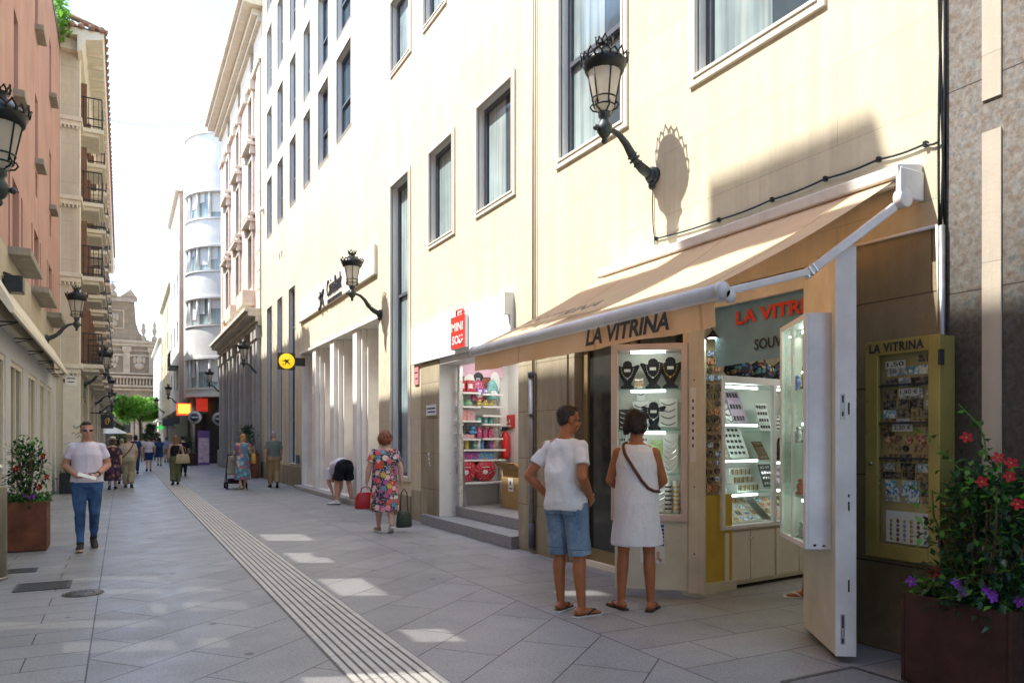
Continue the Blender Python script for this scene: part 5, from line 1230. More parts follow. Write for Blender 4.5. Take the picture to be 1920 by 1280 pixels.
m_leafb = leaf_mat('bright_leaves', (.06, .17, .02), (.14, .30, .035)); m_leafd = leaf_mat('dark_glossy_leaves', (.008, .030, .012), (.02, .065, .025), .12, .3); m_leafm = leaf_mat('mid_leaves', (.015, .058, .014), (.042, .125, .026), .2); m_leafl = leaf_mat('fresh_leaves', (.06, .20, .02), (.14, .36, .05), .3)
def leaf(mb, p, d, up, l, w, mi=0, fold=.25):
    d = d.normalized(); s = d.cross(up); s = s.normalized() if s.length > 1e-4 else Vector((1, 0, 0)); n = s.cross(d)
    a = p; b = p + d*l*.45; c = p + d*l; e = n * (-l * .12)
    mb.add([a, b - s*w/2 + n*w*fold, c + e, b + s*w/2 + n*w*fold, b], [(0, 4, 1), (1, 4, 2), (2, 4, 3), (3, 4, 0)], mi, True)
def rvec(r=rnd):
    while True:
        v = Vector((r.uniform(-1, 1), r.uniform(-1, 1), r.uniform(-1, 1)))
        if .05 < v.length < 1: return v.normalized()
m = MB()
for k in range(210):
    q = rnd.random(); p = Vector((LX + rnd.gauss(.02, .11), 23.9 + rnd.gauss(0, .35), RH + .95 - .7 * q + rnd.gauss(0, .15))); leaf(m, p, rvec() + Vector((.3, 0, -.5)), rvec(), .2, .12)
m.build('leaves', m_leafb, pl_, fixn=False); m = MB(); m.box(LX - .35, LX + .0, 23.4, 24.5, RH + .1, RH + .4); m.build('trough', m_concrete, pl_)
# ================================================================ beige building with balconies
BXS = -1.10; BY0, BY1, BH = 24.72, 58.0, 12.9
BB = thing('beige_building', 'beige old building with moulded cornices, iron balconies and wide tiled eaves', 'building', (BXS, BY0, 0)); fb = fy(BY0); fbs = fx(BXS, -1)
m = MB(); facade(m, fb, -6, BXS, 0, BH, []); bal = []
hb = []
zz = [(3.75, 5.9), (6.35, 8.1), (8.55, 10.3), (10.75, 12.2)]
for k in range(10):
    y = 26.3 + k * 3.2
    for z0, z1 in zz: hb.append((y - .55, y + .55, z0, z1, .3))
    hb.append((y - .9, y + .9, .3, 2.8, .25))
facade(m, fbs, BY0, BY1, 0, BH, hb); m.build('wall', m_beige, BB, fixn=False)
m = MB()
for h in hb: m.fbox(fbs, h[0], h[1], h[2], h[3], .26, .3)
m.build('window', m_pane, BB)
m = MB(); m_shut = PM('brown_shutter', (.20, .10, .06), .6, .2, 12)
for k in range(10):
    y = 26.3 + k * 3.2
    for z0, z1 in zz: m.box(BXS + .01, BXS + .18, y - .60, y - .56, z0, z1 - .1); 
build_each(m, 'shutter', m_shut, BB)
m = MB()
for z in (10.55, 8.3, 6.1, 3.5):
    m.box(-6, BXS + .10, BY0 - .12, BY0, z, z + .12); m.box(-6, BXS + .06, BY0 - .07, BY0, z - .14, z); m.box(BXS, BXS + .10, BY0, BY1, z, z + .12)
    for k in range(9): m.box(-1.95 + k * .1, -1.91 + k * .1, BY0 - .09, BY0 - .005, z - .22, z - .14)
for z0, z1 in ((.0, 3.3),): m.box(-1.55 + .06, BXS + .03, BY0 - .03, BY0 + .02, z0, z1)
for y in (BY0 + .02, 31, 37): m.box(BXS, BXS + .05, y, y + .35, 0, BH)
m.build('cornice', m_trim, BB, bevel=.01)
m = MB(); m_eave = m_trim
prof2 = [(.0, BH - .55), (.12, BH - .5), (.2, BH - .2), (.62, BH - .1), (.66, BH + .02), (.66, BH + .10), (.0, BH + .10)]
n_ = len(prof2); vs = [(BXS + a, y, b) for y in (BY0 - .55, BY1) for a, b in prof2]
m.add(vs, [tuple(range(n_)), tuple(range(n_, 2*n_))] + [(i, (i+1) % n_, n_ + (i+1) % n_, n_ + i) for i in range(n_)])
m.box(-6, BXS, BY0 - .55, BY0, BH - .1, BH + .10); m.box(-6, BXS, BY0 - .25, BY0, BH - .4, BH - .1)
for k in range(40): m.box(BXS + .2, BXS + .6, BY0 + .3 + k * .8, BY0 + .42 + k * .8, BH - .24, BH - .12)
m.build('eaves', m_trim, BB)
m = MB(); m.add([(-6, BY0 - .6, BH + .11), (BXS + .70, BY0 - .6, BH + .11), (BXS + .70, BY1, BH + .11), (-6, BY1, BH + .11), (-6, BY0 + 2, BH + 1.6), (-4, BY0 + 3, BH + 1.6), (-4, BY1, BH + 1.6), (-6, BY1, BH + 1.6)], [(0,1,5,4), (1,2,6,5), (4,5,6,7)])
m_tile = PM('clay_roof_tile', (.30, .17, .11), .85, .35, 6, .3)
for k in range(60): m.tube([(BXS + .74, BY0 - .5 + k * .5, BH + .13), (BXS - .2, BY0 - .5 + k * .5, BH + .42)], .085, 8)
for k in range(18): m.tube([(BXS + .6 - k * .25, BY0 - .64, BH + .14), (BXS + .6 - k * .25, BY0 + .4, BH + .45)], .085, 8)
m.build('roof', m_tile, BB)
for k in range(10):
    y = 26.3 + k * 3.2
    for i, (z0, z1) in enumerate(zz):
        if z0 > 9 and k > 6: continue
        m = MB(); m.box(BXS, BXS + .62, y - .85, y + .85, z0 - .16, z0 - .04); m.box(BXS, BXS + .5, y - .75, y + .75, z0 - .26, z0 - .16); sb_ = m.build('balcony', m_trim, BB, bevel=.01)
        m = MB(); X0 = BXS + .57
        for zz_ in (z0 + .02, z0 + .85): m.box(X0 - .015, X0 + .015, y - .82, y + .82, zz_, zz_ + .03); m.box(BXS, X0, y - .83, y - .80, zz_, zz_ + .03); m.box(BXS, X0, y + .80, y + .83, zz_, zz_ + .03)
        n_ = 13 if k < 4 else 7
        for j in range(n_): yy = y - .8 + 1.6 * j / (n_ - 1); m.box(X0 - .008, X0 + .008, yy - .008, yy + .008, z0 - .04, z0 + .85)
        for j in range(4): xx = BXS + .1 + j * .13; m.box(xx - .008, xx + .008, y - .825, y - .809, z0 - .04, z0 + .85)
        m.build('railing', m_black, sb_)
m = MB(); m.box(BXS + .0, BXS + .03, 28.0, 29.2, 2.85, 3.2); m.build('fascia_board', PM('shop_fascia_green', (.12,.22,.16), .5, .1), BB)
s = thing('street_name_plate', 'white tiled street name plate with small dark number tile on the beige corner', 'sign', (-1.3, BY0, 3.0)); m = MB(); m.box(-1.42, -1.13, BY0 - .05, BY0 - .035, 3.0, 3.3); m.build('plate', m_white, s); m = MB(); m.box(-1.47, -1.43, BY0 - .05, BY0 - .035, 3.1, 3.2); m.box(-1.38, -1.17, BY0 - .054, BY0 - .05, 3.2, 3.23); m.box(-1.36, -1.2, BY0 - .054, BY0 - .05, 3.1, 3.13); m.build('print', m_graphite, s)
m = MB(); rg = random.Random(5)
for k in range(7):
    x, z = rg.uniform(-1.45, -1.15), rg.uniform(.9, 1.9); m.tube([(x + .05*j, BY0 - .035, z + .05 * math.sin(j * 2.1 + k)) for j in range(5)], .008, 5, k % 2)
m.build('graffiti', [m_graphite, PM('graffiti_teal', (.25, .45, .42), .7, .1)], BB)
# ================================================================ PINK BUILDING
PYA, PYB = 30.25, 43.3
PB = thing('pink_building', 'pink rendered building with carved stone window frames, wide roof cornice and grey stone ground floor', 'building', (WX, PYA, 0))
m_pink = render_mat('pink_render', (.74, .52, .45), .06); m_pst = PM('carved_pale_stone', (.62, .56, .46), .8, .12, 4, .2); m_gst = stone_mat('grey_ground_floor_stone', (.50, .47, .43), (.46, .43, .39), 1.4, .6, mortar=.006, blotch=.2, bump=.25)
hp = []; cy = [32.6, 36.4, 40.2]
for c in cy:
    for z0, z1 in ((7.7, 9.9), (10.9, 13.0), (14.0, 15.6)): hp.append((c - .5, c + .5, z0, z1, .35))
    hp.append((c - .45, c + .45, 16.7, 17.8, .3)); hp.append((c - .75, c + .75, .7, 5.4, .6))
m = MB(); facade(m, F, PYA + .9, PYB - .6, 6.4, 16.2, clip(hp, 6.4, 16.2)); m.build('wall', m_pink, PB, fixn=False)
m = MB(); facade(m, F, PYA, PYB, 0, 6.4, clip(hp, 0, 6.4)); m.build('ground_storey', m_gst, PB, fixn=False)
m = MB(); facade(m, F, PYA, PYB, 16.2, 18.0, clip(hp, 16.2, 18.0)); m.fbox(F, PYA, PYA + .9, 6.4, 16.2, -.03, .2); m.fbox(F, PYB - .6, PYB, 6.4, 16.2, -.03, .2)
for k in range(13):
    z = 6.6 + k * .75; m.fbox(F, PYA, PYA + 1.0 if k % 2 else PYA + .82, z, z + .7, -.06, -.03)
m.build('attic_storey', m_pst, PB)
m = MB()
for h in hp: m.fbox(F, h[0], h[1], h[2], h[3], h[4] - .04, h[4])
m.build('window', m_pane, PB)
m = MB()
for c in cy:
    for i, (z0, z1) in enumerate(((7.7, 9.9), (10.9, 13.0), (14.0, 15.6))):
        surround(m, F, c - .5, c + .5, z0, z1, .18, .08); m.fbox(F, c - .85, c + .85, z0 - .3, z0 - .18, -.28, 0); m.fbox(F, c - .7, c + .7, z0 - .45, z0 - .3, -.16, 0)
        for q in (-1, 1): m.fbox(F, c + q*.72 - .1, c + q*.72 + .1, z1 + .1, z1 + .5, -.2, 0)
        if i < 2:
            m.fbox(F, c - .9, c + .9, z1 + .42, z1 + .54, -.32, 0)
            arc_ = [(WX - .16, c + .8 * math.cos(a), z1 + .5 + .38 * math.sin(a)) for a in [pi * j / 8 for j in range(9)]]; m.tube(arc_, .11, 8); m.ball((WX - .1, c, z1 + .6), (.14, .2, .2), 10)
    if c < 40: 
        m.fbox(F, c - .9, c + .9, 6.9, 7.5, -.5, 0)
build_each(m, 'window_surround', m_pst, PB, bevel=.01)
m = MB(); 
for i, (z, o) in enumerate(((5.9, .12), (6.05, .22), (6.25, .5), (6.42, .62))): m.fbox(F, PYA, PYB, z, z + (.15, .2, .17, .14)[i], -o, 0)
for i, (z, o) in enumerate(((17.7, .15), (17.9, .35), (18.15, .7), (18.35, .85))): m.fbox(F, PYA - (.0 if i < 2 else .3), PYB + .2, z, z + (.2, .25, .2, .2)[i], -o, .3)
m.fbox(F, PYA, PYB, 16.1, 16.3, -.14, 0)
build_each(m, 'cornice', m_pst, PB, bevel=.012)
m = MB()
for c in [PYA + .35] + [x + d for x in cy for d in (-1.2, 1.2)] + [PYB - .4]:
    m.fbox(F, c - .28, c + .28, .0, .9, -.22, 0); m.fbox(F, c - .22, c + .22, .9, 5.4, -.14, 0); m.fbox(F, c - .27, c + .27, 5.4, 5.9, -.2, 0)
m.fbox(F, PYA, PYB, 0, .55, -.1, 0); build_each(m, 'pilaster', m_gst, PB, bevel=.01)
m = MB(); m.box(WX, WX + 12, PYA, PYB, 18.55, 18.8); m.box(WX + .3, WX + 12, PYB - .05, PYB, 0, 18.55); m.build('roof', m_pst, PB)
cc = thing('security_camera', 'small white security camera on the stone edge of the pink building', 'camera', (WX, 29.9, 9.9)); q = D(497, 396, 29.8); m = MB(); m.box(q[0] - .12, WX, 29.78, 29.84, q[1], q[1] + .06); m.tube([(q[0] - .1, 29.8, q[1] + .06), (q[0] - .1, 29.55, q[1] - .02)], .09, 10); m.build('housing', m_white, cc)
# ================================================================ WHITE CURVED BUILDING, NEIGHBOURS
m_wr = render_mat('white_render', (.74, .73, .70), .06); m_wrs = PM('roller_blind', (.62, .62, .60), .6, .06, 5)
CX0, CY0, CR = 6.2, 49.6, 2.72; CT = D(380, 270, 49.6)[1]
CB = thing('curved_white_building', 'white apartment building with a rounded corner and horizontal window bands over a dark shop', 'building', (CX0, CY0, 0))
def arcw(mb, r, z0, z1, a0, a1, mi=0, n=28):
    P = [(CX0 + r * math.cos(a0 + (a1 - a0) * i / n), CY0 + r * math.sin(a0 + (a1 - a0) * i / n)) for i in range(n + 1)]
    for (xa, ya), (xb, yb) in zip(P[:-1], P[1:]): mb.quad((xa, ya, z0), (xb, yb, z0), (xb, yb, z1), (xa, ya, z1), mi)
bands = [(D(380, b, 47.5)[1], D(380, t, 47.5)[1]) for t, b in ((358, 406), (461, 505), (558, 607), (672, 726))]
m = MB(); A0, A1 = math.radians(175), math.radians(300); lev = [4.0] + [v for b in reversed(bands) for v in b] + [CT]
for i in range(0, len(lev), 2):
    arcw(m, CR, lev[i], lev[i+1], A0, A1); arcw(m, CR + .07, lev[i+1] - .10, lev[i+1], A0, A1); arcw(m, CR + .07, lev[i], lev[i] + .10, A0, A1)
    for z in (lev[i], lev[i+1], lev[i] + .1, lev[i+1] - .1):
        P = [(CX0 + (CR + .075) * math.cos(A0 + (A1 - A0) * k / 28), CY0 + (CR + .075) * math.sin(A0 + (A1 - A0) * k / 28), z) for k in range(29)]; m.add(P + [(CX0, CY0, z)], [tuple(range(30))])
for z0, z1 in ((4.0, CT),): m.box(CX0 + CR * math.cos(A1), 16, CY0 + CR * math.sin(A1) + .3, 60, z0, z1)
m.box(CX0 - CR + .02, CX0, CY0 + .2, 51.8, 4.0, CT)
m.build('wall', m_wr, CB, fixn=False)
for i, (z0, z1) in enumerate(bands):
    m = MB(); arcw(m, CR - .22, z0, z1, A0, A1, 0); 
    for k in range(7):
        a = A0 + (A1 - A0) * k / 6.5; b = A0 + (A1 - A0) * (k + .55 + .3 * ((k * 7 + i) % 2)) / 6.5
        arcw(m, CR - .19, z0 + .35 + .3 * ((k + i) % 3), z1, a, b, 1, 6)
    w_ = m.build('window', [m_pane2, m_wrs], CB, fixn=False)
    m = MB()
    for k in range(8): a = A0 + (A1 - A0) * k / 6.5; m.tube([(CX0 + (CR - .1) * math.cos(a), CY0 + (CR - .1) * math.sin(a), z) for z in (z0, z1)], .09, 6)
    m.build('mullion', m_wr, w_)
m = MB(); arcw(m, CR - .9, 0, 4.0, A0, A1 + .6); m.quad((CX0 - CR + .05, 49.8, 0), (CX0 - CR + .05, 52, 0), (CX0 - CR + .05, 52, 4), (CX0 - CR + .05, 49.8, 4)); m.box(CX0 + .3, 14, CY0 - CR + .4, CY0 - CR + .6, 0, 4); m.build('shop_front', PM('dark_shop', (.03, .03, .035), .3, .3), CB)
m = MB(); m.tube([(CX0 - CR + .35, CY0 - .6, 0), (CX0 - CR + .35, CY0 - .6, 4)], .16, 10); m.build('column', m_steel, CB); m = MB(); m.tube([(8, 50, CT), (8, 50, CT + 2.2)], .04, 6); m.tube([(8.5, 51, CT), (8.5, 51, CT + 1.6)], .04, 6); build_each(m, 'aerial', m_steel, CB)
# row of facades further on the right
def row_house(label, y0, y1, x, h, mat, cols, rows_, z0=4.2, ww_=.55, end=None, rail=False):
    o = thing('street_house', label, 'building', (x, y0, 0)); f = fx(x); hs_ = []
    for i in range(cols):
        c = y0 + (y1 - y0) * (i + .5) / cols
        for r_ in range(rows_): z = z0 + r_ * (h - z0 - .6) / rows_; hs_.append((c - ww_, c + ww_, z + .5, z + 1.9, .25))
    m = MB(); facade(m, f, y0, y1, 3.4, h, hs_); m.quad((x, y0, 3.4), (x + 8, y0, 3.4), (x + 8, y0, h), (x, y0, h), 1); m.quad((x, y0, 3.4), (x+8, y0, 3.4), (x+8, y1, 3.4), (x, y1, 3.4)); m.build('wall', [mat, end or mat], o, fixn=False)
    m = MB(); m.quad((x + .5, y0 + .05, 0), (x + .5, y1, 0), (x + .5, y1, 3.4), (x + .5, y0 + .05, 3.4)); m.quad((x + .5, y0 + .05, 0), (x + 8, y0 + .05, 0), (x + 8, y0 + .05, 3.4), (x + .5, y0 + .05, 3.4)); m.build('shop_front', PM('dim_shop_front', (.10, .09, .08), .4, .5, 1.5), o)
    m = MB()
    for h_ in hs_: m.fbox(f, h_[0], h_[1], h_[2], h_[3], .2, .25)
    m.build('window', m_pane2, o); m = MB(); m.box(x - .25, x + 8, y0 - .15, y1, h, h + .2); m.build('roof', m_trim, o)
    if rail:
        m = MB()
        for j in range(10): m.box(x - .5, x - .48, y0 + .5 + j * .3, y0 + .52 + j * .3, 6.2, 7.1)
        m.box(x - .52, x - .46, y0 + .4, y0 + 3.6, 7.08, 7.14); m.box(x - .52, x, y0 + .4, y0 + 3.6, 6.1, 6.2); m.build('balcony', m_black, o)
    return o
m_sal = render_mat('salmon_gable', (.62, .46, .35), .08); m_yel = render_mat('pale_yellow_render', (.66, .57, .40), .08)
row_house('narrow white house with a salmon gable wall next to the rounded building', 52.2, 62, D(336, 600, 52.2)[0], D(335, 366, 53)[1], m_wr, 3, 4, end=m_sal, rail=True)
row_house('pale yellow house with a small roof cornice beyond the salmon gable', 62.1, 78, D(322, 600, 62.1)[0], D(310, 535, 63)[1], m_yel, 4, 4)
row_house('far white house at the end of the right hand row, before the church', 78.1, 97, D(302, 650, 78.1)[0], D(300, 640, 80)[1], m_wr, 4, 3)
row_house('house set back above the far end of the row with an ochre rooftop', 64, 70, D(318, 600, 64)[0] + .8, D(310, 495, 65)[1], PM('ochre', (.62, .44, .20), .8, .1), 1, 2, z0=12)
# left far block up to the church square
o = thing('corner_house', 'plain beige house behind the balconies at the far end of the left side', 'building', (-1.35, 58.1, 0)); m = MB(); facade(m, fx(-1.35, -1), 58.1, 84, 0, 13.5, [(60 + 3*k, 61 + 3*k, z, z + 1.8, .3) for k in range(8) for z in (4.5, 8, 11)]); m.quad((-8, 58.1, 0), (-1.35, 58.1, 0), (-1.35, 58.1, 13.5), (-8, 58.1, 13.5)); m.build('wall', m_beige, o, fixn=False); m = MB(); m.box(-8, -.9, 58.0, 84, 13.5, 13.8); m.build('roof', m_tile, o)
# ================================================================ CHURCH
CH_Y = 101.0; cxx = -1.0
m_ch = stone_mat('church_stone', (.31, .215, .14), (.275, .19, .122), 1.6, .7, axis='XZ', mortar=.02, blotch=.3, bump=.5); m_ch2 = PM('church_moulding', (.35, .25, .165), .9, .2, 1.5, .4, 8)
CHU = thing('church_facade', 'baroque grey brown stone church front with curved gable, balustrade, arched portal and cross on top', 'church', (cxx, CH_Y, 0)); fc = fy(CH_Y)
zt = lambda py: EYE + 90.0 * (HZ - py) / FO
m = MB(); g_b = zt(640); g_t = zt(566)
pts = [(-4.9, 0), (4.9, 0), (4.9, g_b), (4.6, g_b), (3.6, g_b + .35), (2.9, g_b + 1.1), (2.55, g_b + 2.2), (2.4, g_t - .3), (2.4, g_t), (-2.4, g_t), (-2.4, g_t - .3), (-2.55, g_b + 2.2), (-2.9, g_b + 1.1), (-3.6, g_b + .35), (-4.6, g_b), (-4.9, g_b)]
n_ = len(pts); vs = [(cxx + a, y, b) for y in (CH_Y, CH_Y + 4) for a, b in pts]
m.add(vs, [tuple(range(n_)), tuple(range(n_, 2*n_))] + [(i, (i+1) % n_, n_ + (i+1) % n_, n_ + i) for i in range(n_)])
m.box(-9, cxx - 4.9, CH_Y + .5, CH_Y + 4, 0, 12); m.build('wall', m_ch, CHU)
m = MB()
for z, o_, h in ((g_t, .35, .3), (g_t + .3, .2, .25), (g_b - .2, .4, .35), (g_b - .6, .25, .4), (zt(668), .2, .25), (zt(702), .3, .2), (zt(726), .35, .3), (zt(732), .2, .25), (zt(752), .15, .2)):
    w_ = 2.7 if z > g_b + 2 else 5.0; m.box(cxx - w_, cxx + w_, CH_Y - o_, CH_Y, z, z + h)
for x in (-4.3, -1.55, 1.55, 4.3):
    m.box(cxx + x - .35, cxx + x + .35, CH_Y - .22, CH_Y, zt(702), zt(652)); m.box(cxx + x - .5, cxx + x + .5, CH_Y - .3, CH_Y, zt(660), zt(650)); m.box(cxx + x - .5, cxx + x + .5, CH_Y - .35, CH_Y, 0, zt(752)) if abs(x) > 2 else None
m.build('cornice', m_ch2, CHU, bevel=.04)
m = MB()
for k in range(26): x = cxx - 4.4 + k * .352; m.lathe([(.09, 0), (.05, .15), (.12, .4), (.06, .8), (.09, 1.0)], (x, CH_Y - .2, zt(724)), 6)
m.box(cxx - 4.8, cxx + 4.8, CH_Y - .32, CH_Y - .08, zt(709), zt(705)); m.build('balustrade', m_ch2, CHU)
m = MB()
for x, z, w_, h in ((0, (g_t + g_b)/2 + .2, 1.3, 2.0), (-2.9, zt(678), 1.2, 2.6), (0, zt(678), 1.3, 2.6), (2.9, zt(678), 1.2, 2.6)):
    m.box(cxx+x-w_, cxx+x+w_, CH_Y-.12, CH_Y-.0, z-h/2-.15, z-h/2); m.box(cxx+x-w_, cxx+x+w_, CH_Y-.12, CH_Y, z+h/2, z+h/2+.15); m.box(cxx+x-w_, cxx+x-w_+.18, CH_Y-.12, CH_Y, z-h/2, z+h/2); m.box(cxx+x+w_-.18, cxx+x+w_, CH_Y-.12, CH_Y, z-h/2, z+h/2)
    m.ball((cxx+x, CH_Y-.05, z+.25), (.4, .22, .5), 10); m.ball((cxx+x, CH_Y-.05, z-.5), (.62, .2, .4), 10); m.ball((cxx+x-.5, CH_Y-.05, z+.2), (.22, .15, .5), 8); m.ball((cxx+x+.5, CH_Y-.05, z+.2), (.22, .15, .5), 8)
build_each(m, 'relief_panel', m_ch2, CHU)
dz = zt(764); m = MB(); R2 = 1.9
P = [(cxx - R2, 0)] + [(cxx + R2 * math.cos(a), dz - R2 + R2 * math.sin(a)) for a in [pi - pi * j / 16 for j in range(17)]] + [(cxx + R2, 0)]
m.add([(a, CH_Y - .03, b) for a, b in P], [tuple(range(len(P)))]); m.build('door', PM('church_door', (.035, .028, .022), .7, .3), CHU, fixn=False)
m = MB()
for rr, t_2, o_ in ((R2 + .25, .22, .25), (R2 + .75, .25, .4), (3.6, .35, .55)):
    zc = dz - R2 if rr < 3 else zt(752) - 3.4 ; m.tube([(cxx + rr * math.cos(a), CH_Y - o_ / 2, zc + rr * math.sin(a)) for a in [pi * j / 20 for j in range(21)]], t_2, 8)
    for q in (-1, 1): m.tube([(cxx + q * rr, CH_Y - o_ / 2, 0), (cxx + q * rr, CH_Y - o_ / 2, zc)], t_2, 8)
build_each(m, 'portal_arch', m_ch2, CHU)
m = MB(); 
for x in (-2.2, 2.2): m.add([(cxx + x*1.2, CH_Y - .2, g_t + .55), (cxx + x*.4, CH_Y - .2, g_t + .6), (cxx + x*.9, CH_Y - .2, g_t + 1.5), (cxx + x*1.2, CH_Y + .3, g_t + .55), (cxx + x*.4, CH_Y + .3, g_t + .6), (cxx + x*.9, CH_Y + .3, g_t + 1.5)], [(0,1,2), (3,5,4), (0,2,5,3), (1,4,5,2), (0,3,4,1)])
m.lathe([(.6, 0), (.5, .5), (.25, .7), (.45, 1.1), (.2, 1.5), (.1, 1.7), (0, 1.7)], (cxx, CH_Y, g_t + .5), 10); m.build('finial', m_ch2, CHU)
for x in (3.35, 4.55):
    m = MB(); m.lathe([(.35, 0), (.3, .6), (.12, .8), (.3, 1.4), (.16, 1.8), (.22, 2.1), (.08, 2.6 if x > 4 else 2.2), (0, 2.7)], (cxx + x, CH_Y, g_b), 10); m.build('finial', m_ch2, CHU)
m = MB(); zc = g_t + 2.1; m.tube([(cxx, CH_Y, zc), (cxx, CH_Y, zt(524))], .05, 6); m.tube([(cxx - .75, CH_Y, zt(531)), (cxx + .75, CH_Y, zt(531))], .05, 6); m.build('cross', m_black, CHU)
# overhead cable across the street
m = MB(); a = Vector((-.5, 26, D(205, 226, 26)[1])); b = Vector((WX - .9, 42.5, D(415, 232, 42.5)[1])); m.tube([a.lerp(b, k/16) + Vector((0, 0, -.25 * math.sin(pi * k / 16))) for k in range(17)], .012, 5); tag(m.build('overhead_cable', m_steel), 'thin cable strung high across the street from the eaves to the pink building', 'cable')
# ================================================================ far signs
def round_sign(label, px, py, Y, r, text):
    x, z = D(px, py, Y); s = thing('round_sign', label, 'sign', (x, Y, z)); m = MB(); m.tube([(x, Y, z), (x, Y + .12, z)], r, 28); m.build('rim', m_dark, s)
    m = MB(); m.tube([(x, Y - .006, z), (x, Y, z)], r * .96, 28); m.build('disc', PM('ring_grey', (.42, .42, .42), .5, .05), s); m = MB(); m.tube([(x, Y - .02, z), (x, Y - .006, z)], r*.62, 24); m.build('disc', m_graphite, s)
    m = MB(); m.tube([(x + r*(-.5 + k*.1), Y - .024, z + r*.14*math.sin(k*1.9)*(1 if k < 4 else .4)) for k in range(11)], r*.06, 5); m.build('lettering', m_card, s); m = MB(); m.box(x + r*.9, x + r*1.6, Y + .03, Y + .08, z + r*.7, z + r*.8); m.box(x - .03, x + .03, Y + .03, Y + .08, z + r, z + r + .3); build_each(m, 'bracket', m_dark, s)
round_sign('round grey rimmed dark shop sign with white script, left of its twin', 365, 782, 46.5, .38, 'Optica')
round_sign('round grey rimmed dark shop sign with white script beside the pink building', 411, 785, 44.5, .38, 'Optica')
x, z = D(345, 767, 49); s = thing('lit_shop_sign', 'glowing orange red square shop sign with a yellow mark under the rounded building', 'sign', (x, 49, z)); m = MB(); m.box(x-.42, x+.42, 48.9, 49.1, z-.36, z+.36); m.build('sign_box', PM('lit_red', (.8, .05, .01), .4, 0, emis=.45), s); m = MB(); m.box(x-.33, x+.33, 48.87, 48.9, z-.26, z+.3); m.build('emblem', PM('lit_yellow', (1, .5, .05), .4, 0, emis=.7), s)
x, z = D(378, 760, 48.2); m = MB(); m.box(x-.3, x+.35, 48.2, 48.3, z-.35, z+.42); tag(m.build('lit_fascia', PM('lit_red_fascia', (.6, .03, .01), .4, .2, emis=.12)), 'red lit fascia panel over the dark corner shop beside the orange sign', 'sign')
x, z = D(301, 801, 66); s = thing('pharmacy_cross', 'small green pharmacy cross glowing far down the right side', 'sign', (x, 66, z)); m = MB(); m.box(x-.22, x+.22, 65.95, 66.05, z-.08, z+.08); m.box(x-.08, x+.08, 65.94, 66.06, z-.22, z+.22); m.build('cross', PM('lit_green', (.05, .6, .1), .4, 0, emis=.25), s); m = MB(); m.box(x+.35, x+1.2, 65.97, 66.03, z-.03, z+.03); build_each(m, 'bracket', m_dark, s)
for i, (px, py, Y, lb) in enumerate(((315, 792, 58, 'dark hanging shop sign beyond the orange lit sign, lower and further left'), (326, 788, 55, 'dark hanging shop sign just left of the orange lit sign'))):
    x, z = D(px, py, Y); s = thing('hanging_sign', lb, 'sign', (x, Y, z)); m = MB(); m.box(x-.35, x+.35, Y-.05, Y+.05, z-.25, z+.25); m.build('panel', m_dark, s); m = MB(); m.box(x-.02, x+.02, Y-.02, Y+.02, z+.25, z+.55); m.build('hanger', m_black, s)
x, z = D(201, 790, 34); s = thing('hanging_sign', 'ornate dark hanging shop sign with gold scroll on the beige building', 'sign', (x, 34, z)); m = MB(); m.box(x-.22, x+.22, 33.96, 34.04, z-.28, z+.28); m.build('panel', m_graphite, s); m = MB(); m.tube([(x + .1*math.cos(a)*(1-a/14), 33.94, z + .15*math.sin(a)*(1-a/14)) for a in [k*.5 for k in range(22)]], .018, 6); m.build('scroll', m_goldb, s); m = MB(); m.box(BXS, x+.2, 33.98, 34.02, z+.32, z+.36); build_each(m, 'bracket', m_black, s)
x, z = D(382, 840, 44.2); s = thing('sandwich_board', 'purple advertising stand with a pale poster beside the dark corner shop', 'sign', (x, 44.2, 0)); m = MB(); m.box(x-.30, x+.30, 44.2, 44.32, .05, 1.95); m.build('stand', PM('purple_stand', (.16, .08, .26), .5, .1), s); m = MB(); m.box(x-.27, x+.27, 44.185, 44.2, .2, 1.55); m.build('poster', PM('pale_poster', (.60, .42, .48), .5, .35, 6), s)
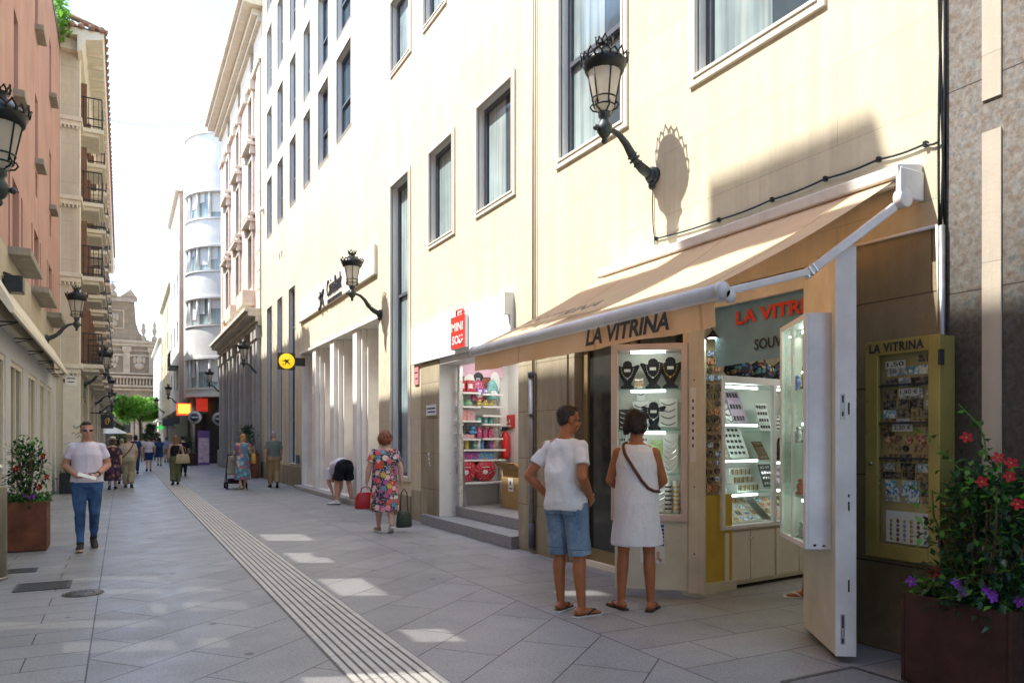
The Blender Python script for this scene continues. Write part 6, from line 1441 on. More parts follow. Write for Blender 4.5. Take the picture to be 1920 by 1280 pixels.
# ================================================================ WALL LAMPS
def make_lamp():
    r = thing('wall_lamp', 'large black crowned street lamp on a scrolled bracket above the tan awning', 'street lamp', (0, 0, 0), group='crowned wall lamps')
    L = .62; m = MB()   # local: wall plane at x=0, arm towards -x, z=0 at wall boss
    m.tube([(0, 0, 0), (-.05, 0, 0)], .085, 18); m.ball((-.06, 0, 0), (.05, .07, .07), 14); m.ball((-.04, 0, -.10), (.035, .04, .05), 10)
    m.build('wall_boss', m_iron, r, local=True)
    m = MB(); P = [(-.05, 0, .0), (-.10, 0, .02), (-.16, 0, .05), (-.22, 0, .09), (-.25, 0, .12), (-.28, 0, .15), (-.36, 0, .26), (-.44, 0, .33), (-.52, 0, .36), (-.60, 0, .365)]
    m.tube(P, [.04, .052, .05, .042, .03, .045, .036, .03, .026, .024], 14)
    for q, rr in ((.215, .05), (.255, .062), (.285, .055)): m.lathe([(.02, -.015), (rr, -.006), (rr, .006), (.02, .015)], n=16, M=Matrix.Translation((-q, 0, .09 + (q - .22) * 1.0)) @ Matrix.Rotation(math.radians(-48), 4, 'Y'))
    m.build('bracket', m_iron, r, local=True)
    m = MB(); c = (-L, 0, .365); m.lathe([(0, -.16), (.02, -.15), (.032, -.125), (.022, -.10), (.045, -.08), (.075, -.03), (.078, .02), (.05, .06), (.04, .09), (.06, .11), (.062, .15), (.045, .17), (.0, .18)], c, 18)
    m.ball((-L - .10, 0, .355), (.03, .03, .03), 10); m.tube([(-L - .1, 0, .355), (-L, 0, .36)], .015, 8); m.build('hub', m_iron, r, local=True)
    z0 = .58; z1 = .925; rb, rt = .095, .165
    m = MB(); m.lathe([(.02, z0 - .07), (rb * .8, z0 - .05), (rb, z0), (rt, z1), (rt, z1 + .02)], (-L, 0, 0), 16, sm=True); m.build('lantern_glass', m_milk, r, local=True)
    m = MB()
    for k in range(6):
        a = 2*pi*k/6 + .3; ca, sa = math.cos(a), math.sin(a); m.tube([(-L + (rb+.006)*ca, (rb+.006)*sa, z0), (-L + (rt+.006)*ca, (rt+.006)*sa, z1)], .008, 6)
        m.tube([(-L + .04*ca, .04*sa, z0 - .07), (-L + .06*ca, .06*sa, z0 - .05), (-L + .115*ca, .115*sa, z0 - .035), (-L + .14*ca, .14*sa, z0 - .0), (-L + .125*ca, .125*sa, z0 + .03), (-L + .105*ca, .105*sa, z0 + .015)], .009, 6)
    ring = lambda rr, z, t: m.tube([(-L + rr*math.cos(2*pi*j/24), rr*math.sin(2*pi*j/24), z) for j in range(25)], t, 6, caps=False)
    ring(rb + .008, z0, .008); ring(rb + .025, z0 + .07, .008); m.build('cage', m_black, r, local=True)
    m = MB(); m.lathe([(rt - .01, z1 - .02), (rt + .025, z1 - .01), (rt + .035, z1 + .03), (rt + .05, z1 + .05), (rt + .045, z1 + .09), (rt + .005, z1 + .13), (.125, z1 + .16), (.085, z1 + .195), (.06, z1 + .21), (.058, z1 + .235), (.07, z1 + .25), (.066, z1 + .262), (0, z1 + .265)], (-L, 0, 0), 28); m.build('cap', m_black, r, local=True)
    m = MB()
    def crown(rr, z, n, h, w):
        for k in range(n):
            a = 2*pi*k/n; t = Vector((-math.sin(a), math.cos(a), 0)); c = Vector((-L + rr*math.cos(a), rr*math.sin(a), z)); o = Vector((math.cos(a), math.sin(a), 0)) * h * .12
            hh = h * (1.0 if k % 2 == 0 else .72); U = Vector((0, 0, 1))
            for s_ in (-1, 1): m.tube([c + t*s_*w*.5, c + t*s_*w*.42 + U*hh*.45 + o, c + U*hh + o*2], .0075 * h / .075 + .001, 4)
            m.ball(c + U*hh*1.02 + o*2, .012 * h / .075, 6); m.ball(c + t*w*.5 + U*hh*.3, .009 * h / .075, 5)
    crown(rt + .05, z1 + .075, 18, .075, .078); crown(.07, z1 + .25, 9, .07, .05); m.build('crown', m_black, r, local=True)
    return r
lamp = make_lamp(); LG = 'crowned wall lamps'
ly, lz = W(1228, 330); lamp.location = (WX, ly, lz)
def put_lamp(px, py, X, label, mirror=False, sc=1.0, yz=None):
    y, z = yz if yz else W(px, py, X); return dup(lamp, (X, y, z), pi if mirror else 0, label, LG, sc)
put_lamp(715, 588, WX, 'black crowned street lamp on the wall beside the bank name board')
put_lamp(488, 700, WX, 'black crowned street lamp at the corner of the grey stone ground floor')
put_lamp(0, 0, WX, 'black crowned street lamp before the rounded white building, past the pink one', yz=(43.2, D(418, 735, 43.2)[1]))
put_lamp(0, 0, D(333, 755, 55)[0], 'black crowned street lamp on the narrow white house by the orange sign', yz=(54, D(328, 756, 54)[1]))
put_lamp(0, 0, D(306, 775, 72)[0], 'tiny black crowned street lamp on the pale yellow house far down the street', yz=(70, D(300, 772, 70)[1]))
put_lamp(0, 0, LX, 'large black crowned street lamp cut by the left edge, before the red wall', True, 1.0, (7.7, 3.28))
put_lamp(85, 634, LX, 'black crowned street lamp on the stone storey in front of the beige corner', True)
put_lamp(0, 0, BXS, 'black crowned street lamp, first on the beige building with balconies', True, 1, (28.2, D(170, 720, 28.2)[1]))
put_lamp(0, 0, BXS, 'black crowned street lamp, second on the beige building with balconies', True, 1, (37.5, D(178, 757, 37.5)[1]))
put_lamp(0, 0, BXS, 'black crowned street lamp, third on the beige building with balconies', True, 1, (47, D(190, 772, 47)[1]))
put_lamp(0, 0, BXS, 'small black crowned street lamp, last and lowest on the beige building', True, .95, (50.5, D(190, 780, 50)[1]))
# ================================================================ BIN
bx_, by_ = -1.285, 9.62
b = thing('litter_bin', 'cylindrical olive steel litter bin with a bent tube on top at the left edge', 'bin', (bx_, by_, 0)); m = MB(); m.lathe([(.19, .0), (.195, .02), (.195, .98), (.185, 1.0), (.175, .99), (.17, .7), (0, .7)], (bx_, by_, 0), 36); m.build('body', PM('olive_steel', (.20, .185, .13), .35, .15, 3, metal=.5), b)
m = MB(); m.lathe([(.205, 0), (.205, .025), (.195, .03)], (bx_, by_, 0), 36); m.build('base_ring', m_steel, b); m = MB(); m.tube([(bx_ - .1, by_, .98), (bx_ - .1, by_, 1.15), (bx_ - .07, by_, 1.2), (bx_ + .12, by_, 1.2), (bx_ + .15, by_, 1.17)], .03, 12); m.build('handle_tube', m_alu, b)
# ================================================================ PLANTERS
def planter(label, x0, x1, y0, y1, h, mat):
    r = thing('planter_box', label, 'planter', ((x0+x1)/2, (y0+y1)/2, 0)); t = .025; m = MB()
    m.box(x0, x1, y0, y0+t, .01, h); m.box(x0, x1, y1-t, y1, .01, h); m.box(x0, x0+t, y0+t, y1-t, .01, h); m.box(x1-t, x1, y0+t, y1-t, .01, h); m.box(x0+t, x1-t, y0+t, y1-t, .01, .03); m.build('box', mat, r, bevel=.006)
    m = MB(); m.box(x0+t, x1-t, y0+t, y1-t, h-.09, h-.05); m.build('soil', m_soil, r); return r
def flower5(mb, c, n, r, mi=0, mi2=None):
    n = n.normalized(); a = n.cross(Vector((.3, .2, 1))).normalized(); b = n.cross(a)
    for k in range(5):
        q = 2*pi*k/5; d = a*math.cos(q) + b*math.sin(q); t = n.cross(d)
        mb.add([c, c + d*r*.6 - t*r*.36 + n*r*.22, c + d*r*1.0 - t*r*.14 + n*r*.1, c + d*r*1.02 + t*r*.26 + n*r*.12, c + d*r*.55 + t*r*.34 + n*r*.24], [(0, 1, 2, 3, 4)], mi, True)
    mb.ball(c + n*r*.1, r*.13, 6, mi if mi2 is None else mi2)
m_fred = PM('scarlet_petal', (.40, .002, .008), .5, .15, 20, trans=.1); m_fpur = PM('violet_petal', (.24, .03, .45), .5, .15, 20, trans=.2); m_fcore = PM('flower_core', (.7, .5, .05), .6, .1)
def bush(label, base, h, rad, nleaf, ls, mats, flowers, top=None, seed=3, fl_r=.045, lean=(0, 0)):
    r_ = random.Random(seed); o = thing('flowering_shrub', label, 'plant', base); m = MB(); B0 = Vector(base); tips = []
    for k in range(9):
        a = r_.uniform(0, 2*pi); q = r_.uniform(.25, .9); P = [B0 + Vector((lean[0]*t + rad*q*math.cos(a)*math.sin(t*1.7), lean[1]*t + rad*q*math.sin(a)*math.sin(t*1.7), h*t*r_.uniform(.8, 1.0))) for t in (0, .25, .5, .75, 1)]
        m.tube(P, [.012, .010, .008, .006, .004], 5); tips.append(P)
    m.build('stem', PM('stem_brown_%d' % seed, (.13, .08, .04), .8, .2), o)
    m = MB()
    cl = []
    for k in range(46):
        z = r_.random() ** .8; rr = rad * (1.05 - .55 * z) * r_.uniform(.35, 1.0); a = r_.uniform(0, 2*pi)
        cl.append((B0 + Vector((rr*math.cos(a) + lean[0]*z, rr*math.sin(a) + lean[1]*z, .06*h + z*h*.95)), .07 + .1 * r_.random() * rad / .4))
    for k in range(nleaf):
        c, s = cl[r_.randrange(len(cl))]; p = c + rvec(r_) * s * r_.random() ** .5 * 1.3; d = (p - B0 - Vector((0, 0, h*.4))); d.z *= .3; d = d.normalized() * .7 + rvec(r_) * .8 + Vector((0, 0, -.1))
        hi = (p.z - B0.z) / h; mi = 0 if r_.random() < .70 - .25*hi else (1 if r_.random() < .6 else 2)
        leaf(m, p, d, Vector((0, 0, 1)) + rvec(r_)*.4, ls * r_.uniform(.7, 1.2), ls * r_.uniform(.42, .55), mi, .16)
    m.build('leaves', mats, o, fixn=False)
    for f in flowers:
        m = MB(); flower5(m, B0 + Vector(f[:3]), Vector(f[3:6]) if len(f) > 3 else Vector((-.6, -.7, .3)), fl_r, 0, 1); m.build('flower', [m_fred, m_fcore], o, fixn=False)
    return o
def petunias(label, x0, x1, y0, y1, z, n, nf, seed, cat='flowers', reds=0):
    r_ = random.Random(seed); o = thing('petunia_plant', label, cat, ((x0+x1)/2, (y0+y1)/2, z)); m = MB()
    for k in range(n):
        p = Vector((r_.uniform(x0, x1), r_.uniform(y0, y1), z + r_.random() * .12)); leaf(m, p, rvec(r_) + Vector((0, 0, .5)), rvec(r_), .06, .026, 0 if r_.random() < .5 else 1)
    m.build('leaves', [m_leafl, m_leafm], o, fixn=False)
    for k in range(nf):
        m = MB(); e = r_.random(); p = Vector((x0 + (x1-x0)*r_.random(), y0 + (y1-y0)*r_.random(), z + .09 + .07 * r_.random()))
        if k % 2 == 0: p.x = x0 - .03
        else: p.y = y0 - .02
        flower5(m, p, Vector((-.6, -.8, .4)) + rvec(r_)*.3, .032, 0, 1); m.build('flower', [m_fpur, m_fcore], o, fixn=False)
# near right
QX0, QX1, QY0, QY1, QH = 4.27, 4.79, 2.33, 2.98, .555
planter('dark rusted steel planter box in the right foreground against the granite wall', QX0, QX1, QY0, QY1, QH, m_rustd)
P3 = lambda px, py, X=4.42: (X, *W(px, py, X))
bc = Vector((4.53, 2.63, QH - .06)); fl = []
for px, py in ((1871, 858), (1841, 903), (1812, 820), (1893, 893), (1896, 868), (1908, 945), (1750, 1072)):
    q = Vector(P3(px, py, 4.36)); fl.append(tuple(q - bc) + (-.7, -.5, .3))
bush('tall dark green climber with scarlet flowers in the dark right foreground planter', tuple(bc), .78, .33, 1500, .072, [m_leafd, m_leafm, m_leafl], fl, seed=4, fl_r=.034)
m = MB(); sp_ = [P3(*p) for p in ((1850, 860), (1845, 822), (1838, 800), (1815, 775), (1797, 757))]; m.tube(sp_, [.005, .004, .004, .003, .002], 5); m.tube([P3(*p) for p in ((1800, 880), (1770, 850), (1740, 812), (1712, 806))], .003, 5); m.tube([P3(*p) for p in ((1800, 930), (1760, 925), (1720, 918), (1705, 915))], .003, 5)
vine = thing('vine_shoot', 'thin climbing shoots reaching out from the scarlet climber beside the gold showcase', 'plant', P3(1850, 860)); m.build('stem', m_leafl, vine)
m = MB(); r_ = random.Random(9)
for px, py in ((1838, 800), (1826, 790), (1845, 822), (1810, 770), (1770, 850), (1745, 820), (1720, 808), (1760, 925), (1735, 920), (1715, 916), (1780, 860), (1790, 925), (1742, 990), (1748, 955), (1752, 975), (1760, 1000), (1738, 985)):
    for k in range(3): leaf(m, Vector(P3(px, py)), rvec(r_) + Vector((-.3, .2, .1)), rvec(r_), .045, .024, k % 2)
m.build('leaves', [m_leafm, m_leafl], vine, fixn=False)
petunias('violet petunias with fresh green leaves along the rim of the right foreground planter', QX0 + .02, QX1 - .04, QY0 + .02, QY1 - .02, QH - .04, 420, 12, 8)
# left
LXa, LXb, LYa, LYb = -1.40, -.89, 11.75, 12.35
planter('rust brown steel planter box on the left in front of the shop windows', LXa, LXb, LYa, LYb, .66, m_rust)
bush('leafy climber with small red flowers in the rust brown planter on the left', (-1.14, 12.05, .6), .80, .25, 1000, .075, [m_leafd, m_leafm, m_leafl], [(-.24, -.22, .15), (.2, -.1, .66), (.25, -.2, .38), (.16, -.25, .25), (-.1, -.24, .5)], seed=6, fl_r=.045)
petunias('violet petunias spilling over the rust brown planter on the left', LXa, LXb + .02, LYa - .03, LYb, .62, 420, 12, 12)
planter('black planter beside the beige corner, behind the walking man', -1.5, -.78, 23.6, 24.3, .55, m_black)
bush('low plant with pale and red blooms in the black planter by the beige corner', (-1.15, 23.95, .5), .5, .32, 350, .1, [m_leafd, m_leafm, m_leafl], [(0, -.2, .3), (.2, -.2, .35)], seed=15)
a = G(470, 896); planter('rust brown planter box by the far end of the cream facade, behind the couple', a[0]-.1, WX-.15, a[1]-.1, a[1]+.7, .95, m_rust)
bush('dark evergreen bush in the rust planter at the end of the cream facade', (WX-.55, a[1]+.25, .9), 1.0, .34, 800, .1, [m_leafd, m_leafm, m_leafd], [], seed=21)
x = D(350, 880, 45)[0]; planter('low brown planter box beside the purple advertising stand', x-.35, x+.6, 45, 45.6, .7, m_rustd); bush('dark bush in the low planter beside the purple stand', (x+.1, 45.3, .65), .9, .35, 500, .12, [m_leafd, m_leafm, m_leafm], [], seed=23)
# ================================================================ TREES
def tree(name, label, base, h, crown, trunk_h, n, ls, mats, seed, shape='box'):
    r_ = random.Random(seed); o = thing(name, label, 'tree', base); B0 = Vector(base); m = MB(); m.tube([B0, B0 + Vector((.05, 0, trunk_h*.6)), B0 + Vector((0, 0, trunk_h))], [.16, .12, .1], 8)
    for k in range(7):
        a = 2*pi*k/7; m.tube([B0 + Vector((0, 0, trunk_h*.92)), B0 + Vector((crown[0]*.4*math.cos(a), crown[1]*.4*math.sin(a), trunk_h + (h-trunk_h)*.4)), B0 + Vector((crown[0]*.7*math.cos(a), crown[1]*.7*math.sin(a), trunk_h + (h-trunk_h)*.8))], [.07, .045, .02], 6)
    m.build('trunk', PM('bark_%d' % seed, (.12, .09, .07), .9, .3, 12, .5), o)
    cl = []
    for k in range(60):
        v = rvec(r_); q = r_.random() ** .33
        if shape == 'box': c = Vector((r_.uniform(-1, 1) * crown[0], r_.uniform(-1, 1) * crown[1], trunk_h + (h - trunk_h) * r_.uniform(.05, .95)))
        else: zz_ = r_.random(); w_ = math.sin(pi * (.12 + .8 * zz_)) ; c = Vector((v.x * crown[0] * w_, v.y * crown[1] * w_, trunk_h + (h - trunk_h) * zz_))
        cl.append((c, r_.uniform(.22, .42) * crown[0] * .7, r_.randrange(len(mats))))
    m = MB()
    for k in range(n):
        c, s, mi = cl[r_.randrange(len(cl))]; p = B0 + c + rvec(r_) * s * r_.random() ** .4; leaf(m, p, rvec(r_), rvec(r_), ls * r_.uniform(.7, 1.3), ls * .6, mi if r_.random() < .7 else r_.randrange(len(mats)))
    m.build('crown', mats, o, fixn=False); return o
m_lt = leaf_mat('clipped_tree_leaves', (.09, .20, .03), (.17, .31, .05), .4, .5, 2)  # yellowish leaf green of the clipped tree
tx = D(262, 800, 84)[0]; tree('clipped_tree', 'bright green flat clipped tree standing before the church', (tx, 84, 0), D(262, 747, 84)[1], (2.2, 2.0), D(262, 786, 84)[1], 5200, .30, [m_leafb, m_lt, m_leafl], 31)
tx = D(223, 805, 72)[0]; tree('cypress_tree', 'small pointed green cypress beside the white parasol', (tx, 72, 0), D(223, 792, 72)[1], (.55, .55), .8, 1500, .16, [m_leafm, m_leafl], 33, 'cone')
tx = D(283, 805, 80)[0]; tree('cypress_tree', 'small pointed cypress to the right of the clipped tree', (tx, 80, 0), D(283, 795, 80)[1], (.7, .7), .8, 1300, .2, [m_leafm, m_leafd], 35, 'cone')
# cafe parasol and awning far left
x, z = D(199, 806, 60); o = thing('cafe_parasol', 'white cafe parasol at the far end of the left side', 'parasol', (x, 60, 0)); m = MB(); m.lathe([(1.45, z - .25), (.7, z + .12), (0, z + .4)], (x, 60, 0), 8, sm=False); m.build('canopy', m_white, o, fixn=False); m = MB(); m.tube([(x, 60, 0), (x, 60, z + .35)], .04, 8); m.build('pole', m_steel, o)
x, z = D(198, 790, 66); m = MB(); prof(m, [(0, .9), (1.3, 0), (1.3, -.15), (1.2, -.15), (0, .7)], 62, 68, BXS - .1, z - .2); o = tag(m.build('cafe_awning', PM('beige_awning', (.5, .42, .3), .8, .1)), 'beige cafe awning beside the church square behind the parasol', 'awning')
# ================================================================ PEOPLE  (local frame: facing +Y, right hand +X)
def sweep(mb, pts, rads, lat, n=20, mi=0, fold=None):
    pts = [Vector(p) for p in pts]; vs = []; fs = []
    for i, p in enumerate(pts):
        a = pts[max(0, i-1)]; b = pts[min(len(pts)-1, i+1)]; t = (b - a).normalized(); L = Vector(lat); L = (L - t * L.dot(t)).normalized(); D_ = t.cross(L)
        rx, ry = rads[i]
        for k in range(n):
            q = 2*pi*k/n; f = 1 + (fold(q, i / (len(pts) - 1)) if fold else 0)
            vs.append(p + L * (rx * f * math.cos(q)) + D_ * (ry * f * math.sin(q)))
    for i in range(len(pts) - 1):
        for k in range(n): fs.append((i*n+k, i*n+(k+1)%n, (i+1)*n+(k+1)%n, (i+1)*n+k))
    fs.append(tuple(range(n-1,-1,-1))); fs.append(tuple(range((len(pts)-1)*n, len(pts)*n)))
    mb.add(vs, fs, mi, True)
STAND = dict(pel=(0,0,.95), wai=(0,0,1.09), che=(0,-.005,1.29), nek=(0,-.02,1.475), hed=(0,.015,1.625), shR=(.172,-.02,1.395), shL=(-.172,-.02,1.395), elR=(.235,-.04,1.13), elL=(-.235,-.04,1.13), wrR=(.245,.03,.89), wrL=(-.245,.03,.89), hdR=(.01,.06,-1), hdL=(-.01,.06,-1), pnR=(-1,0,0), pnL=(1,0,0),
             hiR=(.092,0,.93), hiL=(-.092,0,.93), knR=(.10,.015,.50), knL=(-.10,.015,.50), anR=(.105,-.03,.085), anL=(-.105,-.03,.085), ftR=(.15,1,0), ftL=(-.15,1,0))
def walkpose(front='R', amp=1.0, swing=1.0):
    P = dict(STAND); b = 'L' if front == 'R' else 'R'; s = {'R': 1, 'L': -1}
    P['kn' + front] = (s[front]*.085, .15*amp, .51); P['an' + front] = (s[front]*.08, .22*amp, .095); P['ft' + front] = (s[front]*.1, 1, .12*amp)
    P['kn' + b] = (s[b]*.09, .02, .50); P['an' + b] = (s[b]*.085, -.30*amp, .085 + .12*amp); P['ft' + b] = (s[b]*.1, 1, -.9*amp)
    P['el' + b] = (s[b]*.235, .05*swing, 1.14); P['wr' + b] = (s[b]*.225, .22*swing, .94); P['el' + front] = (s[front]*.245, -.14*swing, 1.15); P['wr' + front] = (s[front]*.26, -.14*swing, .90)
    return P
def hand(mb, w, d, pn, s, curl=.5, grip=0, spread=1.0, side=1):
    """w wrist, d pointing direction, pn palm normal; side +1 right, -1 left: where the thumb leaves the palm"""
    w = Vector(w); d = Vector(d).normalized(); pn = Vector(pn); pn = (pn - d * pn.dot(d)).normalized(); x = d.cross(pn) * side
    sweep(mb, [w - d*.012*s, w + d*.025*s, w + d*.06*s, w + d*.092*s], [(.025*s, .019*s), (.035*s, .017*s), (.041*s, .015*s), (.037*s, .012*s)], x, 12)
    for i, (o, L) in enumerate(((.030, .072), (.010, .082), (-.011, .076), (-.031, .060))):
        b = w + d*.088*s + x*o*s; dd = (d + x * o * 3.2 * spread).normalized(); c1 = curl * .8; c2 = curl * 1.7
        m1 = b + (dd * math.cos(c1) + pn * math.sin(c1)) * L*.5*s; m2 = m1 + (dd * math.cos(c2) + pn * math.sin(c2)) * L*.5*s
        mb.limb(b, m1, .0095*s, .009*s, 8); mb.limb(m1, m2, .009*s, .0068*s, 8)
    b = w + d*.03*s + x*.030*s; t1 = b + (x*.8 + d*.55 + pn*.35).normalized()*.042*s; t2 = t1 + (x*.3 + d*.9 + pn*.4).normalized()*.034*s
    mb.limb(b, t1, .014*s, .011*s, 8); mb.limb(t1, t2, .011*s, .0085*s, 8)
def wrinkle(a, f):
    def g(c):
        v = Vector((c.x*f, c.y*f, c.z*f*.55)); return a * (noise.noise(v) + .55 * noise.noise(v * 2.3 + Vector((3, 1, 2)))) 
    return g
HAIRM = {}
def hairmat(c):
    if c not in HAIRM:
        t = NT('hair_%d' % len(HAIRM)); v = t.coord(); mp = t.new('ShaderNodeMapping'); mp.inputs['Scale'].default_value = (1, 1, .35); t.link(v, mp.inputs[0])
        f = t.noise(mp.outputs[0], 60, 4, .7); t.col(t.ramp(f, [(.3, tuple(x*.45 for x in c)), (.7, tuple(min(1, x*1.5) for x in c))])); t.bsdf.inputs['Roughness'].default_value = .5; t.bump(f, .6, .006); HAIRM[c] = t.m
    return HAIRM[c]
def person(label, cat, loc, face, h=1.75, pose=None, skn=('fair', (.55,.34,.24)), hair=('short', (.05,.03,.02)), vox=.012, bw=1.0, hyaw=0, hpitch=0, hroll=0, fem=False, clothes=(), bare=False, shoes=None, curl=.45, glasses=None, group=None, hand_kw=None, belly=0.0):
    P = dict(STAND); P.update(pose or {}); s = h / 1.75; J = {k: Vector(v) * (s if k[:2] not in ('hd', 'pn', 'ft') else 1) for k, v in P.items()}
    lg = .84 if any(c[0] == 'trousers' for c in clothes) else 1.0; gar = None; rz = math.atan2(-face[0], face[1]); root = thing('person', label, cat, (loc[0], loc[1], loc[2] if len(loc) > 2 else 0.0), 0, group); msk = skin(*skn)
    lat = (J['shR'] - J['shL']).normalized(); k = s * bw
    spine = [J['pel'] - (J['wai'] - J['pel']).normalized()*.10*s, J['pel'], J['wai'], J['wai'].lerp(J['che'], .5), J['che'], J['che'].lerp(J['nek'], .6), J['nek'], J['nek'].lerp(J['hed'], .4)]
    tr = [(.13,.10), (.162,.118), (.138 if not fem else .128,.105 + belly), (.148,.112 + belly*.8), (.160,.118), (.118,.09), (.062,.06), (.054,.056)]
    m = MB(); sweep(m, spine, [(a*k, b*k) for a, b in tr[:6]] + [(a*s, b*s) for a, b in tr[6:]], lat)
    m.limb(J['nek'] - (J['hed']-J['nek'])*.25, J['hed'], .058*s, .052*s)
    for c in 'RL':
        sg = 1 if c == 'R' else -1
        m.ball(J['sh'+c], .055*k, 12); m.limb(J['nek'] - (J['hed']-J['nek'])*.12, J['sh'+c], .045*s, .046*k); m.limb(J['sh'+c], J['el'+c], .052*k, .040*k); m.limb(J['el'+c], J['el'+c].lerp(J['wr'+c], .35), .041*k, .041*k); m.limb(J['el'+c].lerp(J['wr'+c], .35), J['wr'+c], .041*k, .027*s)
        m.limb(J['hi'+c], J['hi'+c].lerp(J['kn'+c], .5), .088*k*lg, .072*k*lg, 14); m.limb(J['hi'+c].lerp(J['kn'+c], .5), J['kn'+c], .072*k*lg, .054*k*lg, 14)
        cf = J['kn'+c].lerp(J['an'+c], .32); back = Vector((0, -.018*s, 0)); m.limb(J['kn'+c], cf + back, .053*k*lg, .056*k*lg); m.limb(cf + back, J['an'+c], .055*k*lg, .034*s)
        m.limb(J['pel'] + lat*sg*.07*s - Vector((0, .045*s, .04*s)), J['hi'+c] + Vector((0, -.03*s, -.04*s)), .085*k, .085*k)
        f = J['ft'+c].normalized(); u = Vector((0, 0, 1)); u = (u - f*u.dot(f)).normalized(); an = J['an'+c]; fl = f.cross(u)
        sole = an - u*.05*s
        sweep(m, [sole - f*.065*s, sole - f*.03*s + u*.01*s, sole + f*.04*s, sole + f*.11*s - u*.008*s, sole + f*.165*s - u*.015*s, sole + f*.185*s - u*.017*s], [(.025*s, .022*s), (.034*s, .036*s), (.038*s, .034*s), (.046*s, .022*s), (.040*s, .014*s), (.022*s, .009*s)], fl, 14)
        m.limb(an, sole, .034*s, .033*s)
        if vox < .012:
            for q in range(5): m.ball(sole + f*(.182 - .008*q)*s + fl*(-.030 + .015*q)*s*sg*-1 - u*.016*s, (.0085*s, .014*s, .009*s), 8)
        hk = (hand_kw or {}).get(c, {}); hand(m, J['wr'+c], J['hd'+c], J['pn'+c], s*.95, hk.get('curl', curl), side=sg * (1 if True else 1))
    H = Matrix.Translation(J['hed']) @ Matrix.Rotation(hyaw, 4, 'Z') @ Matrix.Rotation(hpitch, 4, 'X') @ Matrix.Rotation(hroll, 4, 'Y') @ Matrix.Diagonal((s*1.0, s*1.0, s*1.0, 1))
    B_ = lambda c, r: m.ball(c, r, 16, 0, H)
    B_((0, -.012, .035), (.074, .094, .088)); B_((0, .022, -.03), (.062, .072, .085)); B_((0, .04, -.082), (.042, .044, .034)); B_((0, .086, .012), (.045, .014, .012))
    m.tube([H @ Vector((0, .088, .012)), H @ Vector((0, .106, -.022)), H @ Vector((0, .098, -.034))], [.009*s, .014*s, .013*s], 8); B_((0, .088, -.062), (.022, .01, .009)); B_((0, .090, -.050), (.022, .009, .006))
    for q in (-1, 1): B_((q*.076, -.005, -.008), (.010, .022, .032)); B_((q*.038, .062, -.03), (.026, .026, .024))
    me = voxelise(m, vox, 3 if vox < .012 else 2, .45); link_mesh('body', me, msk, root, True)
    if vox < .013:
        m = MB(); 
        for q in (-1, 1): m.ball((q*.030, .083, -.002), (.011, .006, .006), 10, 0, H)
        m.build('eyes', PM('eye_' + label[:6], (.05, .035, .03), .2, 0), root, local=True)
        m = MB(); m.ball((0, .0955, -.0555), (.019, .005, .0022), 10, 0, H); m.build('mouth', PM('lip_' + label[:6], (.30, .12, .10), .5, 0), root, local=True)
    # hair
    st, hc = hair; m = MB(); rr = random.Random(len(label))
    if st == 'short':
        m.ball((0, -.022, .048), (.080, .094, .086), 18, 0, H); m.ball((0, -.055, .0), (.070, .055, .07), 14, 0, H); m.ball((0, .035, .088), (.058, .040, .036), 12, 0, H)
    elif st == 'cropped':
        m.ball((0, -.026, .046), (.077, .089, .083), 18, 0, H); m.ball((0, -.05, .0), (.068, .052, .06), 14, 0, H); m.ball((0, .032, .086), (.056, .044, .035), 12, 0, H)
    elif st == 'puffy':
        m.ball((0, -.03, .055), (.096, .108, .092), 18, 0, H); m.ball((0, -.075, .01), (.085, .06, .075), 14, 0, H); m.ball((0, .045, .105), (.07, .045, .04), 12, 0, H)
        for q in (-1, 1): m.ball((q*.075, -.01, .0), (.03, .05, .06), 10, 0, H); m.ball((q*.05, -.07, -.045), (.04, .035, .045), 10, 0, H)
    elif st == 'curly':
        for k_ in range(150):
            v = rvec(rr); v.y -= .15
            if v.y > .55 and v.z < .45: continue
            if v.z < -.75: continue
            m.ball(Vector((v.x*.098, -.02 + v.y*.098, .02 + v.z*.108)), .022 + .012*rr.random(), 8, 0, H)
        m.ball((0, -.03, .03), (.09, .09, .1), 16, 0, H)
    elif st in ('bob', 'long', 'pony'):
        m.ball((0, -.022, .045), (.088, .104, .094), 18, 0, H)
        lo = -.12 if st == 'bob' else (-.26 if st == 'long' else -.05)
        sweep(m, [H @ Vector((0, -.035, .05)), H @ Vector((0, -.05, -.03)), H @ Vector((0, -.062, lo*.6)), H @ Vector((0, -.066, lo))], [(.088*s, .075*s), (.092*s, .066*s), (.095*s, .05*s), (.07*s, .03*s)], H.to_3x3() @ Vector((1, 0, 0)))
        if st == 'pony': m.tube([H @ Vector((0, -.09, .05)), H @ Vector((0, -.13, .0)), H @ Vector((0, -.12, -.12)), H @ Vector((0, -.10, -.2))], [.025*s, .03*s, .024*s, .01*s], 8)
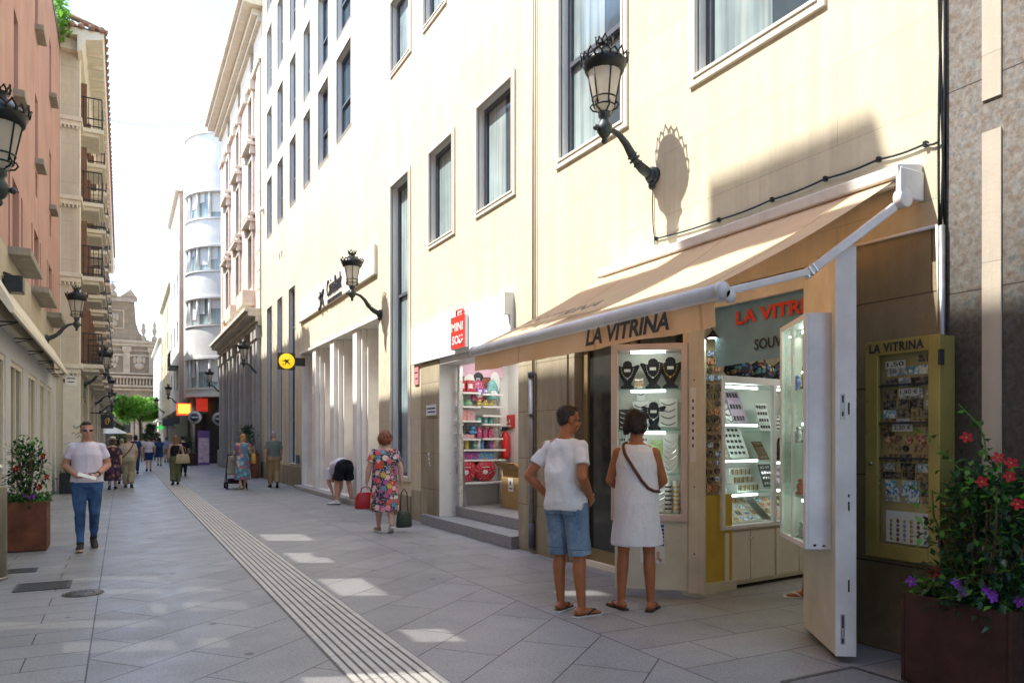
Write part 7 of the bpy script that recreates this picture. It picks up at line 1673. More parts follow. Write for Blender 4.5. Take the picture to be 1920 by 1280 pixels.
    if m.v:
        hv = max(.0075, vox * .8); hm = voxelise(m, hv, 2, .4, wrinkle(.006 if st in ('puffy', 'curly', 'long', 'bob') else .0022, 38)); 
        if vox < .0115:
            lk = MB(); nv = len(hm.vertices); crop = st == 'cropped'
            for i_ in range(900):
                v = hm.vertices[rr.randrange(nv)]; n_ = v.normal.copy(); d_ = Vector((n_.x*.3, -.35, -.9)) if v.co.y < J['hed'].y + .05 else Vector((rr.uniform(-1, 1), .5, .2)); d_ = d_ - n_*d_.dot(n_) + rvec(rr)*.35
                leaf(lk, v.co - n_*.002, d_.normalized() + n_*(.22 if not crop else .35), n_, (.042 if not crop else .016)*rr.uniform(.6, 1.2), .006 if not crop else .0035, 0, .1)
            hb = MB(); hb.v = [tuple(v.co) for v in hm.vertices] ; hb.f = [tuple(p.vertices) for p in hm.polygons]; hb.m = [0]*len(hb.f); hb.s = [True]*len(hb.f); hb.add(lk.v, lk.f, 0, True); hm = hb.mesh('hair')
        link_mesh('hair', hm, hairmat(hc), root, True)
    if glasses:
        m = MB()
        for q in (-1, 1):
            if glasses == 'sun': m.ball((q*.034, .092, -.002), (.027, .008, .018), 14, 0, H)
            else: m.tube([H @ Vector((q*.034 + .022*math.cos(a), .096, -.004 + .016*math.sin(a))) for a in [2*pi*j/12 for j in range(13)]], .0022, 5, caps=False)
            m.tube([H @ Vector((q*.058, .088, .004)), H @ Vector((q*.078, .03, .004)), H @ Vector((q*.080, -.02, -.008))], .0035, 5)
        m.tube([H @ Vector((-.012, .098, .0)), H @ Vector((.012, .098, .0))], .003, 5); m.build('sunglasses' if glasses == 'sun' else 'eyeglasses', m_graphite, root, local=True)
    # clothing
    cv_ = max(.009, vox)
    for c in clothes:
        kind, mat = c[0], c[1]; o = c[2] if len(c) > 2 else {}; e = o.get('ease', .012)*s; m = MB(); nm = o.get('name', kind)
        if kind in ('shirt', 'tank'):
            hem = o.get('hem', .10)*s; dn = (J['pel'] - J['wai']).normalized()
            pts = [J['pel'] + dn*hem, J['pel'] + dn*hem*.4, J['pel'], J['wai'], J['wai'].lerp(J['che'], .5), J['che'], J['che'].lerp(J['nek'], .62), J['nek'] + (J['nek']-J['che']).normalized()*(-.012 if kind == 'shirt' else -.05)*s]
            R = [(.168, .126 + belly*.7), (.172,.128 + belly*.8), (.170,.126 + belly*.9), (.152,.112 + belly), (.156,.116 + belly*.9), (.164,.122), (.118,.096), (.068,.066)]
            sweep(m, pts, [(a*k + e, b*k + e) for a, b in R], lat, 24)
            if kind == 'shirt':
                for q in 'RL':
                    a, b = J['sh'+q], J['el'+q]; L = o.get('sleeve', .62); m.ball(a, .054*k + e*.4, 12); m.limb(J['nek'] - (J['hed']-J['nek'])*.16, a, .042*s + e*.3, .048*k + e*.3); pts = [a.lerp(J['che'], .25), a, a.lerp(b, L*.6), a.lerp(b, L)] if L <= 1 else [a, a.lerp(b, .6), b, b.lerp(J['wr'+q], L - 1)]
                    rr_ = [.052, .054, .053, .056] if L <= 1 else [.056, .054, .05, .04]
                    m.tube(pts, [x*k + e*.5 for x in rr_], 14)
            me = voxelise(m, cv_, 4, .5, wrinkle(o.get('wr', .006)*s, o.get('wf', 11)))
        elif kind in ('trousers', 'shorts'):
            top = J['pel'] + (J['wai']-J['pel']).normalized()*o.get('rise', .075)*s; dn = (J['pel'] - J['wai']).normalized()
            sweep(m, [J['pel'] + dn*.10*s, J['pel'] + dn*.05*s, J['pel'], top], [(.135*k+e, .112*k+e), (.168*k+e, .128*k+e), (.166*k+e, .122*k+e), (.150*k+e, .112*k + belly*.5 + e)], lat, 24)
            for q in 'RL':
                sg = 1 if q == 'R' else -1; hi, kn, an = J['hi'+q], J['kn'+q], J['an'+q]; fl_ = o.get('flare', 0)
                m.limb(J['pel'] + lat*sg*.07*s - Vector((0, .045*s, .04*s)), hi + Vector((0, -.03*s, -.05*s)), .088*k+e*.6, .090*k+e*.6)
                if kind == 'shorts': L = o.get('len', .85); m.tube([hi, hi.lerp(kn, L*.5), hi.lerp(kn, L)], [.094*k+e, .086*k+e, (.080 + fl_)*k+e], 16)
                else:
                    L = o.get('len', .95); b = Vector((0, -.014*s, 0)); sk = o.get('slim', 0)*s
                    m.tube([hi, hi.lerp(kn, .5), kn, kn.lerp(an, .35) + b, kn.lerp(an, L)], [.094*k+e, .080*k+e-sk*.4, .062*k+e-sk*.6, .062*k+e-sk, (.046 + fl_)*k+e-sk], 16)
                    m.ball(kn, .062*k+e-sk*.6, 12)
            me = voxelise(m, cv_, 4, .5, wrinkle(o.get('wr', .006)*s, o.get('wf', 12)))
        elif kind == 'dress':
            hz = o.get('hemz', .5)*s; fl_ = o.get('flare', .20); b_ = Vector((J['pel'].x*.5, J['pel'].y, hz)); zs_ = [0, .18, .36, .54, .72, .88]
            q0 = J['pel']; pts = [b_.lerp(q0, t) for t in zs_] + [q0, J['wai'], J['wai'].lerp(J['che'], .5), J['che'], J['che'].lerp(J['nek'], .62), J['nek'] - (J['nek']-J['che']).normalized()*o.get('neck', .02)*s]
            R = [(fl_ + (.168 - fl_)*t, (fl_*.78 + (.13 - fl_*.78)*t)) for t in zs_] + [(.172, .134), (o.get('waist', .150), .118 + belly), (.155, .12 + belly*.7), (.166,.124), (.140,.098), (o.get('nr', .07), .066)]
            sweep(m, pts, [(a*k + e, b*k + e) for a, b in R], lat, 48, 0, lambda a, t: (.055*math.sin(a*7 + 1) + .035*math.sin(a*11)) * max(0, .55 - t)*o.get('fold', 1.2))
            if o.get('sleeve', 0) > 0:
                for q in 'RL': a, b = J['sh'+q], J['el'+q]; m.ball(a, .064*k, 12); m.tube([a, a.lerp(b, o['sleeve']*.6), a.lerp(b, o['sleeve'])], [.064*k+e*.5, .062*k+e*.7, .066*k+e*.7], 14)
            else:
                for q in 'RL': a = J['sh'+q]; m.limb(a.lerp(J['nek'], .18) + Vector((0, 0, .012*s)), J['nek'] - Vector((0, 0, .055*s)), .036*k, .045*k); m.limb(a.lerp(J['nek'], .22), a.lerp(J['che'], .5), .046*k, .055*k)
            me = voxelise(m, cv_, 3, .5, wrinkle(o.get('wr', .006)*s, o.get('wf', 10)))
        elif kind == 'belt':
            t = J['pel'] + (J['wai']-J['pel']).normalized()*.072*s; d = (J['wai']-J['pel']).normalized()*.032*s
            sweep(m, [t, t + d], [(.152*k + e, .114*k + belly*.5 + e)]*2, lat, 28); me = m.mesh('belt')
        elif kind == 'hat':
            T = H @ Matrix.Translation((0, -.015, .075)) @ Matrix.Rotation(-.12, 4, 'X'); m.lathe([(.175, -.012), (.18, -.004), (.13, .002), (.098, .006), (.094, .06), (.082, .095), (.04, .108), (0, .108)], n=28, M=T); me = m.mesh('hat'); me.polygons.foreach_set('use_smooth', [True]*len(me.polygons))
            lm = MB(); lm.lathe([(.1005, .008), (.0985, .034)], n=28, M=T); lm.build('hat_band', m_graphite if not o.get('band') else o['band'], root, local=True, fixn=False)
        elif kind == 'cap':
            m.ball((0, -.015, .06), (.088, .1, .078), 16, 0, H); m.lathe([(.09, 0), (.092, .006), (0, .01)], n=20, M=H @ Matrix.Translation((0, .065, .05))); me = m.mesh('cap')
        elif kind == 'strap':      # crossbody strap: list of local points
            q_ = [Vector(p)*s for p in o['pts']]; P_ = []
            for a, b in zip(q_[:-1], q_[1:]): P_ += [a.lerp(b, t/5) for t in range(5)]
            P_.append(q_[-1])
            if gar is not None:
                for i_, p_ in enumerate(P_):
                    co, no, _, di = gar.find_nearest(p_)
                    if co is not None and di < .09 and i_ > 1: P_[i_] = co + no * .007
            m.tube(P_, o.get('r', .012)*s, 8); me = m.mesh('strap')
        link_mesh(nm, me, mat, root, True)
        if kind in ('shirt', 'dress'):
            from mathutils.bvhtree import BVHTree
            gar = BVHTree.FromPolygons([v.co.copy() for v in me.vertices], [tuple(p.vertices) for p in me.polygons])
    # footwear
    if shoes:
        kind, mat, mat2 = shoes
        for c in 'RL':
            f = J['ft'+c].normalized(); u = Vector((0, 0, 1)); u = (u - f*u.dot(f)).normalized(); an = J['an'+c]; fl = f.cross(u); sole = an - u*.05*s; m = MB()
            def plate(z0, z1, g, mi=0):
                prof_ = [(-.078, .018), (-.07, .032), (-.03, .037), (.04, .036), (.11, .048), (.16, .044), (.19, .028), (.20, .0)]
                pts_ = [(a, b*g) for a, b in prof_] + [(a, -b*g) for a, b in reversed(prof_[:-1])]; n = len(pts_)
                vs = [sole + f*a*s*g + fl*b*s + u*z*s for z in (z0, z1) for a, b in pts_]
                m.add(vs, [tuple(range(n)), tuple(range(n, 2*n))] + [(i, (i+1) % n, n + (i+1) % n, n + i) for i in range(n)], mi)
            if kind == 'flip':
                plate(-.035, -.023, 1.06, 1); plate(-.023, -.0215, 1.0, 0)
                t0 = sole + f*.135*s + fl*.012*s + u*.004*s
                for q in (-1, 1): m.tube([t0 - u*.025*s, t0 + u*.008*s, sole + f*.085*s + fl*q*.034*s + u*.012*s, sole + f*.03*s + fl*q*.041*s - u*.018*s], [.005*s, .007*s, .009*s, .007*s], 6)
                m.build('flip_flop', [mat, mat2], root, local=True)
            else:
                plate(-.037, -.012, 1.06, 1)
                sweep(m, [sole - f*.075*s, sole - f*.04*s + u*.012*s, sole + f*.03*s + u*.012*s, sole + f*.10*s, sole + f*.17*s - u*.008*s, sole + f*.198*s - u*.010*s], [(.026*s, .03*s), (.039*s, .05*s), (.042*s, .045*s), (.047*s, .032*s), (.042*s, .022*s), (.024*s, .012*s)], fl, 16)
                if kind == 'sneaker': m.tube([an - f*.0*s - u*.01*s, an + u*.03*s], [.046*s, .043*s], 12)
                m.build('shoe', [mat, mat2], root, local=True)
    root.rotation_euler = (0, 0, rz); root['_s'] = s
    return root, J, H
def unit(a): v = Vector((a[0], a[1], 0)).normalized(); return (v.x, v.y)
Rv = (CA, -SA); Fv = (SA, CA)
def look(r, f): return unit((Rv[0]*r + Fv[0]*f, Rv[1]*r + Fv[1]*f))     # r to the right of the view, f away
m_tee = cloth('white_cotton', (.76, .75, .73), .9, .9, 7, .08); m_lil = cloth('pale_lilac_cotton', (.72, .66, .74), .9, .35, 8, .08)
def denim_shorts_mat():
    t = NT('faded_denim'); v = t.coord(); s = t.new('ShaderNodeSeparateXYZ'); t.link(v, s.inputs[0]); M = t.math
    ax = M('ABSOLUTE', s.outputs[0]); px_ = M('SUBTRACT', M('ABSOLUTE', M('SUBTRACT', ax, .095)), .062); pz_ = M('SUBTRACT', M('ABSOLUTE', M('SUBTRACT', s.outputs[2], .915)), .062)
    line = M('LESS_THAN', M('ABSOLUTE', M('MAXIMUM', px_, pz_)), .0035); back = M('LESS_THAN', s.outputs[1], 0.0); line = M('MULTIPLY', line, back)
    seam = M('LESS_THAN', ax, .0035); band = M('LESS_THAN', M('ABSOLUTE', M('SUBTRACT', s.outputs[2], 1.0)), .003); hem = M('LESS_THAN', M('ABSOLUTE', M('SUBTRACT', s.outputs[2], .565)), .003)
    allm = M('MAXIMUM', M('MAXIMUM', line, seam), M('MAXIMUM', band, hem))
    f = t.noise(v, 5, 4, .6); g = t.noise(v, 60, 3, .7)
    c = t.ramp(f, [(.3, (.10, .165, .26)), (.55, (.19, .28, .38)), (.75, (.31, .40, .48))]); c = t.mix(1.0, c, t.ramp(g, [(.3, .78), (.7, 1.15)]), 'MULTIPLY'); c = t.mix(t.math('MULTIPLY', allm, .8), c, (.055, .09, .15))
    t.col(c); t.bsdf.inputs['Roughness'].default_value = .9; t.bump(t.noise(v, 13, 3), .6, .02); return t.m
m_denim = denim_shorts_mat()
m_denim2 = cloth('dark_blue_denim', (.055, .115, .25), .85, .3, 14, .25, .5)
m_eyelet = NT('white_eyelet_cloth'); v_ = m_eyelet.coord(); vo_ = m_eyelet.new('ShaderNodeTexVoronoi'); vo_.inputs['Scale'].default_value = 62; vo_.inputs['Randomness'].default_value = .35; m_eyelet.link(v_, vo_.inputs['Vector'])
m_eyelet.col(m_eyelet.ramp(vo_.outputs['Distance'], [(.20, (.66, .64, .68)), (.32, (.80, .79, .82))])); m_eyelet.bsdf.inputs['Roughness'].default_value = .9; m_eyelet.bump(m_eyelet.math('ADD', m_eyelet.math('MULTIPLY', vo_.outputs['Distance'], .2), m_eyelet.noise(v_, 7, 3)), .45, .03); m_eyelet = m_eyelet.m
m_leather = PM('brown_leather', (.10, .035, .02), .5, .2, 20); m_blk = cloth('black_cloth', (.012, .013, .018), .85, .3, 8); m_khaki = cloth('khaki_cotton', (.34, .23, .11), .9, .3, 9); m_beigec = cloth('beige_cotton', (.50, .41, .31), .9, .3, 9); m_gg = cloth('grey_green_cotton', (.13, .17, .15), .9, .3, 8); m_olive = cloth('olive_cloth', (.13, .14, .07), .9, .35, 8); m_sand = cloth('sand_trousers', (.36, .31, .20), .9, .35, 9); m_navy = cloth('navy_cloth', (.03, .06, .16), .9, .3, 9); m_orange = cloth('orange_cloth', (.60, .14, .07), .9, .3, 9)
m_straw = PM('straw', (.55, .42, .24), .8, .2, 60, .3, 120); m_sole = PM('white_sole', (.62, .60, .56), .6, .08, 20); m_dsole = PM('dark_sole', (.03, .03, .03), .6, .1)
TAN = ('tanned', (.38, .135, .052)); FAIR = ('fair', (.56, .34, .25)); RED_ = ('ruddy', (.52, .27, .18))
# ---- couple at the shop window
p = G(1075, 1153)
man_pose = dict(nek=(0, -.01, 1.475), hed=(0, .045, 1.625), elR=(.245, -.12, 1.15), wrR=(.20, .07, .985), hdR=(-.25, .75, -.6), pnR=(-1, -.1, .3), elL=(-.295, -.13, 1.15), wrL=(-.19, -.01, .985), hdL=(.5, .55, -.5), pnL=(1, -.2, 0), knR=(.12, .03, .50), anR=(.16, .0, .085), ftR=(.35, 1, 0), anL=(-.10, .07, .085), knL=(-.10, .06, .50), ftL=(-.1, 1, 0))
person('man in white t-shirt and denim shorts, hands on hips, at the jewellery case', 'man', (p[0] - .02, p[1] + .09), look(.62, .78), 1.79, man_pose, TAN, ('cropped', (.03, .022, .018)), .008, 1.0, -.55, -.08, 0, clothes=(('shirt', m_tee, dict(hem=.075, ease=.02, wr=.013, wf=8, sleeve=.6, name='t_shirt')), ('shorts', m_denim, dict(len=1.0, flare=.008, ease=.014, name='denim_shorts'))), shoes=('flip', m_dsole, m_sole), glasses='clear', belly=.045)
p = G(1172, 1143)
w_pose = dict(elR=(.235, .02, 1.14), wrR=(.10, .22, 1.02), hdR=(-.9, .3, .1), elL=(-.235, .02, 1.14), wrL=(-.10, .23, 1.02), hdL=(.9, .3, .1), pnR=(0, -1, 0), pnL=(0, -1, 0), shR=(.158, -.02, 1.385), shL=(-.158, -.02, 1.385), anR=(.125, -.02, .085), anL=(-.135, .0, .085), knR=(.11, .01, .5), knL=(-.115, .02, .5), ftR=(.25, 1, 0), ftL=(-.75, 1, 0))
person('woman in sleeveless white dress with brown crossbody strap at the jewellery case', 'woman', (p[0] + .10, p[1] - .03), look(.20, .98), 1.735, w_pose, TAN, ('puffy', (.022, .012, .010)), .008, .98, -.55, -.22, 0, True, clothes=(('dress', m_eyelet, dict(hemz=.575, flare=.205, waist=.168, ease=.026, wr=.009, wf=7, fold=1.0, neck=.012, nr=.075)), ('strap', m_leather, dict(name='bag_strap', pts=[(-.085, .03, 1.475), (-.105, -.06, 1.44), (-.08, -.118, 1.36), (-.02, -.146, 1.26), (.05, -.158, 1.15), (.115, -.150, 1.085), (.160, -.115, 1.06), (.192, -.03, 1.05)], r=.014))), shoes=('flip', m_dsole, m_dsole))
# ---- man walking toward the camera
p = G(163, 1030)
wp = walkpose('R', .55, 0); wp.update(elR=(.255, -.06, 1.15), wrR=(.12, .17, 1.01), hdR=(-.75, .55, -.1), pnR=(0, .3, 1), elL=(-.255, -.06, 1.15), wrL=(-.11, .18, 1.02), hdL=(.75, .55, -.15), pnL=(0, .3, 1))
root, J, H = person('man in pale t-shirt, blue jeans and sunglasses walking this way with a paper', 'man', p, unit((.06, -1)), 1.735, wp, RED_, ('cropped', (.03, .018, .012)), .009, 1.12, .12, 0, .05, clothes=(('shirt', m_lil, dict(hem=.03, ease=.010, sleeve=.6, wr=.006, name='t_shirt')), ('trousers', m_denim2, dict(ease=.004, slim=.012, wr=.007, wf=16, name='jeans')), ('belt', m_blk)), shoes=('sneaker', PM('black_sneaker', (.02, .02, .022), .6, .2), PM('orange_white_sole', (.60, .42, .28), .6, .3, 8)), glasses='sun', curl=.9)
M_ = basis(root); m = MB(); w_ = J['wrL'].lerp(J['elL'], .12); d = (J['elL'] - J['wrL']).normalized(); m.tube([w_ - d*.012, w_ + d*.012], .034, 14); w2 = m.build('watch', m_blk, root, local=True)
c = M_ @ ((J['wrR'] + J['wrL'])/2 + Vector((0, .12, .0))); o = thing('folded_paper', 'small white folded paper held by the man in sunglasses', 'paper', c); m = MB(); T = Matrix.Translation(c) @ Matrix.Rotation(.3, 4, 'Y') @ Matrix.Rotation(.5, 4, 'X'); m.box(-.11, .11, -.045, .045, -.001, .001, 0, T); m.box(-.11, .1, -.04, .04, .001, .003, 0, T); m.build('sheet', m_card, o)
# ---- floral dress woman with bags
p = G(721, 998)
wp = walkpose('L', .55, .25); wp.update(elL=(-.27, .0, 1.13), wrL=(-.30, .05, .88), elR=(.27, -.05, 1.13), wrR=(.29, -.04, .88))
m_fl1 = floral('bright_floral', [(.70, .08, .03), (.75, .28, .34), (.78, .50, .42), (.10, .28, .36), (.62, .42, .06), (.70, .10, .12), (.74, .66, .56), (.5, .1, .3)], (.05, .04, .07), 11.0, (.72, .68, .60))
root, J, H = person('elderly woman with ginger curls in a bright floral dress walking away with two bags', 'woman', p, unit((.10, 1)), 1.60, wp, FAIR, ('curly', (.22, .07, .025)), .011, 1.22, 0, -.05, 0, True, clothes=(('dress', m_fl1, dict(hemz=.38, flare=.205, sleeve=.62, ease=.012, waist=.165, wr=.007)),), shoes=('shoe', PM('taupe_shoe', (.30, .20, .13), .7, .2), m_sole))
def bag(name, label, c, w, d, h, mat, handle, M=None, strap=None):
    o = thing(name, label, 'bag', (c[0], c[1], c[2])); m = MB(); m.loft([(c[0], c[1], c[2], w*.44, d*.42), (c[0], c[1], c[2]+.02, w*.5, d*.5), (c[0], c[1], c[2]+h*.55, w*.48, d*.44), (c[0], c[1], c[2]+h*.9, w*.40, d*.24), (c[0], c[1], c[2]+h, w*.36, d*.16)], 20); m.build('bag_body', mat, o)
    m = MB(); t = c[2] + h; P_ = strap or [(c[0]-w*.25, c[1], t-.02), (c[0]-w*.18, c[1], t+handle*.8), (c[0], c[1], t+handle), (c[0]+w*.18, c[1], t+handle*.8), (c[0]+w*.25, c[1], t-.02)]; m.tube(P_, .010, 6); m.build('handle', mat, o); return o
M_ = basis(root); c = M_ @ (J['wrL'] + Vector((-.01, .03, -.08)))
bag('handbag', 'red handbag hanging from the left hand of the woman in the bright floral dress', (c.x, c.y, c.z - .34), .36, .17, .26, PM('red_leather', (.35, .01, .015), .4, .15), .09)
c = M_ @ (J['wrR'] + Vector((.02, .02, -.07))); bag('shopping_bag', 'dark green bag held low by the woman in the bright floral dress', (c.x + .03, c.y, c.z - .66), .27, .14, .26, PM('dark_green_bag', (.03, .045, .03), .6, .2), .36)
# ---- man bending
p = G(645, 945)
bp = dict(pel=(0, -.02, .90), wai=(0, .14, .95), che=(0, .36, .88), nek=(0, .53, .72), hed=(0, .60, .58), shR=(.17, .48, .78), shL=(-.17, .48, .78), elR=(.16, .46, .48), elL=(-.17, .46, .5), wrR=(.06, .34, .26), wrL=(-.12, .36, .28), hdR=(-.1, -.2, -1), hdL=(0, -.2, -1), hiR=(.10, -.02, .89), hiL=(-.10, -.02, .89), knR=(.15, .06, .49), knL=(-.15, .06, .49), anR=(.19, .0, .085), anL=(-.19, .0, .085), ftR=(.3, 1, 0), ftL=(-1.0, .8, 0))
person('man in white shirt and black shorts bending over by the bank portico, seen from behind', 'man', p, look(-.62, .78), 1.72, bp, RED_, ('cropped', (.05, .04, .03)), .012, 1.10, 0, -1.9, 0, clothes=(('shirt', m_lil, dict(hem=.02, sleeve=.8, name='shirt')), ('shorts', m_blk, dict(len=.80, flare=.02, ease=.022))), shoes=('sneaker', PM('white_sneaker', (.66, .65, .62), .6, .1), m_dsole))
# ---- grey-green shirt
p = G(513, 914); wp = walkpose('L', .6, .35)
person('grey haired man in grey green polo shirt and khaki trousers walking away', 'man', p, unit((.05, 1)), 1.72, wp, RED_, ('short', (.32, .30, .28)), .014, 1.18, 0, 0, 0, clothes=(('shirt', m_gg, dict(hem=.02, sleeve=.75, name='polo_shirt')), ('trousers', m_khaki, dict(ease=.016)), ('belt', m_leather)), shoes=('shoe', m_blk, m_dsole))
# ---- woman with stroller
p = G(455, 917); wp = walkpose('R', .35, 0); wp.update(elL=(-.25, .06, 1.15), wrL=(-.17, .30, 1.05), hdL=(0, .8, -.4), elR=(.24, .05, 1.15), wrR=(.17, .30, 1.05), hdR=(0, .8, -.4))
m_fl2 = floral('blue_red_floral', [(.45, .12, .12), (.12, .36, .42), (.50, .22, .24), (.20, .42, .50), (.30, .08, .16), (.55, .45, .40)], (.08, .20, .28), 8.0, (.25, .12, .18))
root, J, H = person('blonde woman in long blue and red floral dress pushing a stroller', 'woman', p, unit((-.10, 1)), 1.64, wp, FAIR, ('bob', (.42, .23, .07)), .014, 1.15, 0, 0, 0, True, clothes=(('dress', m_fl2, dict(hemz=.30, flare=.215, sleeve=.6, ease=.014)),), shoes=('shoe', PM('tan_sandal', (.42, .27, .16), .6, .1), m_sole))
M_ = basis(root); c = M_ @ Vector((.30, -.02, .98)); bag('shoulder_bag', 'yellow tan bag on the arm of the blonde woman with the stroller', (c.x, c.y, c.z - .22), .16, .30, .30, PM('yellow_tan_bag', (.50, .30, .06), .6, .15), .2)
so = thing('stroller', 'black framed child stroller with a sand coloured seat pushed by the blonde woman', 'stroller', (p[0]-.12, p[1]+.45, 0)); sx_, sy2 = p[0] - .14, p[1] + .5; m = MB()
for q in (-1, 1):
    m.tube([(sx_ + q*.25, sy2 - .28, 1.02), (sx_ + q*.25, sy2 + .05, .62), (sx_ + q*.25, sy2 + .42, .12)], .014, 6); m.tube([(sx_ + q*.25, sy2 + .1, .6), (sx_ + q*.27, sy2 - .25, .13)], .014, 6)
m.tube([(sx_ - .25, sy2 - .28, 1.02), (sx_ + .25, sy2 - .28, 1.02)], .018, 6); m.build('frame', m_blk, so); m = MB(); m.box(sx_ - .21, sx_ + .21, sy2 - .05, sy2 + .35, .42, .48); m.box(sx_ - .21, sx_ + .21, sy2 - .14, sy2 - .06, .45, .95); m.lathe([(.24, 0), (.2, .14), (0, .22)], (sx_, sy2 + .02, .82), 14); m.build('seat', PM('sand_fabric', (.36, .33, .24), .85, .1), so); m = MB(); m.box(sx_ - .2, sx_ + .2, sy2 - .2, sy2 + .2, .16, .30); m.build('basket', m_blk, so)
for qx, qy in ((-.27, -.26), (.27, -.26), (-.25, .43), (.25, .43)):
    r_ = .115 if qy < 0 else .085; m = MB(); m.tube([(sx_ + qx - .025, sy2 + qy, r_), (sx_ + qx + .025, sy2 + qy, r_)], r_, 18); w = m.build('wheel', m_blk, so); m = MB(); m.tube([(sx_ + qx - .028, sy2 + qy, r_), (sx_ + qx + .028, sy2 + qy, r_)], r_*.45, 12); m.build('rim', m_steel, w)
# ---- green trousers woman
p = G(329, 909); wp = walkpose('R', .5, .2); hh = EYE + (EYE * FO / (909 - HZ)) * (HZ - 818) / FO
root, J, H = person('woman with long fair brown hair in black top and wide olive trousers walking away', 'woman', p, unit((.0, 1)), 1.60, wp, FAIR, ('long', (.24, .12, .045)), .014, 1.0, .1, 0, 0, True, clothes=(('tank', m_blk, dict(hem=-.02, name='top')), ('trousers', m_olive, dict(ease=.03, flare=.02))), shoes=('shoe', m_blk, m_dsole))
M_ = basis(root); c = M_ @ Vector((.20, -.10, .95)); bag('shoulder_bag', 'large tan shoulder bag on the woman in olive trousers', (c.x, c.y, c.z - .25), .46, .2, .30, PM('tan_bag', (.42, .34, .20), .7, .15), .25)
# ---- hat couple
p = G(241, 914); wp = walkpose('L', .45, .2); wp.update(elL=(-.26, -.03, 1.15), wrL=(-.30, .12, 1.0))
person('man in beige shirt, sand trousers and straw hat with a black crossbody strap walking away', 'man', p, unit((.0, 1)), 1.62, wp, RED_, ('short', (.25, .22, .2)), .014, 1.25, 0, 0, 0, clothes=(('shirt', m_beigec, dict(hem=.02, sleeve=.75, name='shirt')), ('trousers', m_sand, dict(ease=.03)), ('hat', m_straw), ('strap', m_blk, dict(name='bag_strap', pts=[(.14, .0, 1.47), (.12, -.12, 1.40), (.02, -.175, 1.22), (-.13, -.16, 1.05), (-.22, -.05, .95)], r=.016))), shoes=('shoe', PM('brown_shoe', (.12, .08, .05), .6, .1), m_dsole))
p = G(211, 917); wp = walkpose('R', .4, .2)
m_fl3 = floral('dark_floral', [(.10, .03, .10), (.16, .06, .08), (.05, .03, .08), (.22, .10, .14)], (.02, .012, .02), 9, (.12, .06, .08))
person('woman in dark purple floral dress and pale straw hat walking beside the man in beige', 'woman', p, unit((.03, 1)), 1.52, wp, FAIR, ('bob', (.08, .05, .04)), .014, 1.15, 0, 0, 0, True, clothes=(('dress', m_fl3, dict(hemz=.30, flare=.22, sleeve=.9, ease=.02)), ('hat', PM('pale_straw', (.66, .58, .46), .8, .1, 60))), shoes=('shoe', m_blk, m_dsole))
# ---- more distant walkers
def far(label, cat, px, py, h, top, bot, hair, face=(0, 1), fem=False, front='R', skn=FAIR, dress=None, extra=()):
    q = G(px, py); cl = (('dress', dress, dict(hemz=.55, flare=.2, sleeve=.5, ease=.015)),) if dress else (('shirt', top, dict(hem=.05, sleeve=.7, name='shirt')), bot)
    return person(label, cat, q, unit(face), h, walkpose(front, .45, .3), skn, hair, .02, 1.08, 0, 0, 0, fem, clothes=cl + tuple(extra), shoes=('shoe', m_blk, m_dsole))
far('man in lilac white t-shirt and blue shorts walking away beyond the straw hats', 'man', 279, 883, 1.62, m_lil, ('shorts', m_navy, dict(len=.85)), ('short', (.03, .02, .02)))
r, J, H = far('dark haired woman in black dress with a backpack walking away', 'woman', 299, 873, 1.56, None, None, ('long', (.02, .015, .012)), fem=True, dress=m_navy)
M_ = basis(r); m = MB(); c = Vector((0, -.17, 1.15)); m.loft([(0, -.2, .92, .13, .07), (0, -.21, 1.0, .16, .10), (0, -.2, 1.2, .15, .09), (0, -.18, 1.32, .09, .05)], 16, M=M_); o = thing('backpack', 'dark blue backpack carried by the woman in the black dress', 'backpack', M_ @ c); m.build('bag_body', m_navy, o); m = MB()
for q in (-1, 1): m.tube([M_ @ Vector((q*.1, -.13, 1.32)), M_ @ Vector((q*.11, 0, 1.38)), M_ @ Vector((q*.12, .1, 1.25))], .014, 6)
m.build('strap', m_navy, o)
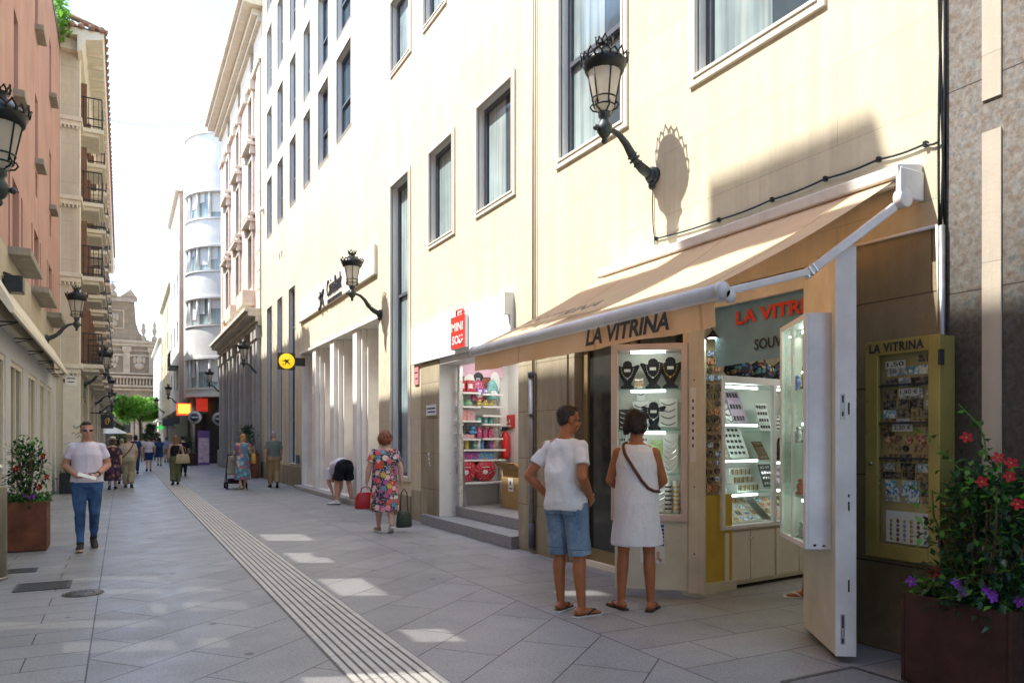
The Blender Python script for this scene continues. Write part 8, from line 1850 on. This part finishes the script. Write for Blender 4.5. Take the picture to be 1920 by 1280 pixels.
r, J, H = far('boy in grey green t-shirt and dark shorts standing by the purple advertising stand', 'boy', 393, 861, 1.58, m_gg, ('shorts', m_blk, dict(len=.9)), ('short', (.30, .26, .2)), (-.3, 1), extra=(('cap', PM('pale_cap', (.6, .58, .52), .7, .1)),)); M_ = basis(r); m = MB(); m.loft([(0, -.19, .95, .12, .07), (0, -.2, 1.1, .14, .1), (0, -.18, 1.32, .1, .06)], 14, M=M_); tag(m.build('backpack', PM('bright_blue', (.02, .12, .5), .6, .1)), 'bright blue backpack worn by the boy beside the purple advertising stand', 'backpack')
far('person in orange top partly hidden between the two straw hats', 'person', 228, 907, 1.50, m_orange, ('trousers', m_navy, {}), ('short', (.4, .3, .2)), front='L')
far('dark haired woman in navy top beyond the beige shirt man', 'woman', 254, 888, 1.66, m_navy, ('trousers', m_navy, {}), ('bob', (.02, .015, .012)), fem=True)
far('person in black top ahead of the woman in olive trousers', 'person', 343, 892, 1.62, m_blk, ('trousers', m_blk, {}), ('short', (.02, .015, .012)), front='L')
far('person in pale blue shirt far down the street near the tactile strip', 'person', 312, 866, 1.6, cloth('pale_blue', (.35, .42, .55), .9), ('shorts', m_khaki, dict(len=.9)), ('short', (.05, .03, .02)))
far('person in white top far down the street before the church', 'person', 268, 864, 1.6, m_tee, ('trousers', m_beigec, {}), ('short', (.05, .03, .02)), front='L')
far('person in red top far down the street left of the clipped tree', 'person', 246, 865, 1.6, cloth('red_top', (.5, .05, .06), .9), ('shorts', m_blk, dict(len=.9)), ('short', (.05, .03, .02)))
far('person in grey top far down the street under the clipped tree', 'person', 288, 862, 1.6, cloth('grey_top', (.2, .2, .22), .9), ('trousers', m_navy, {}), ('short', (.05, .03, .02)), front='L')
# ---- customer inside the shop behind the right door
p = G(1506, 1121); far_p = dict(knR=(.05, .02, .5), knL=(-.05, .02, .5), anR=(.05, -.02, .085), anL=(-.06, .05, .085), elR=(.16, .02, 1.13), wrR=(.12, .2, 1.05), elL=(-.16, .02, 1.13), wrL=(-.12, .2, 1.05), shR=(.14, -.02, 1.41), shL=(-.14, -.02, 1.41))
person('woman in white sandals inside the souvenir shop, mostly hidden behind the open right door', 'woman', (p[0] + .10, p[1] + .0), look(-.9, .43), 1.62, far_p, TAN, ('bob', (.03, .02, .015)), .012, .85, 0, -.2, 0, True, clothes=(('dress', cloth('purple_dress', (.12, .03, .12), .9), dict(hemz=.60, flare=.15, sleeve=.5)),), shoes=('flip', m_card, m_card))
